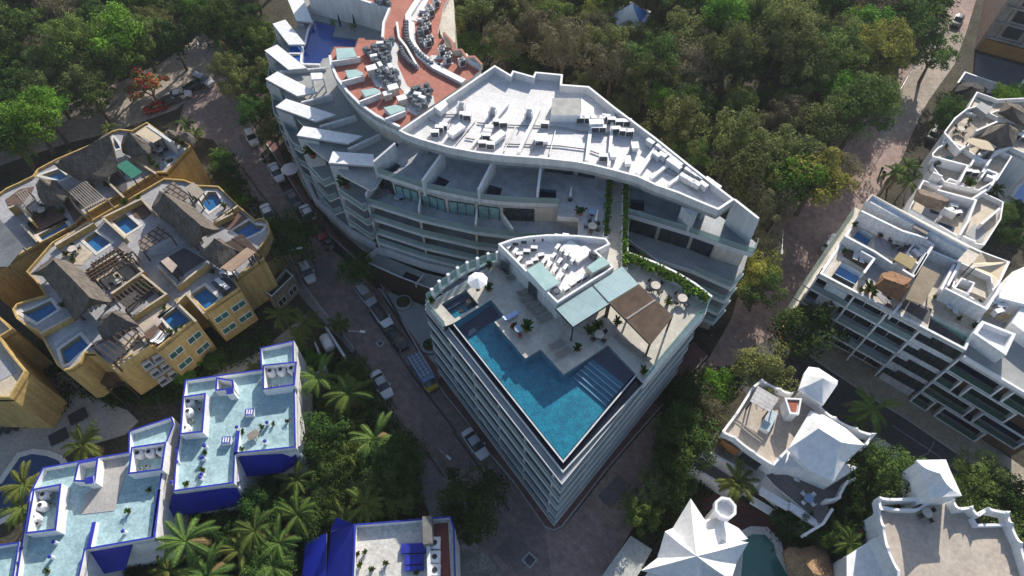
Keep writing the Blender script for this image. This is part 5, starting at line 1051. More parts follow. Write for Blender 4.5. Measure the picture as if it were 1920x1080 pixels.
m=M(); m.prism(X('O',4.7,'640,782 740,640 775,650 1130,905 1040,1040 '),0,4.7,BG,side=TW); m.build('lower_terrace',t1); wavy(t1,'O',4.7,'740,640 645,780 860,900 1040,1040',h=.8,amp=.2)
m=M(); m.prism(X('O',2.6,'545,910 625,800 1010,1030 900,1130'),0,2.6,GDK,side=TW); m.build('lower_terrace',t1); wavy(t1,'O',2.6,'625,800 545,905 700,1000 860,1110',h=.8,amp=.1)
for s,z,mt in(('770,700 900,790',5.2,mat('orange_timber',(.4,.17,.06),(.3,.12,.04))),('920,800 1060,890',5.2,GLS)): m=M(); m.wall([p+Vector((-.25,-.3)) for p in X('O',z+.8,s)],.12,z,z+1.9,mt); m.build('window',t1)
panel(t1,'O',10,'985,408 1045,295 1205,388 1135,490',mat('pale_chequered_cover',(.55,.54,.54),(.45,.44,.44),brick=(1.0,.6,.6),brickc=(.6,.6,.6),mortar=.03),z0=7.5)
m=M(); m.prism(X('O',9.8,'1250,390 1365,395 1345,505 1285,500'),7.5,9.8,TW); m.prism(offs(ccw(X('O',9.85,'1250,390 1365,395 1345,505 1285,500')),.25),9.8,9.9,mat('terracotta_tile',(.42,.12,.07),(.3,.08,.05),brick=(.4,.25,.1))); m.wall(ccw(X('O',10,'1250,390 1365,395 1345,505 1285,500')),.2,9.7,10.1,TW,closed=True); m.build('stair_head',t1)
m=M(); a,b=X('O',8.4,'1165,480 1095,620'); m.wall([a,b],1.1,7.5,8.4,TW,top=mat('pale_blue_cover',(.5,.6,.66))); m.build('roof_bench',t1)
for s in('860,560 1070,720','880,545 1080,700'): a,b=G('O',9.7,s); m=M(); m.bar(a,b,.18,.18,BEAM); m.build('beam',t1)
hiptent(t1,'O',9.2,'1440,480 1545,515 1700,610 1845,735 1710,850 1612,1012 1430,925 1270,765','1500,612 1665,715',11.6,curve=.08); wavy(t1,'O',7.5,'1480,460 1600,560 1760,640 1890,680 1830,760',h=1.3,amp=1.0)
m=M(); m.prism(offs(ccw(X('O',9.2,'1440,480 1545,515 1700,610 1845,735 1710,850 1612,1012 1430,925 1270,765')),.6),7.3,8.9,TW); m.build('upper_wall',t1)
m=M(); m.prism(offs(ccw(X('O',10,'1450,152 1500,165 1640,262 1535,438 1350,315')),.3),0,9.7,TW); m.build('tower_wall',t1); hiptent(t1,'O',10,'1425,150 1500,160 1645,255 1640,285 1535,438 1350,318 1390,200','1535,235',11.8,curve=.15)
# dark terrace to the south-east
m=M(); m.prism(X('Q',4.6,'1265,325 1420,150 1800,380 1880,200 1905,370 1720,530 1745,590 1680,690 1450,500 1330,400'),0,4.6,GDK,side=TW); m.build('lower_terrace',t1)
wavy(t1,'Q',4.6,'1905,370 1850,390 1790,510 1690,530',h=1.3,amp=1.1); wavy(t1,'Q',4.6,'1760,580 1690,690 1540,780',h=.5,amp=.1); 
for i,z in enumerate((4.5,2.6)):
    for s in('1220,430 1440,560','1440,545 1660,690'):
        p=X('Q',4.6,s); m=M(); m.wall([p[0]+Vector((-.5*i,-.6*i)),p[1]+Vector((-.5*i,-.6*i))],.9,z-.4,z,TW); m.build('balcony',t1)
# star-roofed villa
t2=thing('tent_villa','white villa with a pleated star shaped tent roof at the bottom','villa',P(1305,1040,0))
es='700,498 822,640 942,640 990,790 1135,828 1065,960 1005,1110 870,1060 760,1230 600,1090 326,1040 462,930 508,745 578,703'
e=[xy(p) for p in G('Q',8.6,es)]; ap=P(1120+745/4,810+930/4,11.4); cen=Vector((sum(p.x for p in e)/len(e),sum(p.y for p in e)/len(e)))
m=M(); n=len(e)
for i in range(n):
    a,b=e[i],e[(i+1)%n]; za=8.6 if i%2==0 else 7.6; zb=8.6 if (i+1)%2==0 else 7.6; vs=[];fs=[];sub=6
    for u in range(3):
        for w_ in range(sub+1):
            t=w_/sub; p=lerp((*a,za),(*b,zb),u/2); v=lerp(p,ap,t); vs.append((v[0],v[1],v[2]-.08*math.sin(math.pi*t)*(11.4-8.6)))
    for u in range(2):
        for w_ in range(sub): A_=u*(sub+1)+w_; fs.append((A_,A_+sub+1,A_+sub+2,A_+1))
    m.add(vs,fs,TW)
m.build('star_roof',t2); m=M(); m.prism([cen+(p-cen)*.8 for p in e],0,8.2,TW); m.build('house_wall',t2)
tc=P(1120+955/4,810+575/4,9.6); m=M(); m.cyl(tc,.95,0,9.2,TW,8); ring=[(tc[0]+1.1*math.cos(i*math.pi/4+.2),tc[1]+1.1*math.sin(i*math.pi/4+.2)) for i in range(8)]; m.wall(ring,.28,9.0,10.0,TW,closed=True); m.build('turret',t2)
m=M(); m.prism(X('Q',6.5,'930,650 1060,720 1130,800 1000,840 880,800'),0,6.5,TW); m.build('side_block',t2)
cpk=thing('carport','flat pale carport roof beside the star roofed villa','carport',P(1175,1050,0)); m=M(); m.prism(X('Q',3,'20,1100 250,778 412,882 325,1040 280,1110'),2.8,3.0,mat('pale_green_sheet_roof',(.5,.52,.5),(.4,.42,.4),sc=1)); m.build('flat_roof',cpk)
for p in offs(ccw(X('Q',3,'20,1100 250,778 412,882 280,1110')),.3): m=M(); m.box(p,.15,.15,0,2.8,WH); m.build('post',cpk)
gpq=X('Q',.2,'1095,800 1170,765 1260,770 1325,840 1345,930 1400,1030 1455,1110 1420,1240 1060,1240 1075,1100 1090,950'); sheet('patio',.06,'Q','700,430 900,420 1300,640 1500,800 1800,860 2000,1300 1000,1300 1060,760 800,560',mat('terracotta_patio',(.16,.06,.05),(.11,.045,.04),sc=1,brick=(.4,.4,.2)))
gp_=thing('swimming_pool','dull green kidney shaped pool between the lower right villas','pool',(gpq[0].x,gpq[0].y,0)); m=M(); m.prism(gpq,.05,.2,mat('green_pool_surface',(.06,.2,.165),(.05,.16,.14),rough=.06,spec=.5,fine=.05)); m.build('pool_water',gp_); m=M(); m.prism(offs(ccw(gpq),-.9),.05,.26,RIM,holes=[ccw(gpq)]); m.build('pool_rim',gp_)
rt=thing('palapa','low brown rounded palapa roof beside the green pool','palapa',P(1500,1050,0)); thatch(rt,'Q',2.6,'1390,900 1440,862 1540,870 1640,845 1720,880 1760,980 1810,1120 1700,1220 1480,1180 1430,1040',4.2,'1560,980 1620,1060',mat('tan_thatch',(.4,.26,.15),(.27,.17,.1),sc=3,rough=.95,bump=.4,bs=6,fine=.3)); 
for p in offs(ccw(X('Q',2.6,'1390,900 1540,870 1720,880 1810,1120 1480,1180')),.8): m=M(); m.box(p,.2,.2,0,2.6,WOODD); m.build('post',rt)
# corner villa with the sandy flat roof
t3=thing('tent_villa','white villa with a large sandy flat roof, wavy parapets and a pyramid roofed tower','villa',P(1780,1030,0))
rf_='820,600 1110,590 1190,540 1380,520 1405,590 1500,620 1545,705 1770,700 1850,850 1920,1080 2040,1400 980,1400 960,1040 890,900 860,740'
m=M(); m.prism(X('W',9,rf_),0,9,BG,side=TW); m.build('house_block',t3)
wavy(t3,'W',9,'815,600 850,720 880,880 960,1050 985,1400',h=.9); wavy(t3,'W',9,'815,515 830,600',h=1.2,amp=.5); wavy(t3,'W',9,'820,560 950,590 1110,590 1190,540',h=.7,amp=.2); wavy(t3,'W',9,'815,505 900,520 1110,510 1150,530',h=1.2,amp=.3)
wavy(t3,'W',9,'1360,520 1400,590 1500,580 1550,640 1620,590 1770,620 1790,700 1860,850 1930,1080 2050,1400',h=1.3,amp=.7); wavy(t3,'W',9,'1520,650 1550,705 1760,700 1780,660',h=.7,amp=.2)
tq=X('W',12.6,'1115,212 1332,208 1452,475 1218,492'); m=M(); m.prism(offs(ccw(tq),.1),0,12.3,TW); m.build('tower_wall',t3); hiptent(t3,'W',12.6,'1112,210 1335,206 1368,290 1455,478 1215,495 1168,330','1290,310',14.6,curve=.25)
m=M(); m.prism(X('W',6.2,'590,930 835,770 900,900 985,1060 1000,1200 590,1200'),0,6.2,TW); m.prism(X('W',8,'800,790 870,770 900,900 860,900'),6.2,8,TW); m.build('side_wing',t3)
for p in X('W',5.6,'615,940 692,893 770,845 825,998 742,1045'): m=M(); m.box(p+Vector((-.05,-.1)),.5,.3,5.1,5.7,GLS,.5); m.build('window',t3)
m=M(); m.prism(X('W',5,'690,740 770,680 815,760 740,800'),0,5,mat('red_render',(.3,.05,.04),(.24,.04,.03))); m.build('red_balcony',t3)
# ================================================================= VEGETATION
BARK=mat('grey_brown_bark',(.16,.13,.1),(.09,.07,.055),sc=4,rough=.9)
GR=[leafmat('leaf_mid_green',(.12,.185,.045),(.07,.115,.028),rnd=.3),leafmat('leaf_olive_green',(.175,.2,.065),(.11,.13,.043),rnd=.3),leafmat('leaf_dark_green',(.06,.115,.025),(.03,.06,.014),rnd=.3),leafmat('leaf_yellow_green',(.32,.33,.07),(.2,.21,.045),rnd=.2),leafmat('leaf_dry_brown',(.2,.18,.1),(.13,.12,.07),rnd=.3,trans=.15),leafmat('leaf_bright_green',(.13,.28,.03),(.07,.16,.02),rnd=.2)]
FLW=leafmat('red_flower',(.42,.06,.03),(.25,.04,.02),trans=.15)
def rdir(rg,zmin=-1):
    while 1:
        v=Vector((rg.uniform(-1,1),rg.uniform(-1,1),rg.uniform(-1,1)))
        if .05<v.length<1 and v.normalized().z>zmin: return v.normalized()
def crown_mesh(rg,R,Hh,nc,nl,size,mt,thin=1.0,flower=None):
    m=M()
    for c in range(nc):
        d=rdir(rg,-.35); k=rg.uniform(.3,1.0); cc=Vector((d.x*R*k,d.y*R*k,Hh+d.z*R*.75*k)); rc=R*rg.uniform(.14,.36)
        for i in range(nl):
            e=rdir(rg,-.55); p=cc+Vector((e.x,e.y,e.z*.8))*rc*rg.uniform(.55,1.08); n=(e+rdir(rg)*.75+Vector((0,0,.35))).normalized(); a=n.cross(rdir(rg)).normalized(); b=n.cross(a)
            s_=size*rg.uniform(.6,1.25); a*=s_*.5; b*=s_*.5*thin*.65
            m.add([p-a,p-b+a*.1,p+a,p+b+a*.1],[(0,1,2,3)],flower if flower and rg.random()<.45 and e.z>0 else mt)
    return m
def trunk_mesh(rg,R,Hh,limbs=5,r=.22):
    m=M(); top=Vector((rg.uniform(-.3,.3),rg.uniform(-.3,.3),Hh*.62)); m.tube([(0,0,-.2),(top.x*.5,top.y*.5,Hh*.35),top],[r*1.3,r,r*.75],BARK,7)
    for i in range(limbs):
        a=i*6.283/limbs+rg.uniform(-.4,.4); e=Vector((math.cos(a)*R*.62,math.sin(a)*R*.62,Hh+rg.uniform(-.2,.6)*R*.5)); mid=top.lerp(e,.5)+Vector((0,0,.3)); m.tube([top*.9,mid,e],[r*.6,r*.38,r*.12],BARK,5)
        f=e+Vector((rg.uniform(-1,1),rg.uniform(-1,1),rg.uniform(.2,.9)))*R*.3; m.tube([mid,f],[r*.3,r*.08],BARK,4)
    return m
def mk_tree(name,lab,cat,seed,R,Hh,nc,nl,size,mt,thin=1.0,flower=None,r=.22):
    def fn():
        rg=random.Random(seed); t=thing(name,lab,cat); trunk_mesh(rg,R,Hh,r=r).build('trunk',t); crown_mesh(rg,R,Hh,nc,nl,size,mt,thin,flower).build('crown',t); return t
    return Kind(fn)
TR={}
for i,(c,l) in enumerate((('g','mid green'),('o','olive green'),('d','dark green'),('y','yellowish green'),('b','dry brownish'),('l','bright green'))):
    for v in range(3):
        dry=c=='b'
        TR[c+str(v)]=mk_tree('broadleaf_tree',l+' tree','tree',i*10+v,3.3+.25*v,5.6,(40,54,30)[v] if not dry else 36,150 if not dry else 150,(.27,.25,.3)[v] if not dry else .36,GR[i],thin=1.0 if not dry else .34)
TR['r0']=mk_tree('flame_tree','red flowering tree','tree',77,3.2,4.6,24,90,.42,GR[1],flower=FLW)
DEAD=leafmat('dead_frond',(.2,.14,.07),(.13,.09,.045),trans=.1)
def mk_palm(seed,n=19,L=3.4,h=7.0,mt=None):
    def fn():
        rg=random.Random(seed); t=thing('palm_tree','coconut palm','palm'); bx,by=rg.uniform(-.5,.5),rg.uniform(-.5,.5)
        m=M(); m.tube([(0,0,-.2),(bx*.3,by*.3,h*.5),(bx,by,h)],[.2,.15,.12],BARK,7); m.build('trunk',t); m=M(); mt_=mt or leafmat('palm_green',(.1,.15,.035),(.055,.09,.02),rnd=.25)
        for i in range(n):
            a=i*2.399+rg.uniform(-.35,.35); fm=DEAD if rg.random()<.12 else mt_; el=rg.choice((-.2,.15,.45,.8)) if fm is mt_ else -.55+rg.uniform(-.1,.15); ll=L*rg.uniform(.75,1.15); pts=[]; p=Vector((bx,by,h)); e=el
            for k in range(8): pts.append(p.copy()); p=p+Vector((math.cos(a)*math.cos(e),math.sin(a)*math.cos(e),math.sin(e)))*ll/7; e-=.17+.08*(k>3)
            m.tube(pts,[.04,.035,.03,.03,.025,.02,.015,.01],fm,3,cap=False)
            sd_=Vector((-math.sin(a),math.cos(a),0))
            for k in range(1,36):
                u=k/36*7; j=min(int(u),6); q=pts[j].lerp(pts[j+1],u-j); d=(pts[j+1]-pts[j]).normalized(); ln=.72*math.sin(math.pi*(.12+.82*k/36))*rg.uniform(.85,1.1)
                for s_ in(-1,1):
                    tip=q+sd_*s_*ln*.7+d*ln*.65+Vector((0,0,-.3*ln)); wv=d*.06; m.add([q-wv,q+wv,tip],[(0,1,2)],fm)
        m.build('crown',t); return t
    return Kind(fn)
PM={'p0':mk_palm(1),'p1':mk_palm(2,18,3.7,7.5,GR[0]),'p2':mk_palm(3,20,3.2,6.5,leafmat('palm_yellow_green',(.14,.165,.04),(.08,.1,.022),rnd=.2)),'p3':mk_palm(4,13,2.4,4.0,GR[0])}
def tree(code,x,y,sc=1.0,label=None,group=None,z=0,base=False,zs=None):
    K=PM if code[0]=='p' else TR; hh={'p0':7,'p1':7.5,'p2':6.5,'p3':4}.get(code,5.8)*sc
    p=P(x,y,z if base else z+hh)
    if code[0]=='p': sc*=R_.uniform(.78,.95)
    o=K[code].put((p[0],p[1],z),R_.uniform(0,6.28),label,group,scale=(sc,sc,zs or sc)); o.rotation_euler=(R_.uniform(-.12,.12),R_.uniform(-.12,.12),o.rotation_euler[2]); return o
def fill(poly,mind,weights,group,labels,smin=.8,smax=1.3,z=5,n=4000,seed=3,keep=None):
    rg=random.Random(seed); q=X('o',z,poly); x0=min(p.x for p in q);x1=max(p.x for p in q);y0=min(p.y for p in q);y1=max(p.y for p in q); pts=[]
    for _ in range(n):
        p=(rg.uniform(x0,x1),rg.uniform(y0,y1))
        if not inside(p,q): continue
        if any((p[0]-a[0])**2+(p[1]-a[1])**2<mind**2 for a in pts): continue
        pts.append(p); c=rg.choices(list(weights),list(weights.values()))[0]; code=c+str(rg.randrange(3)); s_=rg.uniform(smin,smax)
        TR[code].put((p[0],p[1],0),rg.uniform(0,6.28),labels[c],group+' '+labels[c].split(' tree')[0],scale=(s_,s_,s_*rg.uniform(.9,1.2)))
    return pts
FR='850,-150 848,60 870,95 935,118 1060,140 1150,190 1235,252 1330,340 1395,400 1378,470 1365,535 1382,555 1420,515 1450,450 1525,355 1560,290 1620,225 1650,180 1690,135 1738,85 1725,10 1760,-150'
lab={'g':'mid green tree in the wood behind the white buildings','o':'olive green tree in the wood behind the white buildings','d':'dark green tree in the wood behind the white buildings','y':'yellowish green tree in the wood behind the white buildings','b':'dry brownish tree in the wood behind the white buildings','l':'bright green tree in the wood behind the white buildings'}
pA=fill(FR,4.3,{'g':6,'o':10,'d':3,'y':1.3,'b':5.5,'l':1.3},'wood',lab,.65,1.6,n=7000)
lab2={k:v.replace('in the wood behind the white buildings','in the garden wood at the upper left') for k,v in lab.items()}
pB=fill('-120,-150 530,-150 500,20 470,60 440,85 405,95 350,110 300,118 250,140 215,160 180,190 130,230 60,262 -120,330',5.2,{'g':7,'o':4,'d':6,'b':.6,'l':3},'garden',lab2,.85,1.45,seed=5)
lab3={k:v.replace('in the wood behind the white buildings','in the strip between the street and the fin canopies') for k,v in lab.items()}
pC=fill('445,90 490,60 515,110 510,180 530,250 505,262 470,215 440,175 430,130',3.6,{'g':5,'o':5,'d':5},'strip',lab3,.75,1.1,seed=9)
# single trees and palms
LF='in the palm garden beside the blue roofs'
for code,x,y,s in (('d1',545,440,1.25),('d0',520,425,.9),('d2',880,950,1.25),('d0',868,990,.8),('d1',742,872,1.1),('o0',700,905,.8),('g1',640,880,.9),('g0',760,925,.8),('d2',610,800,1.0),('d0',620,870,.9),('g2',650,800,.7),('o1',598,925,.7),('d1',505,890,.5),('l0',590,680,.5),('d1',670,700,.7),('d0',640,760,.8),('d0',475,960,.9),('g1',500,1055,.8),('o1',380,1050,.7),('d2',420,1010,.8),('d1',585,980,.8),('d1',625,940,.8)):
    tree(code,x,y,s,{'d':'dark green','g':'mid green','o':'olive green','l':'bright green','y':'yellowish','b':'dry brown'}[code[0]]+' rounded tree '+LF,'garden trees beside the blue roofs '+code[0])
for code,x,y,s in (('p0',675,942,1.05),('p0',552,955,1.1),('p1',700,826,1.15),('p0',530,1010,1.0),('p0',567,885,.9),('p1',590,712,1.05),('p0',640,730,1.1),('p2',640,850,.9),('p2',525,935,.8),('p0',480,1000,1.0),('p2',450,1012,1.1),('p1',337,1030,1.2),('p2',300,1060,1.0),('p1',405,1075,1.1),('p2',385,990,.8),('p0',505,1075,1.0),('p1',610,905,.8),('p1',720,890,.8),('p0',595,850,.7),('p2',640,960,.85)):
    tree(code,x,y,s,{'p0':'olive','p1':'deep green','p2':'yellowing'}[code]+' coconut palm '+LF,'palms beside the blue roofs '+code)
SG=(('p2',572,590,.95,'yellow green palm nearest the long white gas tank'),('p2',530,588,.85,'yellow green palm in front of the stone gatehouse'),('p0',560,625,.8,'palm between the stone gatehouse and the blue topped tower'),('p3',632,605,.9,'small dark palm beside the pavement near the gas tank'),('p2',157,837,1.1,'yellow green palm above the grey and aqua roof beside the dark pool'),('p2',32,917,1.0,'palm beside the dark pool at the left edge'),('p1',40,955,.9,'lower palm at the left edge beside the blue building'),
('p3',404,286,.9,'palm on the street corner right of the ochre villas'),('p3',345,228,.9,'small palm in front of the roundest grey thatch'),('p0',365,240,.7,'palm beside the sandy junction'),('p1',405,62,1.0,'palm behind the street lamp at the junction'),('p1',20,270,1.0,'drooping palm at the left edge above the ochre villas'),('p2',200,240,.6,'small yellow palm behind the largest grey thatch'),('p2',130,285,.5,'tiny palm on the edge of the ochre villa row'),
('p2',1402,897,1.15,'tall yellow green palm in front of the lower terrace of the tent roofed villa'),('p1',1647,778,1.1,'palm in the dark asphalt street'),('p1',1612,785,.75,'smaller palm in the dark asphalt street'),('p1',1700,300,.9,'upper palm of the trio beside the right street'),('p1',1682,318,.9,'left palm of the trio beside the right street'),('p1',1712,330,.8,'lower palm of the trio beside the right street'),('p1',1887,678,.8,'palm on the roof edge of the staggered frame building'),('p0',1875,345,.7,'palm beside the bright blue ground pool'),('p1',1790,195,.9,'palm in the planting below the dark palapa'),('p1',1592,975,.7,'palm between the two lower right villas'),('p0',1600,1010,.9,'palm left of the sandy roofed corner villa'),('p2',1600,935,.55,'yellow palm beside the big tent roof'))
for code,x,y,s,l in SG: tree(code,x,y,s,l)
SG=(('d2',1522,622,1.35,'very dark round tree at the corner of the right white building'),('o1',1442,694,1.2,'round olive tree north of the pale chequered cover'),('l0',1348,728,.9,'bright green tree leaning over the right street'),('d1',1300,740,.9,'dark tree on the verge facing the ribbed balconies'),('d0',1282,800,1.1,'dark tree in the middle of the verge row'),('d2',1268,855,1.1,'dark tree at the lower end of the verge row'),('b0',1325,775,1.0,'dry brown tree behind the verge row'),('b1',1340,812,.8,'smaller dry brown tree touching the white villa'),('o0',1232,915,.8,'olive tree overhanging the parked white pickup'),('g0',1216,955,.8,'mid green tree below the parked white pickup'),('d0',1255,905,.9,'dark tree right of the parked white pickup'),
('g1',1655,880,1.2,'mid green tree left of the pyramid roofed tower'),('d0',1640,928,.9,'dark tree below the big tent roofed villa'),('g0',1668,920,.9,'green tree touching the pyramid roofed tower'),('d1',1614,958,.8,'dark tree in the gap between the lower right villas'),('d2',1552,1006,.65,'dark tree behind the brown rounded palapa'),('d0',1592,1012,.7,'dark tree beside the red balcony'),('g1',1835,905,1.1,'mid green tree right of the pyramid roofed tower'),('d1',1870,935,1.0,'dark tree right of the corner villa'),('g0',1905,1000,1.0,'green tree on the far right of the corner villa'),('d2',1500,985,.55,'dark tree between the green pool and the palm'),('d2',1465,965,.5,'small dark tree under the balconies of the tent roofed villa'),
('y1',1638,82,1.5,'large yellowish tree standing out of the wood near the far end of the right street'),('y0',1560,110,1.0,'yellowish tree left of the largest yellowish one'),('d1',1787,212,.9,'dark shrub like tree beside the dark palapa'),('d0',1772,225,.8,'dark tree left of the curved white villa'),('l1',1885,178,.9,'bright green tree above the upper right villas'),('l0',1905,182,.8,'bright green tree at the right edge above the villas'),
('y2',1418,510,.9,'yellowish tree touching the right corner of the curved white building'),('g2',1425,545,.9,'green tree below the yellowish one at the right street'),('o2',1500,300,1.3,'wide olive tree over the right street'),('b2',1560,310,1.3,'wide dry tree over the right street'),('g2',1760,95,1.2,'broad green tree beside the bend of the right street'),('y0',845,55,1.0,'yellowish tree beside the beige east facade'),('l2',950,95,1.1,'bright green tree behind the back parapet of the white roof'),
('r0',272,150,1.1,'red flowering tree beside the parked red car'),('l1',45,215,1.5,'large bright green tree at the left edge'),('o1',150,150,1.2,'olive tree right of the large bright green one'),('l2',225,65,1.6,'largest bright green tree at the upper left'),('d2',1893,445,.6,'dark tree in the garden beside the shade sails'),('d1',1903,395,.6,'dark tree above the shade sails'),('g1',1870,400,.7,'green tree left of the garden path'),('d1',670,505,.8,'dark street tree in front of the brown timber wall'),('l0',460,380,.4,'bright green shrub on the curved pool corner'),('l1',430,352,.4,'bright green shrub on the street edge of the villas'),('l0',445,365,.35,'small bright shrub between two villa pools'),('d1',430,320,.6,'dark shrub along the left pavement'),('d0',418,300,.6,'dark shrub at the upper left pavement'),('d2',440,345,.5,'dark shrub beside the left pavement'),('l2',372,665,.45,'bright shrub below the green windows of the ochre facade'),('l1',345,700,.4,'bright shrub at the foot of the ochre facade'),('d0',400,680,.5,'dark shrub beside the concrete path'),('o0',480,690,.35,'dry shrub beside the blue topped tower'),('d1',545,290,.4,'small tree behind the white garden umbrella'))
for code,x,y,s,l in SG: tree(code,x,y,s,l)
# ground cover: low leafy growth, one object for each planted area
def cover(poly,n,name='ground_cover',h=1.2,seed=1,size=.5,mt=None):
    rg=random.Random(seed); q=X('o',0,poly); x0=min(p.x for p in q);x1=max(p.x for p in q);y0=min(p.y for p in q);y1=max(p.y for p in q); m=M(); k=0
    while k<n:
        c=(rg.uniform(x0,x1),rg.uniform(y0,y1))
        if not inside(c,q): k+=.2; continue
        hh=h*rg.uniform(.3,1)
        for _ in range(14):
            p=Vector((c[0]+rg.gauss(0,.5),c[1]+rg.gauss(0,.5),rg.uniform(.05,hh))); nn_=(rdir(rg)+Vector((0,0,1.0))).normalized(); a=nn_.cross(rdir(rg)).normalized(); b=nn_.cross(a); s_=size*rg.uniform(.5,1.1); m.add([p-a*s_*.5,p-b*s_*.32,p+a*s_*.5,p+b*s_*.32],[(0,1,2,3)],mt or GR[2])
        k+=1
    o=m.build(name); o['kind']='stuff'; return o
cover(FR,2600,seed=2,h=2.2,size=.7); cover('-120,-150 530,-150 500,60 440,85 350,110 250,140 215,160 130,230 -120,330',900,seed=3,h=1.8,size=.6)
cover('565,650 690,700 720,760 790,850 780,1000 690,1000 600,960 560,900 590,850 585,780',1100,seed=4,h=1.4); cover('230,1010 330,930 450,910 560,880 620,960 560,1080 560,1200 130,1200',900,seed=5,h=1.6)
cover('1240,720 1330,690 1400,700 1330,790 1290,850 1270,900 1330,920 1230,1010 1190,990 1240,880',800,seed=6,h=1.3); cover('1600,860 1690,850 1700,960 1640,1000 1570,1080 1440,1000 1530,930',700,seed=7,h=1.2); cover('1800,900 1880,930 1990,1000 1960,1100 1850,960',260,seed=8)
cover('410,270 440,300 470,360 500,400 490,420 440,370 400,320',160,seed=9,h=.9); cover('60,640 140,690 270,740 330,720 440,640 480,600 520,650 400,700 340,750 200,760 60,700',420,seed=10,h=.9); cover('1870,390 1960,380 1960,520 1900,460',60,seed=11,h=.7); cover('1760,180 1800,170 1800,240 1760,240',70,seed=12)
# hedges in the planters of the deck and the walkway
def hedge(k,z,s,w_,n,label,hh=.7,seed=1):
    rg=random.Random(seed); q=[Vector((p[0],p[1],z)) for p in G(k,z,s)]; m=M(); L_=[(q[i+1]-q[i]).length for i in range(len(q)-1)]; T=sum(L_)
    for _ in range(n):
        d=rg.uniform(0,T); i=0
        while d>L_[i] and i<len(L_)-1: d-=L_[i]; i+=1
        p=q[i].lerp(q[i+1],min(1,d/L_[i])); e=(q[i+1]-q[i]).normalized(); sd_=Vector((-e.y,e.x,0)); p=p+sd_*rg.gauss(0,w_*.3)+Vector((0,0,rg.uniform(0,hh)*(.6+.4*math.sin(d*2.1)))); nn_=(rdir(rg)+Vector((0,0,.6))).normalized(); a=nn_.cross(rdir(rg)).normalized(); b=nn_.cross(a); s_=.3*rg.uniform(.5,1.2); m.add([p-a*s_,p-b*s_*.6,p+a*s_,p+b*s_*.6],[(0,1,2,3)],GR[5] if rg.random()<.5 else GR[0])
    return tag(m.build('hedge'),label,'hedge')
hedge('M',D+.5,'680,8 760,35 880,90 1050,165 1190,255 1300,335',.9,1500,'bright green clipped hedge along the edge of the pool deck')
hedge('J',D+.4,'250,560 225,960',.5,600,'narrow green hedge on the left side of the walkway'); hedge('J',D+.4,'375,580 365,1200',.5,800,'narrow green hedge on the right side of the walkway',seed=2)
# ================================================================= VEHICLES
def paint(n,c): return mat(n,c,tuple(v*.93 for v in c),rough=.25,spec=.7,sc=.5,fine=.02)
TYRE=mat('tyre_rubber',(.02,.02,.02),rough=.8); RIMM=mat('wheel_rim',(.4,.4,.42),metal=.6,rough=.3)
HL=mat('headlight_glass',(.7,.72,.75),rough=.1,fine=0); TLG=mat('tail_light_red',(.35,.02,.02),rough=.2,fine=0)
def loft(m,st,mt):
    """st: list of (x,halfw_low,z_low,halfw_mid,z_mid,halfw_top,z_top)"""
    vs=[];n=8
    for x,a,z0,b,z1,c,z2 in st: vs+=[(x,-a,z0),(x,-b,z1),(x,-c,z2),(x,-c*.4,z2+.03),(x,c*.4,z2+.03),(x,c,z2),(x,b,z1),(x,a,z0)]
    fs=[(i*n+j,i*n+(j+1)%n,(i+1)*n+(j+1)%n,(i+1)*n+j) for i in range(len(st)-1) for j in range(n)]+[tuple(range(n)),tuple(range(len(vs)-n,len(vs)))[::-1]]
    m.add(vs,fs,mt)
def wheel(t,x,y,r=.32):
    m=M(); vs=[];n=14
    for yy in(-.1,.1): vs+=[(x+r*math.cos(i*2*math.pi/n),y+yy,r+r*math.sin(i*2*math.pi/n)) for i in range(n)]
    m.add(vs,[(i,(i+1)%n,n+(i+1)%n,n+i) for i in range(n)]+[tuple(range(n)),tuple(range(n,2*n))[::-1]],TYRE); w_=m.build('wheel',t)
    m=M(); yo=y+(.105 if y>0 else -.105); m.add([(x+r*.6*math.cos(i*2*math.pi/n),yo,r+r*.6*math.sin(i*2*math.pi/n)) for i in range(n)],[tuple(range(n)) if y<0 else tuple(range(n))[::-1]],RIMM); m.build('rim',w_)
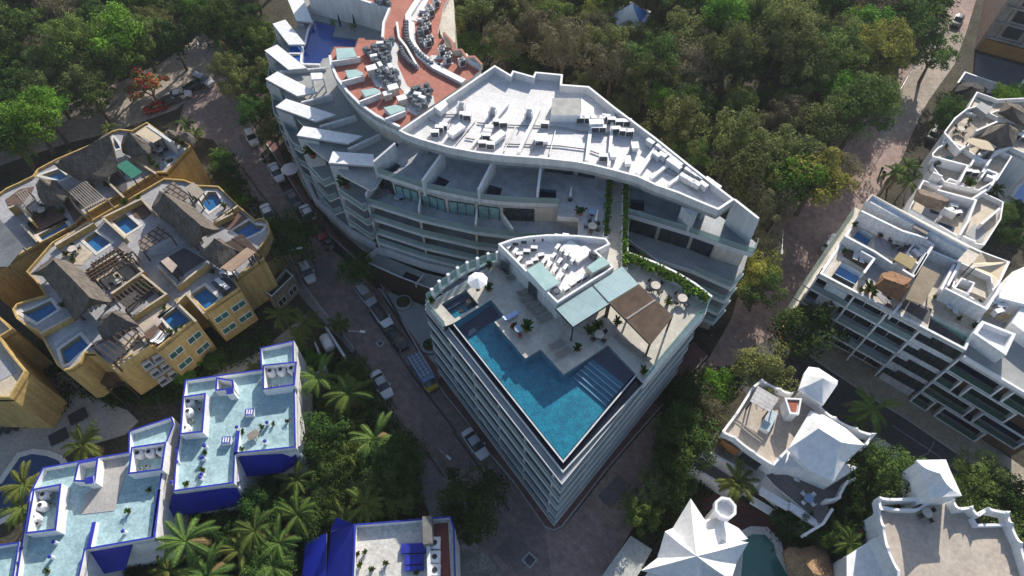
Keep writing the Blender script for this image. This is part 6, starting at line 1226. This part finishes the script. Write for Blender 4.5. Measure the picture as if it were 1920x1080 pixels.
def mk_car(body,kind='sedan',roofm=None):
    def fn():
        t=thing('parked_car','car','car'); L_=4.5 if kind!='hatch' else 4.0; h=.9
        b=M(); x0=-L_/2; x1=L_/2
        zt={'sedan':(.78,.92,.94,.92,.9,.86,.7),'hatch':(.9,.98,.98,.96,.92,.88,.7),'suv':(.95,1.05,1.06,1.04,1.0,.96,.8),'pickup':(.95,1.0,1.0,1.04,1.0,.96,.85)}[kind]
        xs=(x0,x0+.35,x0+1.0,0,x1-1.3,x1-.5,x1); ws=(.72,.84,.89,.9,.89,.85,.66)
        loft(b,[(x,w_*.93,.25,w_,.6,w_*.9,z_) for x,w_,z_ in zip(xs,ws,zt)],body); b.build('body',t,smooth=False)
        zr={'sedan':1.42,'hatch':1.5,'suv':1.68,'pickup':1.65}[kind]; c0_,c1_={'sedan':(x0+.75,x1-1.15),'hatch':(x0+.2,x1-1.05),'suv':(x0+.15,x1-1.2),'pickup':(x0+1.9,x1-1.2)}[kind]; r0,r1=c0_+(.75 if kind=='sedan' else .35),c1_-.85
        g_=M(); loft(g_,[(c0_,.76,.85,.78,.88,.76,.92),(r0,.8,.85,.72,1.2,.6,zr-.04),(r1,.8,.85,.72,1.2,.6,zr-.04),(c1_,.76,.85,.78,.88,.76,.92)],GLS); g_.build('window',t)
        r_=M(); loft(r_,[(r0-.05,.58,zr-.08,.62,zr-.03,.55,zr),(0 if r0<0<r1 else (r0+r1)/2,.62,zr-.08,.66,zr-.03,.58,zr+.02),(r1+.05,.58,zr-.08,.62,zr-.03,.55,zr)],roofm or body); r_.build('roof',t)
        for y in(-.66,.66):
            m=M(); m.box((x1-.12,y*.85),.16,.34,.56,.7,HL); m.build('headlight',t); m=M(); m.box((x0+.1,y*.9),.14,.3,.62,.76,TLG); m.build('tail_light',t); m=M(); m.box((c1_-.35,y*1.42),.18,.2,.92,1.06,body); m.build('mirror',t)
        for x in(x0+.8,x1-.85):
            for y in(-.8,.8): wheel(t,x,y)
        if kind=='pickup': m=M(); m.box((x0+1.0,0),1.5,1.4,.98,1.02,DARKM); m.build('cargo_bed',t)
        return t
    return Kind(fn)
def mk_van():
    t=thing('parked_van','van','van'); blu=paint('van_blue',(.16,.27,.42)); 
    b=M(); loft(b,[(-2.6,.88,.3,.93,1.0,.84,2.05),(1.1,.9,.3,.95,1.0,.84,2.08),(1.7,.9,.3,.95,1.0,.78,1.95)],blu); loft(b,[(1.6,.9,.3,.94,.7,.85,1.15),(2.2,.86,.3,.9,.7,.8,1.05),(2.55,.72,.3,.75,.6,.66,.9)],mat('van_yellow',(.6,.4,.04))); b.build('body',t)
    g_=M(); loft(g_,[(1.5,.8,1.1,.84,1.3,.7,1.9),(2.2,.72,1.0,.76,1.05,.7,1.08)],GLS); g_.build('windscreen',t)
    r=M(); 
    for x in(-2.4,-1.9,-1.4,-.9,-.4,.1,.6,1.1): r.bar((x,-.8,2.28),(x,.8,2.28),.06,.06,DARKM)
    for y in(-.8,-.27,.27,.8): r.bar((-2.5,y,2.32),(1.2,y,2.32),.06,.06,WH)
    for x in(-2.2,1.0):
        for y in(-.78,.78): r.box((x,y),.05,.05,2.0,2.3,DARKM)
    r.build('roof_rack',t)
    for y in(-.6,.6): m=M(); m.box((2.5,y),.12,.28,.6,.78,HL); m.build('headlight',t)
    for x in(-1.7,1.7):
        for y in(-.84,.84): wheel(t,x,y,.35)
    return t
WHC=paint('car_white',(.72,.73,.74)); SIL=paint('car_silver',(.45,.47,.5)); BLK=paint('car_black',(.015,.016,.02)); GRY=paint('car_grey',(.07,.075,.085)); RDC=paint('car_red',(.35,.025,.02))
K_={'wb':mk_car(WHC,'suv',BLK),'w':mk_car(WHC,'sedan'),'wh':mk_car(WHC,'hatch'),'s':mk_car(SIL,'suv'),'k':mk_car(BLK,'sedan'),'g':mk_car(GRY,'sedan'),'r':mk_car(RDC,'hatch'),'ws':mk_car(WHC,'sedan',SIL),'pk':mk_car(WHC,'pickup'),'v':Kind(mk_van)}
def car(code,x,y,dx,dy,label,sc=1.0,z=.012):
    p=P(x,y,.6); q=P(x+dx,y+dy,.6); return K_[code].put((p[0],p[1],z),math.atan2(q[1]-p[1],q[0]-p[0]),label,'cars parked along the streets',scale=sc)
S1=(.62,.78)
for c,x,y,dx,dy,l in (('s',687,555,20,26,'silver car by the plaza behind the one with a black glass roof'),('wb',716,593,20,27,'white car with a black glass roof parked beside the plaza'),('k',743,633,20,26,'black car parked in front of the one with a black glass roof'),('ws',716,721,18,30,'white sedan alone on the left kerb across from the blue van'),('ws',891,832,20,28,'silver roofed white sedan parked under the ribbed balcony facade'),('w',518,323,14,25,'white sedan below the white garden umbrella'),('g',551,374,16,24,'dark grey car in front of the planted corner of the fin canopies'),('w',503,402,12,25,'white sedan half hidden behind the big dark street tree'),('w',579,403,15,24,'white sedan right behind the red car'),('r',597,432,15,24,'red hatchback parked under the fin canopies'),('wh',472,258,12,22,'white hatchback at the kerb farthest up the left street'),('wh',576,510,10,20,'white hatchback tucked in shade under the street lamp'),
 ('r',291,202,-22,6,'red hatchback at the near end of the row beside the flowering tree'),('g',315,189,-22,8,'grey car between the red hatchback and a white car at the junction'),('w',335,178,22,-4,'white car in the middle of the row at the junction'),('k',363,162,-22,8,'black car second from the far end of the junction row'),('s',381,151,20,8,'silver car at the far end of the junction row'),('wh',1559,456,16,-20,'small white car alone beside the right white building'),('pk',1224,914,-18,24,'white pickup parked under the trees opposite the building tip'),('g',1752,250,12,-20,'dark car at the corner of the curved white villa'),('k',1796,38,-12,20,'black car at the far end of the right street')):
    car(c,x,y,dx,dy,l,1.0 if c!='pk' else 1.05)
o=car('v',795,702,18,29,'blue delivery van with a yellow nose and a ladder roof rack',1.05)
o=car('s',1655,846,24,14,'white van shaped car in the dark asphalt street',1.1)
def k_moto():
    t=thing('motorcycle','motorcycle','motorcycle')
    for x in(-.62,.62): m=M(); m.v=[]; vs=[];n=12
    for x in(-.62,.62):
        m=M(); vs=[];n=12
        for yy in(-.06,.06): vs+=[(x+.3*math.cos(i*2*math.pi/n),yy,.3+.3*math.sin(i*2*math.pi/n)) for i in range(n)]
        m.add(vs,[(i,(i+1)%n,n+(i+1)%n,n+i) for i in range(n)]+[tuple(range(n)),tuple(range(n,2*n))[::-1]],TYRE); m.build('wheel',t)
    m=M(); m.tube([(-.65,0,.75),(-.2,0,.72),(.15,0,.85),(.45,0,.8)],[.1,.17,.2,.1],BLK,8); m.tube([(-.3,0,.45),(.3,0,.45)],[.17,.17],GREYM,7); m.build('body',t)
    m=M(); m.tube([(.62,0,.3),(.42,0,.95),(.35,-.35,1.02)],[.035,.035,.03],GREYM,5); m.tube([(.42,0,.95),(.35,.35,1.02)],[.035,.03],GREYM,5); m.build('handlebar',t); return t
MO=Kind(k_moto)
for (x,y,a,l) in ((500,292,.3,'motorcycle parked under the first fin canopy'),(504,300,.5,'second motorcycle parked under the first fin canopy'),(616,455,.4,'motorcycle behind the red hatchback'),(622,466,.5,'motorcycle nearest the brown timber wall'),(1385,528,.9,'motorcycle at the right street below the curved building'),(1651,322,1.1,'motorcycle in front of the palm trio'),(1656,330,1.3,'motorcycle nearest the palm trio')):
    p=P(x,y,.4); MO.put((p[0],p[1],.15),a,l,'motorcycles parked on the streets',scale=1.1)
# street lamps
def lamp(bx,by,hx,hy,h,l):
    b=P(bx,by,0); a=P(hx,hy,h); t=thing('street_lamp',l,'street lamp',b); top=(b[0],b[1],h-.4)
    m=M(); m.tube([(b[0],b[1],0),top],[.11,.07],GREYM,8); m.build('pole',t); m=M(); m.tube([top,lerp(top,a,.5),a],[.06,.05,.05],GREYM,6); m.build('arm',t)
    d=Vector((a[0]-b[0],a[1]-b[1])); m=M(); m.box((a[0],a[1]),.7,.28,h-.06,h+.08,WH,math.atan2(d.y,d.x)); m.build('lamp_head',t)
lamp(396,133,371,82,8,'white headed street lamp at the junction with the sandy road'); lamp(567,527,562,465,8,'street lamp leaning over the big dark street tree'); lamp(672,668,680,622,7.5,'street lamp beside the gas tank enclosure'); lamp(826,870,841,858,6.5,'street lamp facing the tip of the ribbed facade'); lamp(1442,480,1466,473,7,'street lamp between the curved building and the right street'); lamp(1570,315,1583,311,7,'street lamp hidden among trees on the right street'); lamp(1680,180,1683,177,7,'street lamp in the trees at the bend of the right street')
# small street things
for s,l in(('785,110','round planter of the plaza nearest the brown timber wall'),('985,430','round planter of the plaza beside the ribbed facade')):
    p=G('Y',.4,s)[0]; t=thing('round_planter',l,'planter',(p[0],p[1],0)); m=M(); m.cyl(p,1.35,.15,.5,PLAZ,20); m.cyl(p,1.0,.5,.62,WH,18,top=SOIL); m.build('planter_ring',t); rg=random.Random(4); m=M()
    for i in range(14):
        a=i*.45; m.add([(p[0],p[1],.6),(p[0]+.4*math.cos(a-.15),p[1]+.4*math.sin(a-.15),1.1),(p[0]+1.0*math.cos(a),p[1]+1.0*math.sin(a),1.0),(p[0]+.4*math.cos(a+.15),p[1]+.4*math.sin(a+.15),1.1)],[(0,1,2,3)],GR[0])
    m.build('foliage',t)
def k_umb():
    t=thing('umbrella','umbrella','umbrella'); m=M(); n=8; A_=[(1.5*math.cos(i*math.pi/4),1.5*math.sin(i*math.pi/4),2.2) for i in range(n)]; m.add(A_+[(0,0,2.75)],[(i,(i+1)%n,n) for i in range(n)],WH2); m.build('canopy',t); m=M(); m.tube([(0,0,0),(0,0,2.8)],.035,GREYM,6); m.build('pole',t); m=M(); m.cyl((0,0),.3,0,.1,DARKM,10); m.build('base',t); return t
def k_umbc():
    t=thing('umbrella','closed umbrella','umbrella'); m=M(); m.tube([(0,0,.9),(0,0,1.4),(0,0,2.6)],[.2,.13,.03],mat('umbrella_cloth',(.55,.56,.58)),8); m.build('canopy',t); m=M(); m.tube([(0,0,0),(0,0,1)],.04,GREYM,6); m.build('pole',t); m=M(); m.cyl((0,0),.32,0,.1,DARKM,10); m.build('base',t); return t
UM=Kind(k_umb); UC=Kind(k_umbc)
p=G('L',D+2.4,'460,400')[0]; UM.put((p[0],p[1],D),.3,'open white umbrella beside the small square pool',scale=.8); p=G('Z',2.2,'680,325')[0]; UM.put((p[0],p[1],.2),0,'white garden umbrella on the pavement below the fin canopies')
UC.put((*G('K',D,'1555,380')[0][:2],D),0,'closed white umbrella on the terrace with the fan wall'); UC.put((*G('K',D,'1745,560')[0][:2],D),0,'closed white umbrella near the dark dining chairs')
def k_lounger(cl=None,nm='sun_lounger'):
    def fn():
        c=cl or mat('taupe_sling',(.3,.28,.25)); t=thing(nm,'sun lounger','sun lounger'); m=M(); m.box((.3,0),1.3,.62,.28,.34,c); m.build('seat',t); m=M(); m.add([(-.35,-.31,.34),(-.35,.31,.34),(-.95,.31,.72),(-.95,-.31,.72),(-.35,-.31,.29),(-.35,.31,.29),(-.95,.31,.67),(-.95,-.31,.67)],[(0,1,2,3),(7,6,5,4),(0,3,7,4),(1,5,6,2),(3,2,6,7),(0,4,5,1)],c); m.build('backrest',t)
        for x in(-.5,.8):
            for y in(-.28,.28): m=M(); m.box((x,y),.05,.05,0,.28,GREYM); m.build('leg',t)
        return t
    return Kind(fn)
LO=k_lounger(); LW=k_lounger(WH2); LB_=k_lounger(mat('blue_towel',(.25,.4,.8),(.5,.6,.85)))
def lo(K,k,z,s,a,l,g=None):
    for i,p in enumerate(G(k,z,s)): K.put((p[0],p[1],z),a,l,g)
lo(LO,'L',D,'655,320 703,355 732,408',.55,'taupe sun lounger in the short row below the pool house corner','short row of sun loungers'); lo(LO,'L',D,'808,520 835,572 875,618 915,660 960,712',.55,'taupe sun lounger in the row of five along the pool house wall','row of five sun loungers')
lo(LO,'L',D,'1050,915 1100,975',.55,'taupe sun lounger of the pair on the deck point between pool steps','pair of sun loungers'); lo(LO,'L',D,'1535,880 1590,925 1650,960 1700,1000',2.3,'taupe sun lounger beside the pool under the pergola edge','sun loungers at the pergola edge'); LB_.put(G('L',D,'710,700')[0],.6,'sun lounger covered with a bright blue towel')
lo(LW,'U',az,'650,330 698,352',1.1,'white sun lounger of the pair beside the large cobalt pool','pair beside the cobalt pool'); lo(LW,'U',az,'1350,690 1398,730',1.1,'white sun lounger of the pair above the green pool','pair above the green pool'); lo(LW,'Q',4.6,'1460,240 1490,330',1.2,'sun lounger on the dark terrace of the tent roofed villa','loungers on the dark terrace')
lo(LW,'D',yz,'1180,735 1225,745',1.2,'sun lounger on the reddish deck of the ochre villas','loungers on the reddish deck'); lo(LW,'D',yz,'1660,330 1695,355',2.4,'sun lounger on the charcoal terrace of the ochre villas','loungers on the charcoal terrace'); lo(LO,'K',15.7,'100,360 165,330',.4,'dark sun lounger on the balcony corner below the penthouse','loungers on the balcony corner')
def k_table(n=4,topm=None,r=.55,ch=None):
    def fn():
        t=thing('dining_table','round table','table'); m=M(); m.cyl((0,0),r,.7,.75,topm or CREAM,16); m.build('table_top',t); m=M(); m.cyl((0,0),.06,0,.7,DARKM,6); m.cyl((0,0),.28,0,.04,DARKM,10); m.build('pedestal',t); return t
    return Kind(fn)
def k_chair(c):
    def fn():
        t=thing('chair','chair','chair'); m=M(); m.box((0,0),.46,.46,.42,.47,c); m.build('seat',t); m=M(); m.box((-.22,0),.05,.46,.47,.85,c); m.build('backrest',t)
        for x in(-.19,.19):
            for y in(-.19,.19): m=M(); m.box((x,y),.04,.04,0,.42,DARKM); m.build('leg',t)
        return t
    return Kind(fn)
TB=k_table(); TBB=k_table(topm=mat('blue_glass_top',(.3,.42,.6))); CHD=k_chair(mat('dark_wicker',(.06,.05,.05))); CHW=k_chair(WH2); CHR=k_chair(mat('red_cushion',(.3,.06,.05)))
def setg(T,C,k,z,s,l,n=4,r=.85,sc=1.0):
    p=G(k,z,s)[0]; T.put((p[0],p[1],z),0,l,scale=sc)
    for i in range(n):
        a=i*6.283/n+.6; C.put((p[0]+r*math.cos(a),p[1]+r*math.sin(a),z),a+math.pi,'chair pulled up to the '+l.split(' on ')[0].split(' beside ')[0],'chairs at the '+l)
setg(TB,CHD,'M',D,'910,245','cream round table nearest the glass canopy'); setg(TB,CHD,'M',D,'1110,340','cream round table nearest the right deck corner'); setg(TBB,CHR,'L',D,'775,805','blue topped table beside the potted palm',3,.8); setg(TB,CHD,'L',D,'1370,850','cream table under the frosted canopy',4,.8); setg(TBB,CHD,'K',D,'1720,490','blue round table on the beige terrace',0); setg(TB,CHD,'K',D,'1720,600','dark dining set beside the closed umbrella',5,.8); setg(TBB,CHW,'Q',4.6,'1570,510','blue table on the dark terrace',4,.75); setg(TB,CHD,'U',az,'965,240','dark dining table beside the long shaded wall',6,1.0); setg(TBB,CHW,'K',15.7,'290,370','small glass table on the upper balcony',2,.6)
BP=mat('palm_pot_white',(.6,.6,.58))
for k,z,s,sc,l in(('L',D,'545,500',1.0,'dark leafy pot plant beside the open white umbrella'),('L',D,'830,800',1.3,'bushy pot palm behind the blue topped table'),('L',D,'735,770',.6,'small pot plant left of the blue topped table'),('L',D,'1205,950',.9,'pot plant on the deck between the pool steps'),('L',D,'1505,750',.9,'pot plant at the near corner of the timber pergola'),('L',D,'1885,600',.9,'pot plant behind the timber pergola'),('L',D,'120,590',.8,'pot plant in the tip of the small pool terrace'),('L',D,'1300,820',1.1,'leafy pot plant under the frosted canopy'),('L',D,'1360,780',1.0,'second leafy pot plant under the frosted canopy'),('L',D,'1700,240',.6,'pot plant by the pool shelf'),('L',D,'550,330',.8,'dark pot plant by the glass wind screens'),('K',D,'1630,490',1.2,'yellowish pot plant on the terrace with the fan wall'),('K',15.7,'140,290',.8,'pot plant in the corner of the upper balcony'),('M',D,'825,880',.9,'pot plant at the right end of the rooftop pool'),('C',yz,'950,740',1.0,'bright plant beside the square villa pool'),('F',15.7,'680,605',1.7,'very dark round shrub on the balcony under the last fin canopy'),('F',15.7,'430,380',1.8,'leafy shrubs on the balcony under the second last fin canopy'),('U',az,'740,590',1.4,'pale dry bush on the terrace of the right white building')):
    POT.put((*G(k,z,s)[0][:2],z),R_.uniform(0,6),l,scale=sc*1.2)
for x,y,s in((645,20,.9),(700,32,.9),(625,55,.7),(665,60,.7)):
    p=P(x,y,tz); PM['p3'].put((p[0],p[1],tz),x,'small potted palm in the shaded court beside the cobalt pool','palms of the shaded court',scale=.45*s)
for s in('1020,160','1270,400','1490,410','1640,330'):
    p=G('i',tz,s)[0]; m=M(); m.tube([(p[0],p[1],tz),(p[0],p[1],tz+.9),(p[0],p[1],tz+2.3)],[.12,.2,.05],mat('dark_blue_cloth',(.02,.03,.07)),7); tag(m.build('umbrella'),'closed dark blue umbrella in the shaded court','umbrella','closed umbrellas in the shaded court')
# ---- two bathers in the small rooftop pool
SKIN=mat('skin',(.42,.25,.17),(.38,.22,.15),rough=.5,fine=.03); HAIR=mat('dark_hair',(.03,.02,.015)); SWIM=mat('swimwear',(.05,.08,.2))
def person(loc,rot,label):
    """sitting in water: one skinned body, hair and swimwear as children"""
    J=[(0,0,.95),(0,0,1.2),(0,0,1.42),(0,0,1.52),(.02,0,1.62),(.03,0,1.74)]; Rr_=[.15,.15,.17,.06,.09,.085]
    E=[(0,1),(1,2),(2,3),(3,4),(4,5)]
    for s_ in(-1,1):
        b=len(J); J+=[(0,.19*s_,1.42),(.12,.27*s_,1.18),(.36,.24*s_,1.08),(.45,.22*s_,1.07)]; Rr_+=[.065,.05,.04,.035]; E+=[(2,b),(b,b+1),(b+1,b+2),(b+2,b+3)]
        b=len(J); J+=[(.05,.1*s_,.92),(.48,.13*s_,.95),(.55,.13*s_,.52),(.7,.13*s_,.46)]; Rr_+=[.1,.075,.055,.04]; E+=[(0,b),(b,b+1),(b+1,b+2),(b+2,b+3)]
    me=bpy.data.meshes.new('person'); me.from_pydata(J,E,[]); o=bpy.data.objects.new('person',me); COL.objects.link(o); o.location=loc; o.rotation_euler=(0,0,rot); me.materials.append(SKIN)
    k=o.modifiers.new('skin','SKIN'); 
    if not me.skin_vertices: me.skin_vertices.new() if hasattr(me.skin_vertices,'new') else None
    for i,v in enumerate(me.skin_vertices[0].data): v.radius=(Rr_[i],Rr_[i]); v.use_root=(i==0)
    o.modifiers.new('sub','SUBSURF').levels=1; o.modifiers['sub'].render_levels=1
    m=M(); m.cyl((.01,0),.1,1.68,1.8,HAIR,10,r2=.06); m.cyl((-.03,0),.1,1.58,1.7,HAIR,10); h_=m.build('hair'); h_.parent=o; m=M(); m.cyl((.02,0),.175,.86,1.0,SWIM,10); s2=m.build('swimwear'); s2.parent=o
    return tag(o,label,'person')
try:
    for s,a,l in(('330,650',.9,'person with dark hair sitting in the near side of the small square pool'),('405,575',3.6,'person sitting in the far corner of the small square pool')):
        p=G('L',D,s)[0]; person((p[0],p[1],D-1.25),a,l)
except Exception as ex: print('person failed',ex)
tag(gr.build('drain_grate'),'square metal drain grate in the middle of the crossing','drain')
m=M(); p=P(713,644,0); m.box(p,.9,.9,.012,.04,GREYM,.8); m.box(p,.6,.6,.04,.045,GRILL,.8); tag(m.build('drain_grate'),'square metal manhole cover left of the black car','drain')
sheet('patio',.05,'G','-300,-200 300,-150 560,-100 700,-50 520,160 450,220 300,200 170,230 -50,500 -300,500',mat('beige_garden_paving',(.4,.37,.33),(.33,.3,.27),sc=.8)); 
lp=thing('swimming_pool','dark blue curved pool cut off by the left edge above the aqua roofs','pool',G('G',0,'100,350')[0]); q=X('G',.1,'-200,520 20,380 150,190 240,165 350,180 440,215 500,300 400,420 200,560 -100,700'); m=M(); m.prism(q,.05,.12,mat('dark_blue_pool',(.015,.05,.14),(.01,.035,.1),rough=.06,spec=.6)); m.build('pool_water',lp); m=M(); m.prism(offs(ccw(q),-.7),.05,.16,RIM,holes=[ccw(q)]); m.build('pool_rim',lp)

bt=thing('tent_roof','small blue and white pointed roof standing in the wood','tent roof',P(1183,25,0)); m=M(); q=X('o',7,'1150,25 1180,5 1215,22 1200,45 1165,48'); m.prism(offs(q,.5),0,7,WH); m.build('house_wall',bt); m=M(); ap=P(1185,8,10.5); e=ccw(q)
for i in range(5): m.add([(*e[i],7),(*e[(i+1)%5],7),ap],[(0,1,2)],mat('sky_blue_roof',(.1,.25,.6),(.08,.2,.5)) if i%2 else WH2)
m.build('pointed_roof',bt)

DS=k_lounger(mat('black_sling',(.04,.04,.045)))
for i,(x,y) in enumerate(((8,805),(24,801),(40,796),(57,790))): DS.put(P(x,y,.1)[:2]+(.1,),-1.9,'black sun lounger in the row on the paved garden at the lower left','black sun loungers in a row',scale=1.1)
for i,(x,y,l) in enumerate(((112,820,'square black daybed on the lower left garden paving'),(148,782,'small black daybed near the planted bed at the lower left'))): 
    p=P(x,y,.1); t=thing('daybed',l,'daybed',p); m=M(); m.box(p,2.2,1.6,.3,.5,DARKM,.6); m.build('mattress',t)
    for i_,j_ in((-1,-1),(1,-1),(1,1),(-1,1)): m=M(); m.box((p[0]+i_*.7,p[1]+j_*.5),.1,.1,.06,.3,WOODD,.6); m.build('leg',t)
sheet('patio',.07,'o','60,720 130,690 150,700 165,740 200,755 240,770 260,790 235,815 150,840 80,830 -20,850 -60,800 -20,740',mat('beige_garden_paving',(.4,.37,.33)))
cover('95,745 118,722 135,745 120,775 90,790 70,775',70,seed=14,h=.8)

# terrace clutter: pots, small tables and machines
for k,z,s,l,g_,sc in (('D',yz,'520,480 480,500 1290,700 1330,690 1370,660 1120,780 1240,520 1700,420 1600,250 970,560 1100,350 1130,380 500,120 560,160','terracotta pot plant on the roof terraces of the ochre villa block','pot plants of the ochre villa block',.9),('C',yz,'1050,700 960,730 1190,470 1150,440 820,600 250,900 480,800 600,640 1380,300 1340,270 1690,760 1740,820 1480,700','green pot plant among the decks of the ochre villas','pot plants among the ochre decks',1.0),('U',az,'640,100 560,300 830,180 690,590 780,620 1240,640 1540,860 1420,800 1560,840','small pot plant on the right white building','pot plants of the right white building',.8),('S',8,'1330,310 1420,350 1250,440 1480,590 1500,600 1600,300 1700,200 1500,120','leafy pot plant on the upper right white villas','pot plants of the upper right villas',1.2),('Q',4.6,'1300,310 1600,620','small pot plant on the dark terrace','pot plants of the dark terrace',.7)):
    for p in G(k,z,s): POT.put((p[0],p[1],z),R_.uniform(0,6),l,g_,scale=sc*R_.uniform(.7,1.3))
for k,z,s,l in (('C',yz,'330,800 600,700','dining set on the reddish decks of the ochre villa row'),('D',yz,'560,90 900,330','dining set on the pale terraces of the ochre villa block'),('C',yz,'1210,350','dining set beside the small green pool'),('U',az,'1520,700 930,690','cafe set near the green pool of the right white building'),('S',8.2,'1430,190','cafe set on the tan tiled terrace'),('W',9,'1170,620','cluttered dark table on the sandy roof of the corner villa')):
    for q in s.split(): 
        p=G(k,z,q)[0]; TB.put((p[0],p[1],z+.05),0,l,'sets: '+l)
        for i in range(4): a=i*1.57+.4; CHD.put((p[0]+.8*math.cos(a),p[1]+.8*math.sin(a),z+.05),a+math.pi,'dark chair of the '+l,'chairs: '+l)
for k,z,s,l in (('U',az,'1680,690 1720,720 1760,650 1700,760','condenser behind the long green pool'),('S',8,'1480,510 1530,520 1900,260 1860,240','condenser on a white villa roof at the upper right'),('S',7.6,'1340,800 1370,770 1400,820','condenser beside the L of the low thatched villa'),('E',yz,'420,120 450,140 700,470 760,480','condenser between thatched roofs of the ochre block')):
    for p in G(k,z,s): AC.put((p[0],p[1],z),R_.uniform(-2,-1),l,'group of '+l,scale=1.1)
# ================================================================= AIR
hz=bpy.data.materials.new('haze_air'); hz.use_nodes=True; N=hz.node_tree.nodes; N.remove(N['Principled BSDF']); pv=N.new('ShaderNodeVolumePrincipled'); pv.inputs['Color'].default_value=(.8,.86,.95,1); pv.inputs['Density'].default_value=.00016; pv.inputs['Anisotropy'].default_value=.2
hz.node_tree.links.new(pv.outputs[0],N['Material Output'].inputs['Volume'])
m=M(); m.prism([(-330,-160),(330,-160),(330,420),(-330,420)],-1.5,90,hz); o=m.build('haze'); o['kind']='stuff'
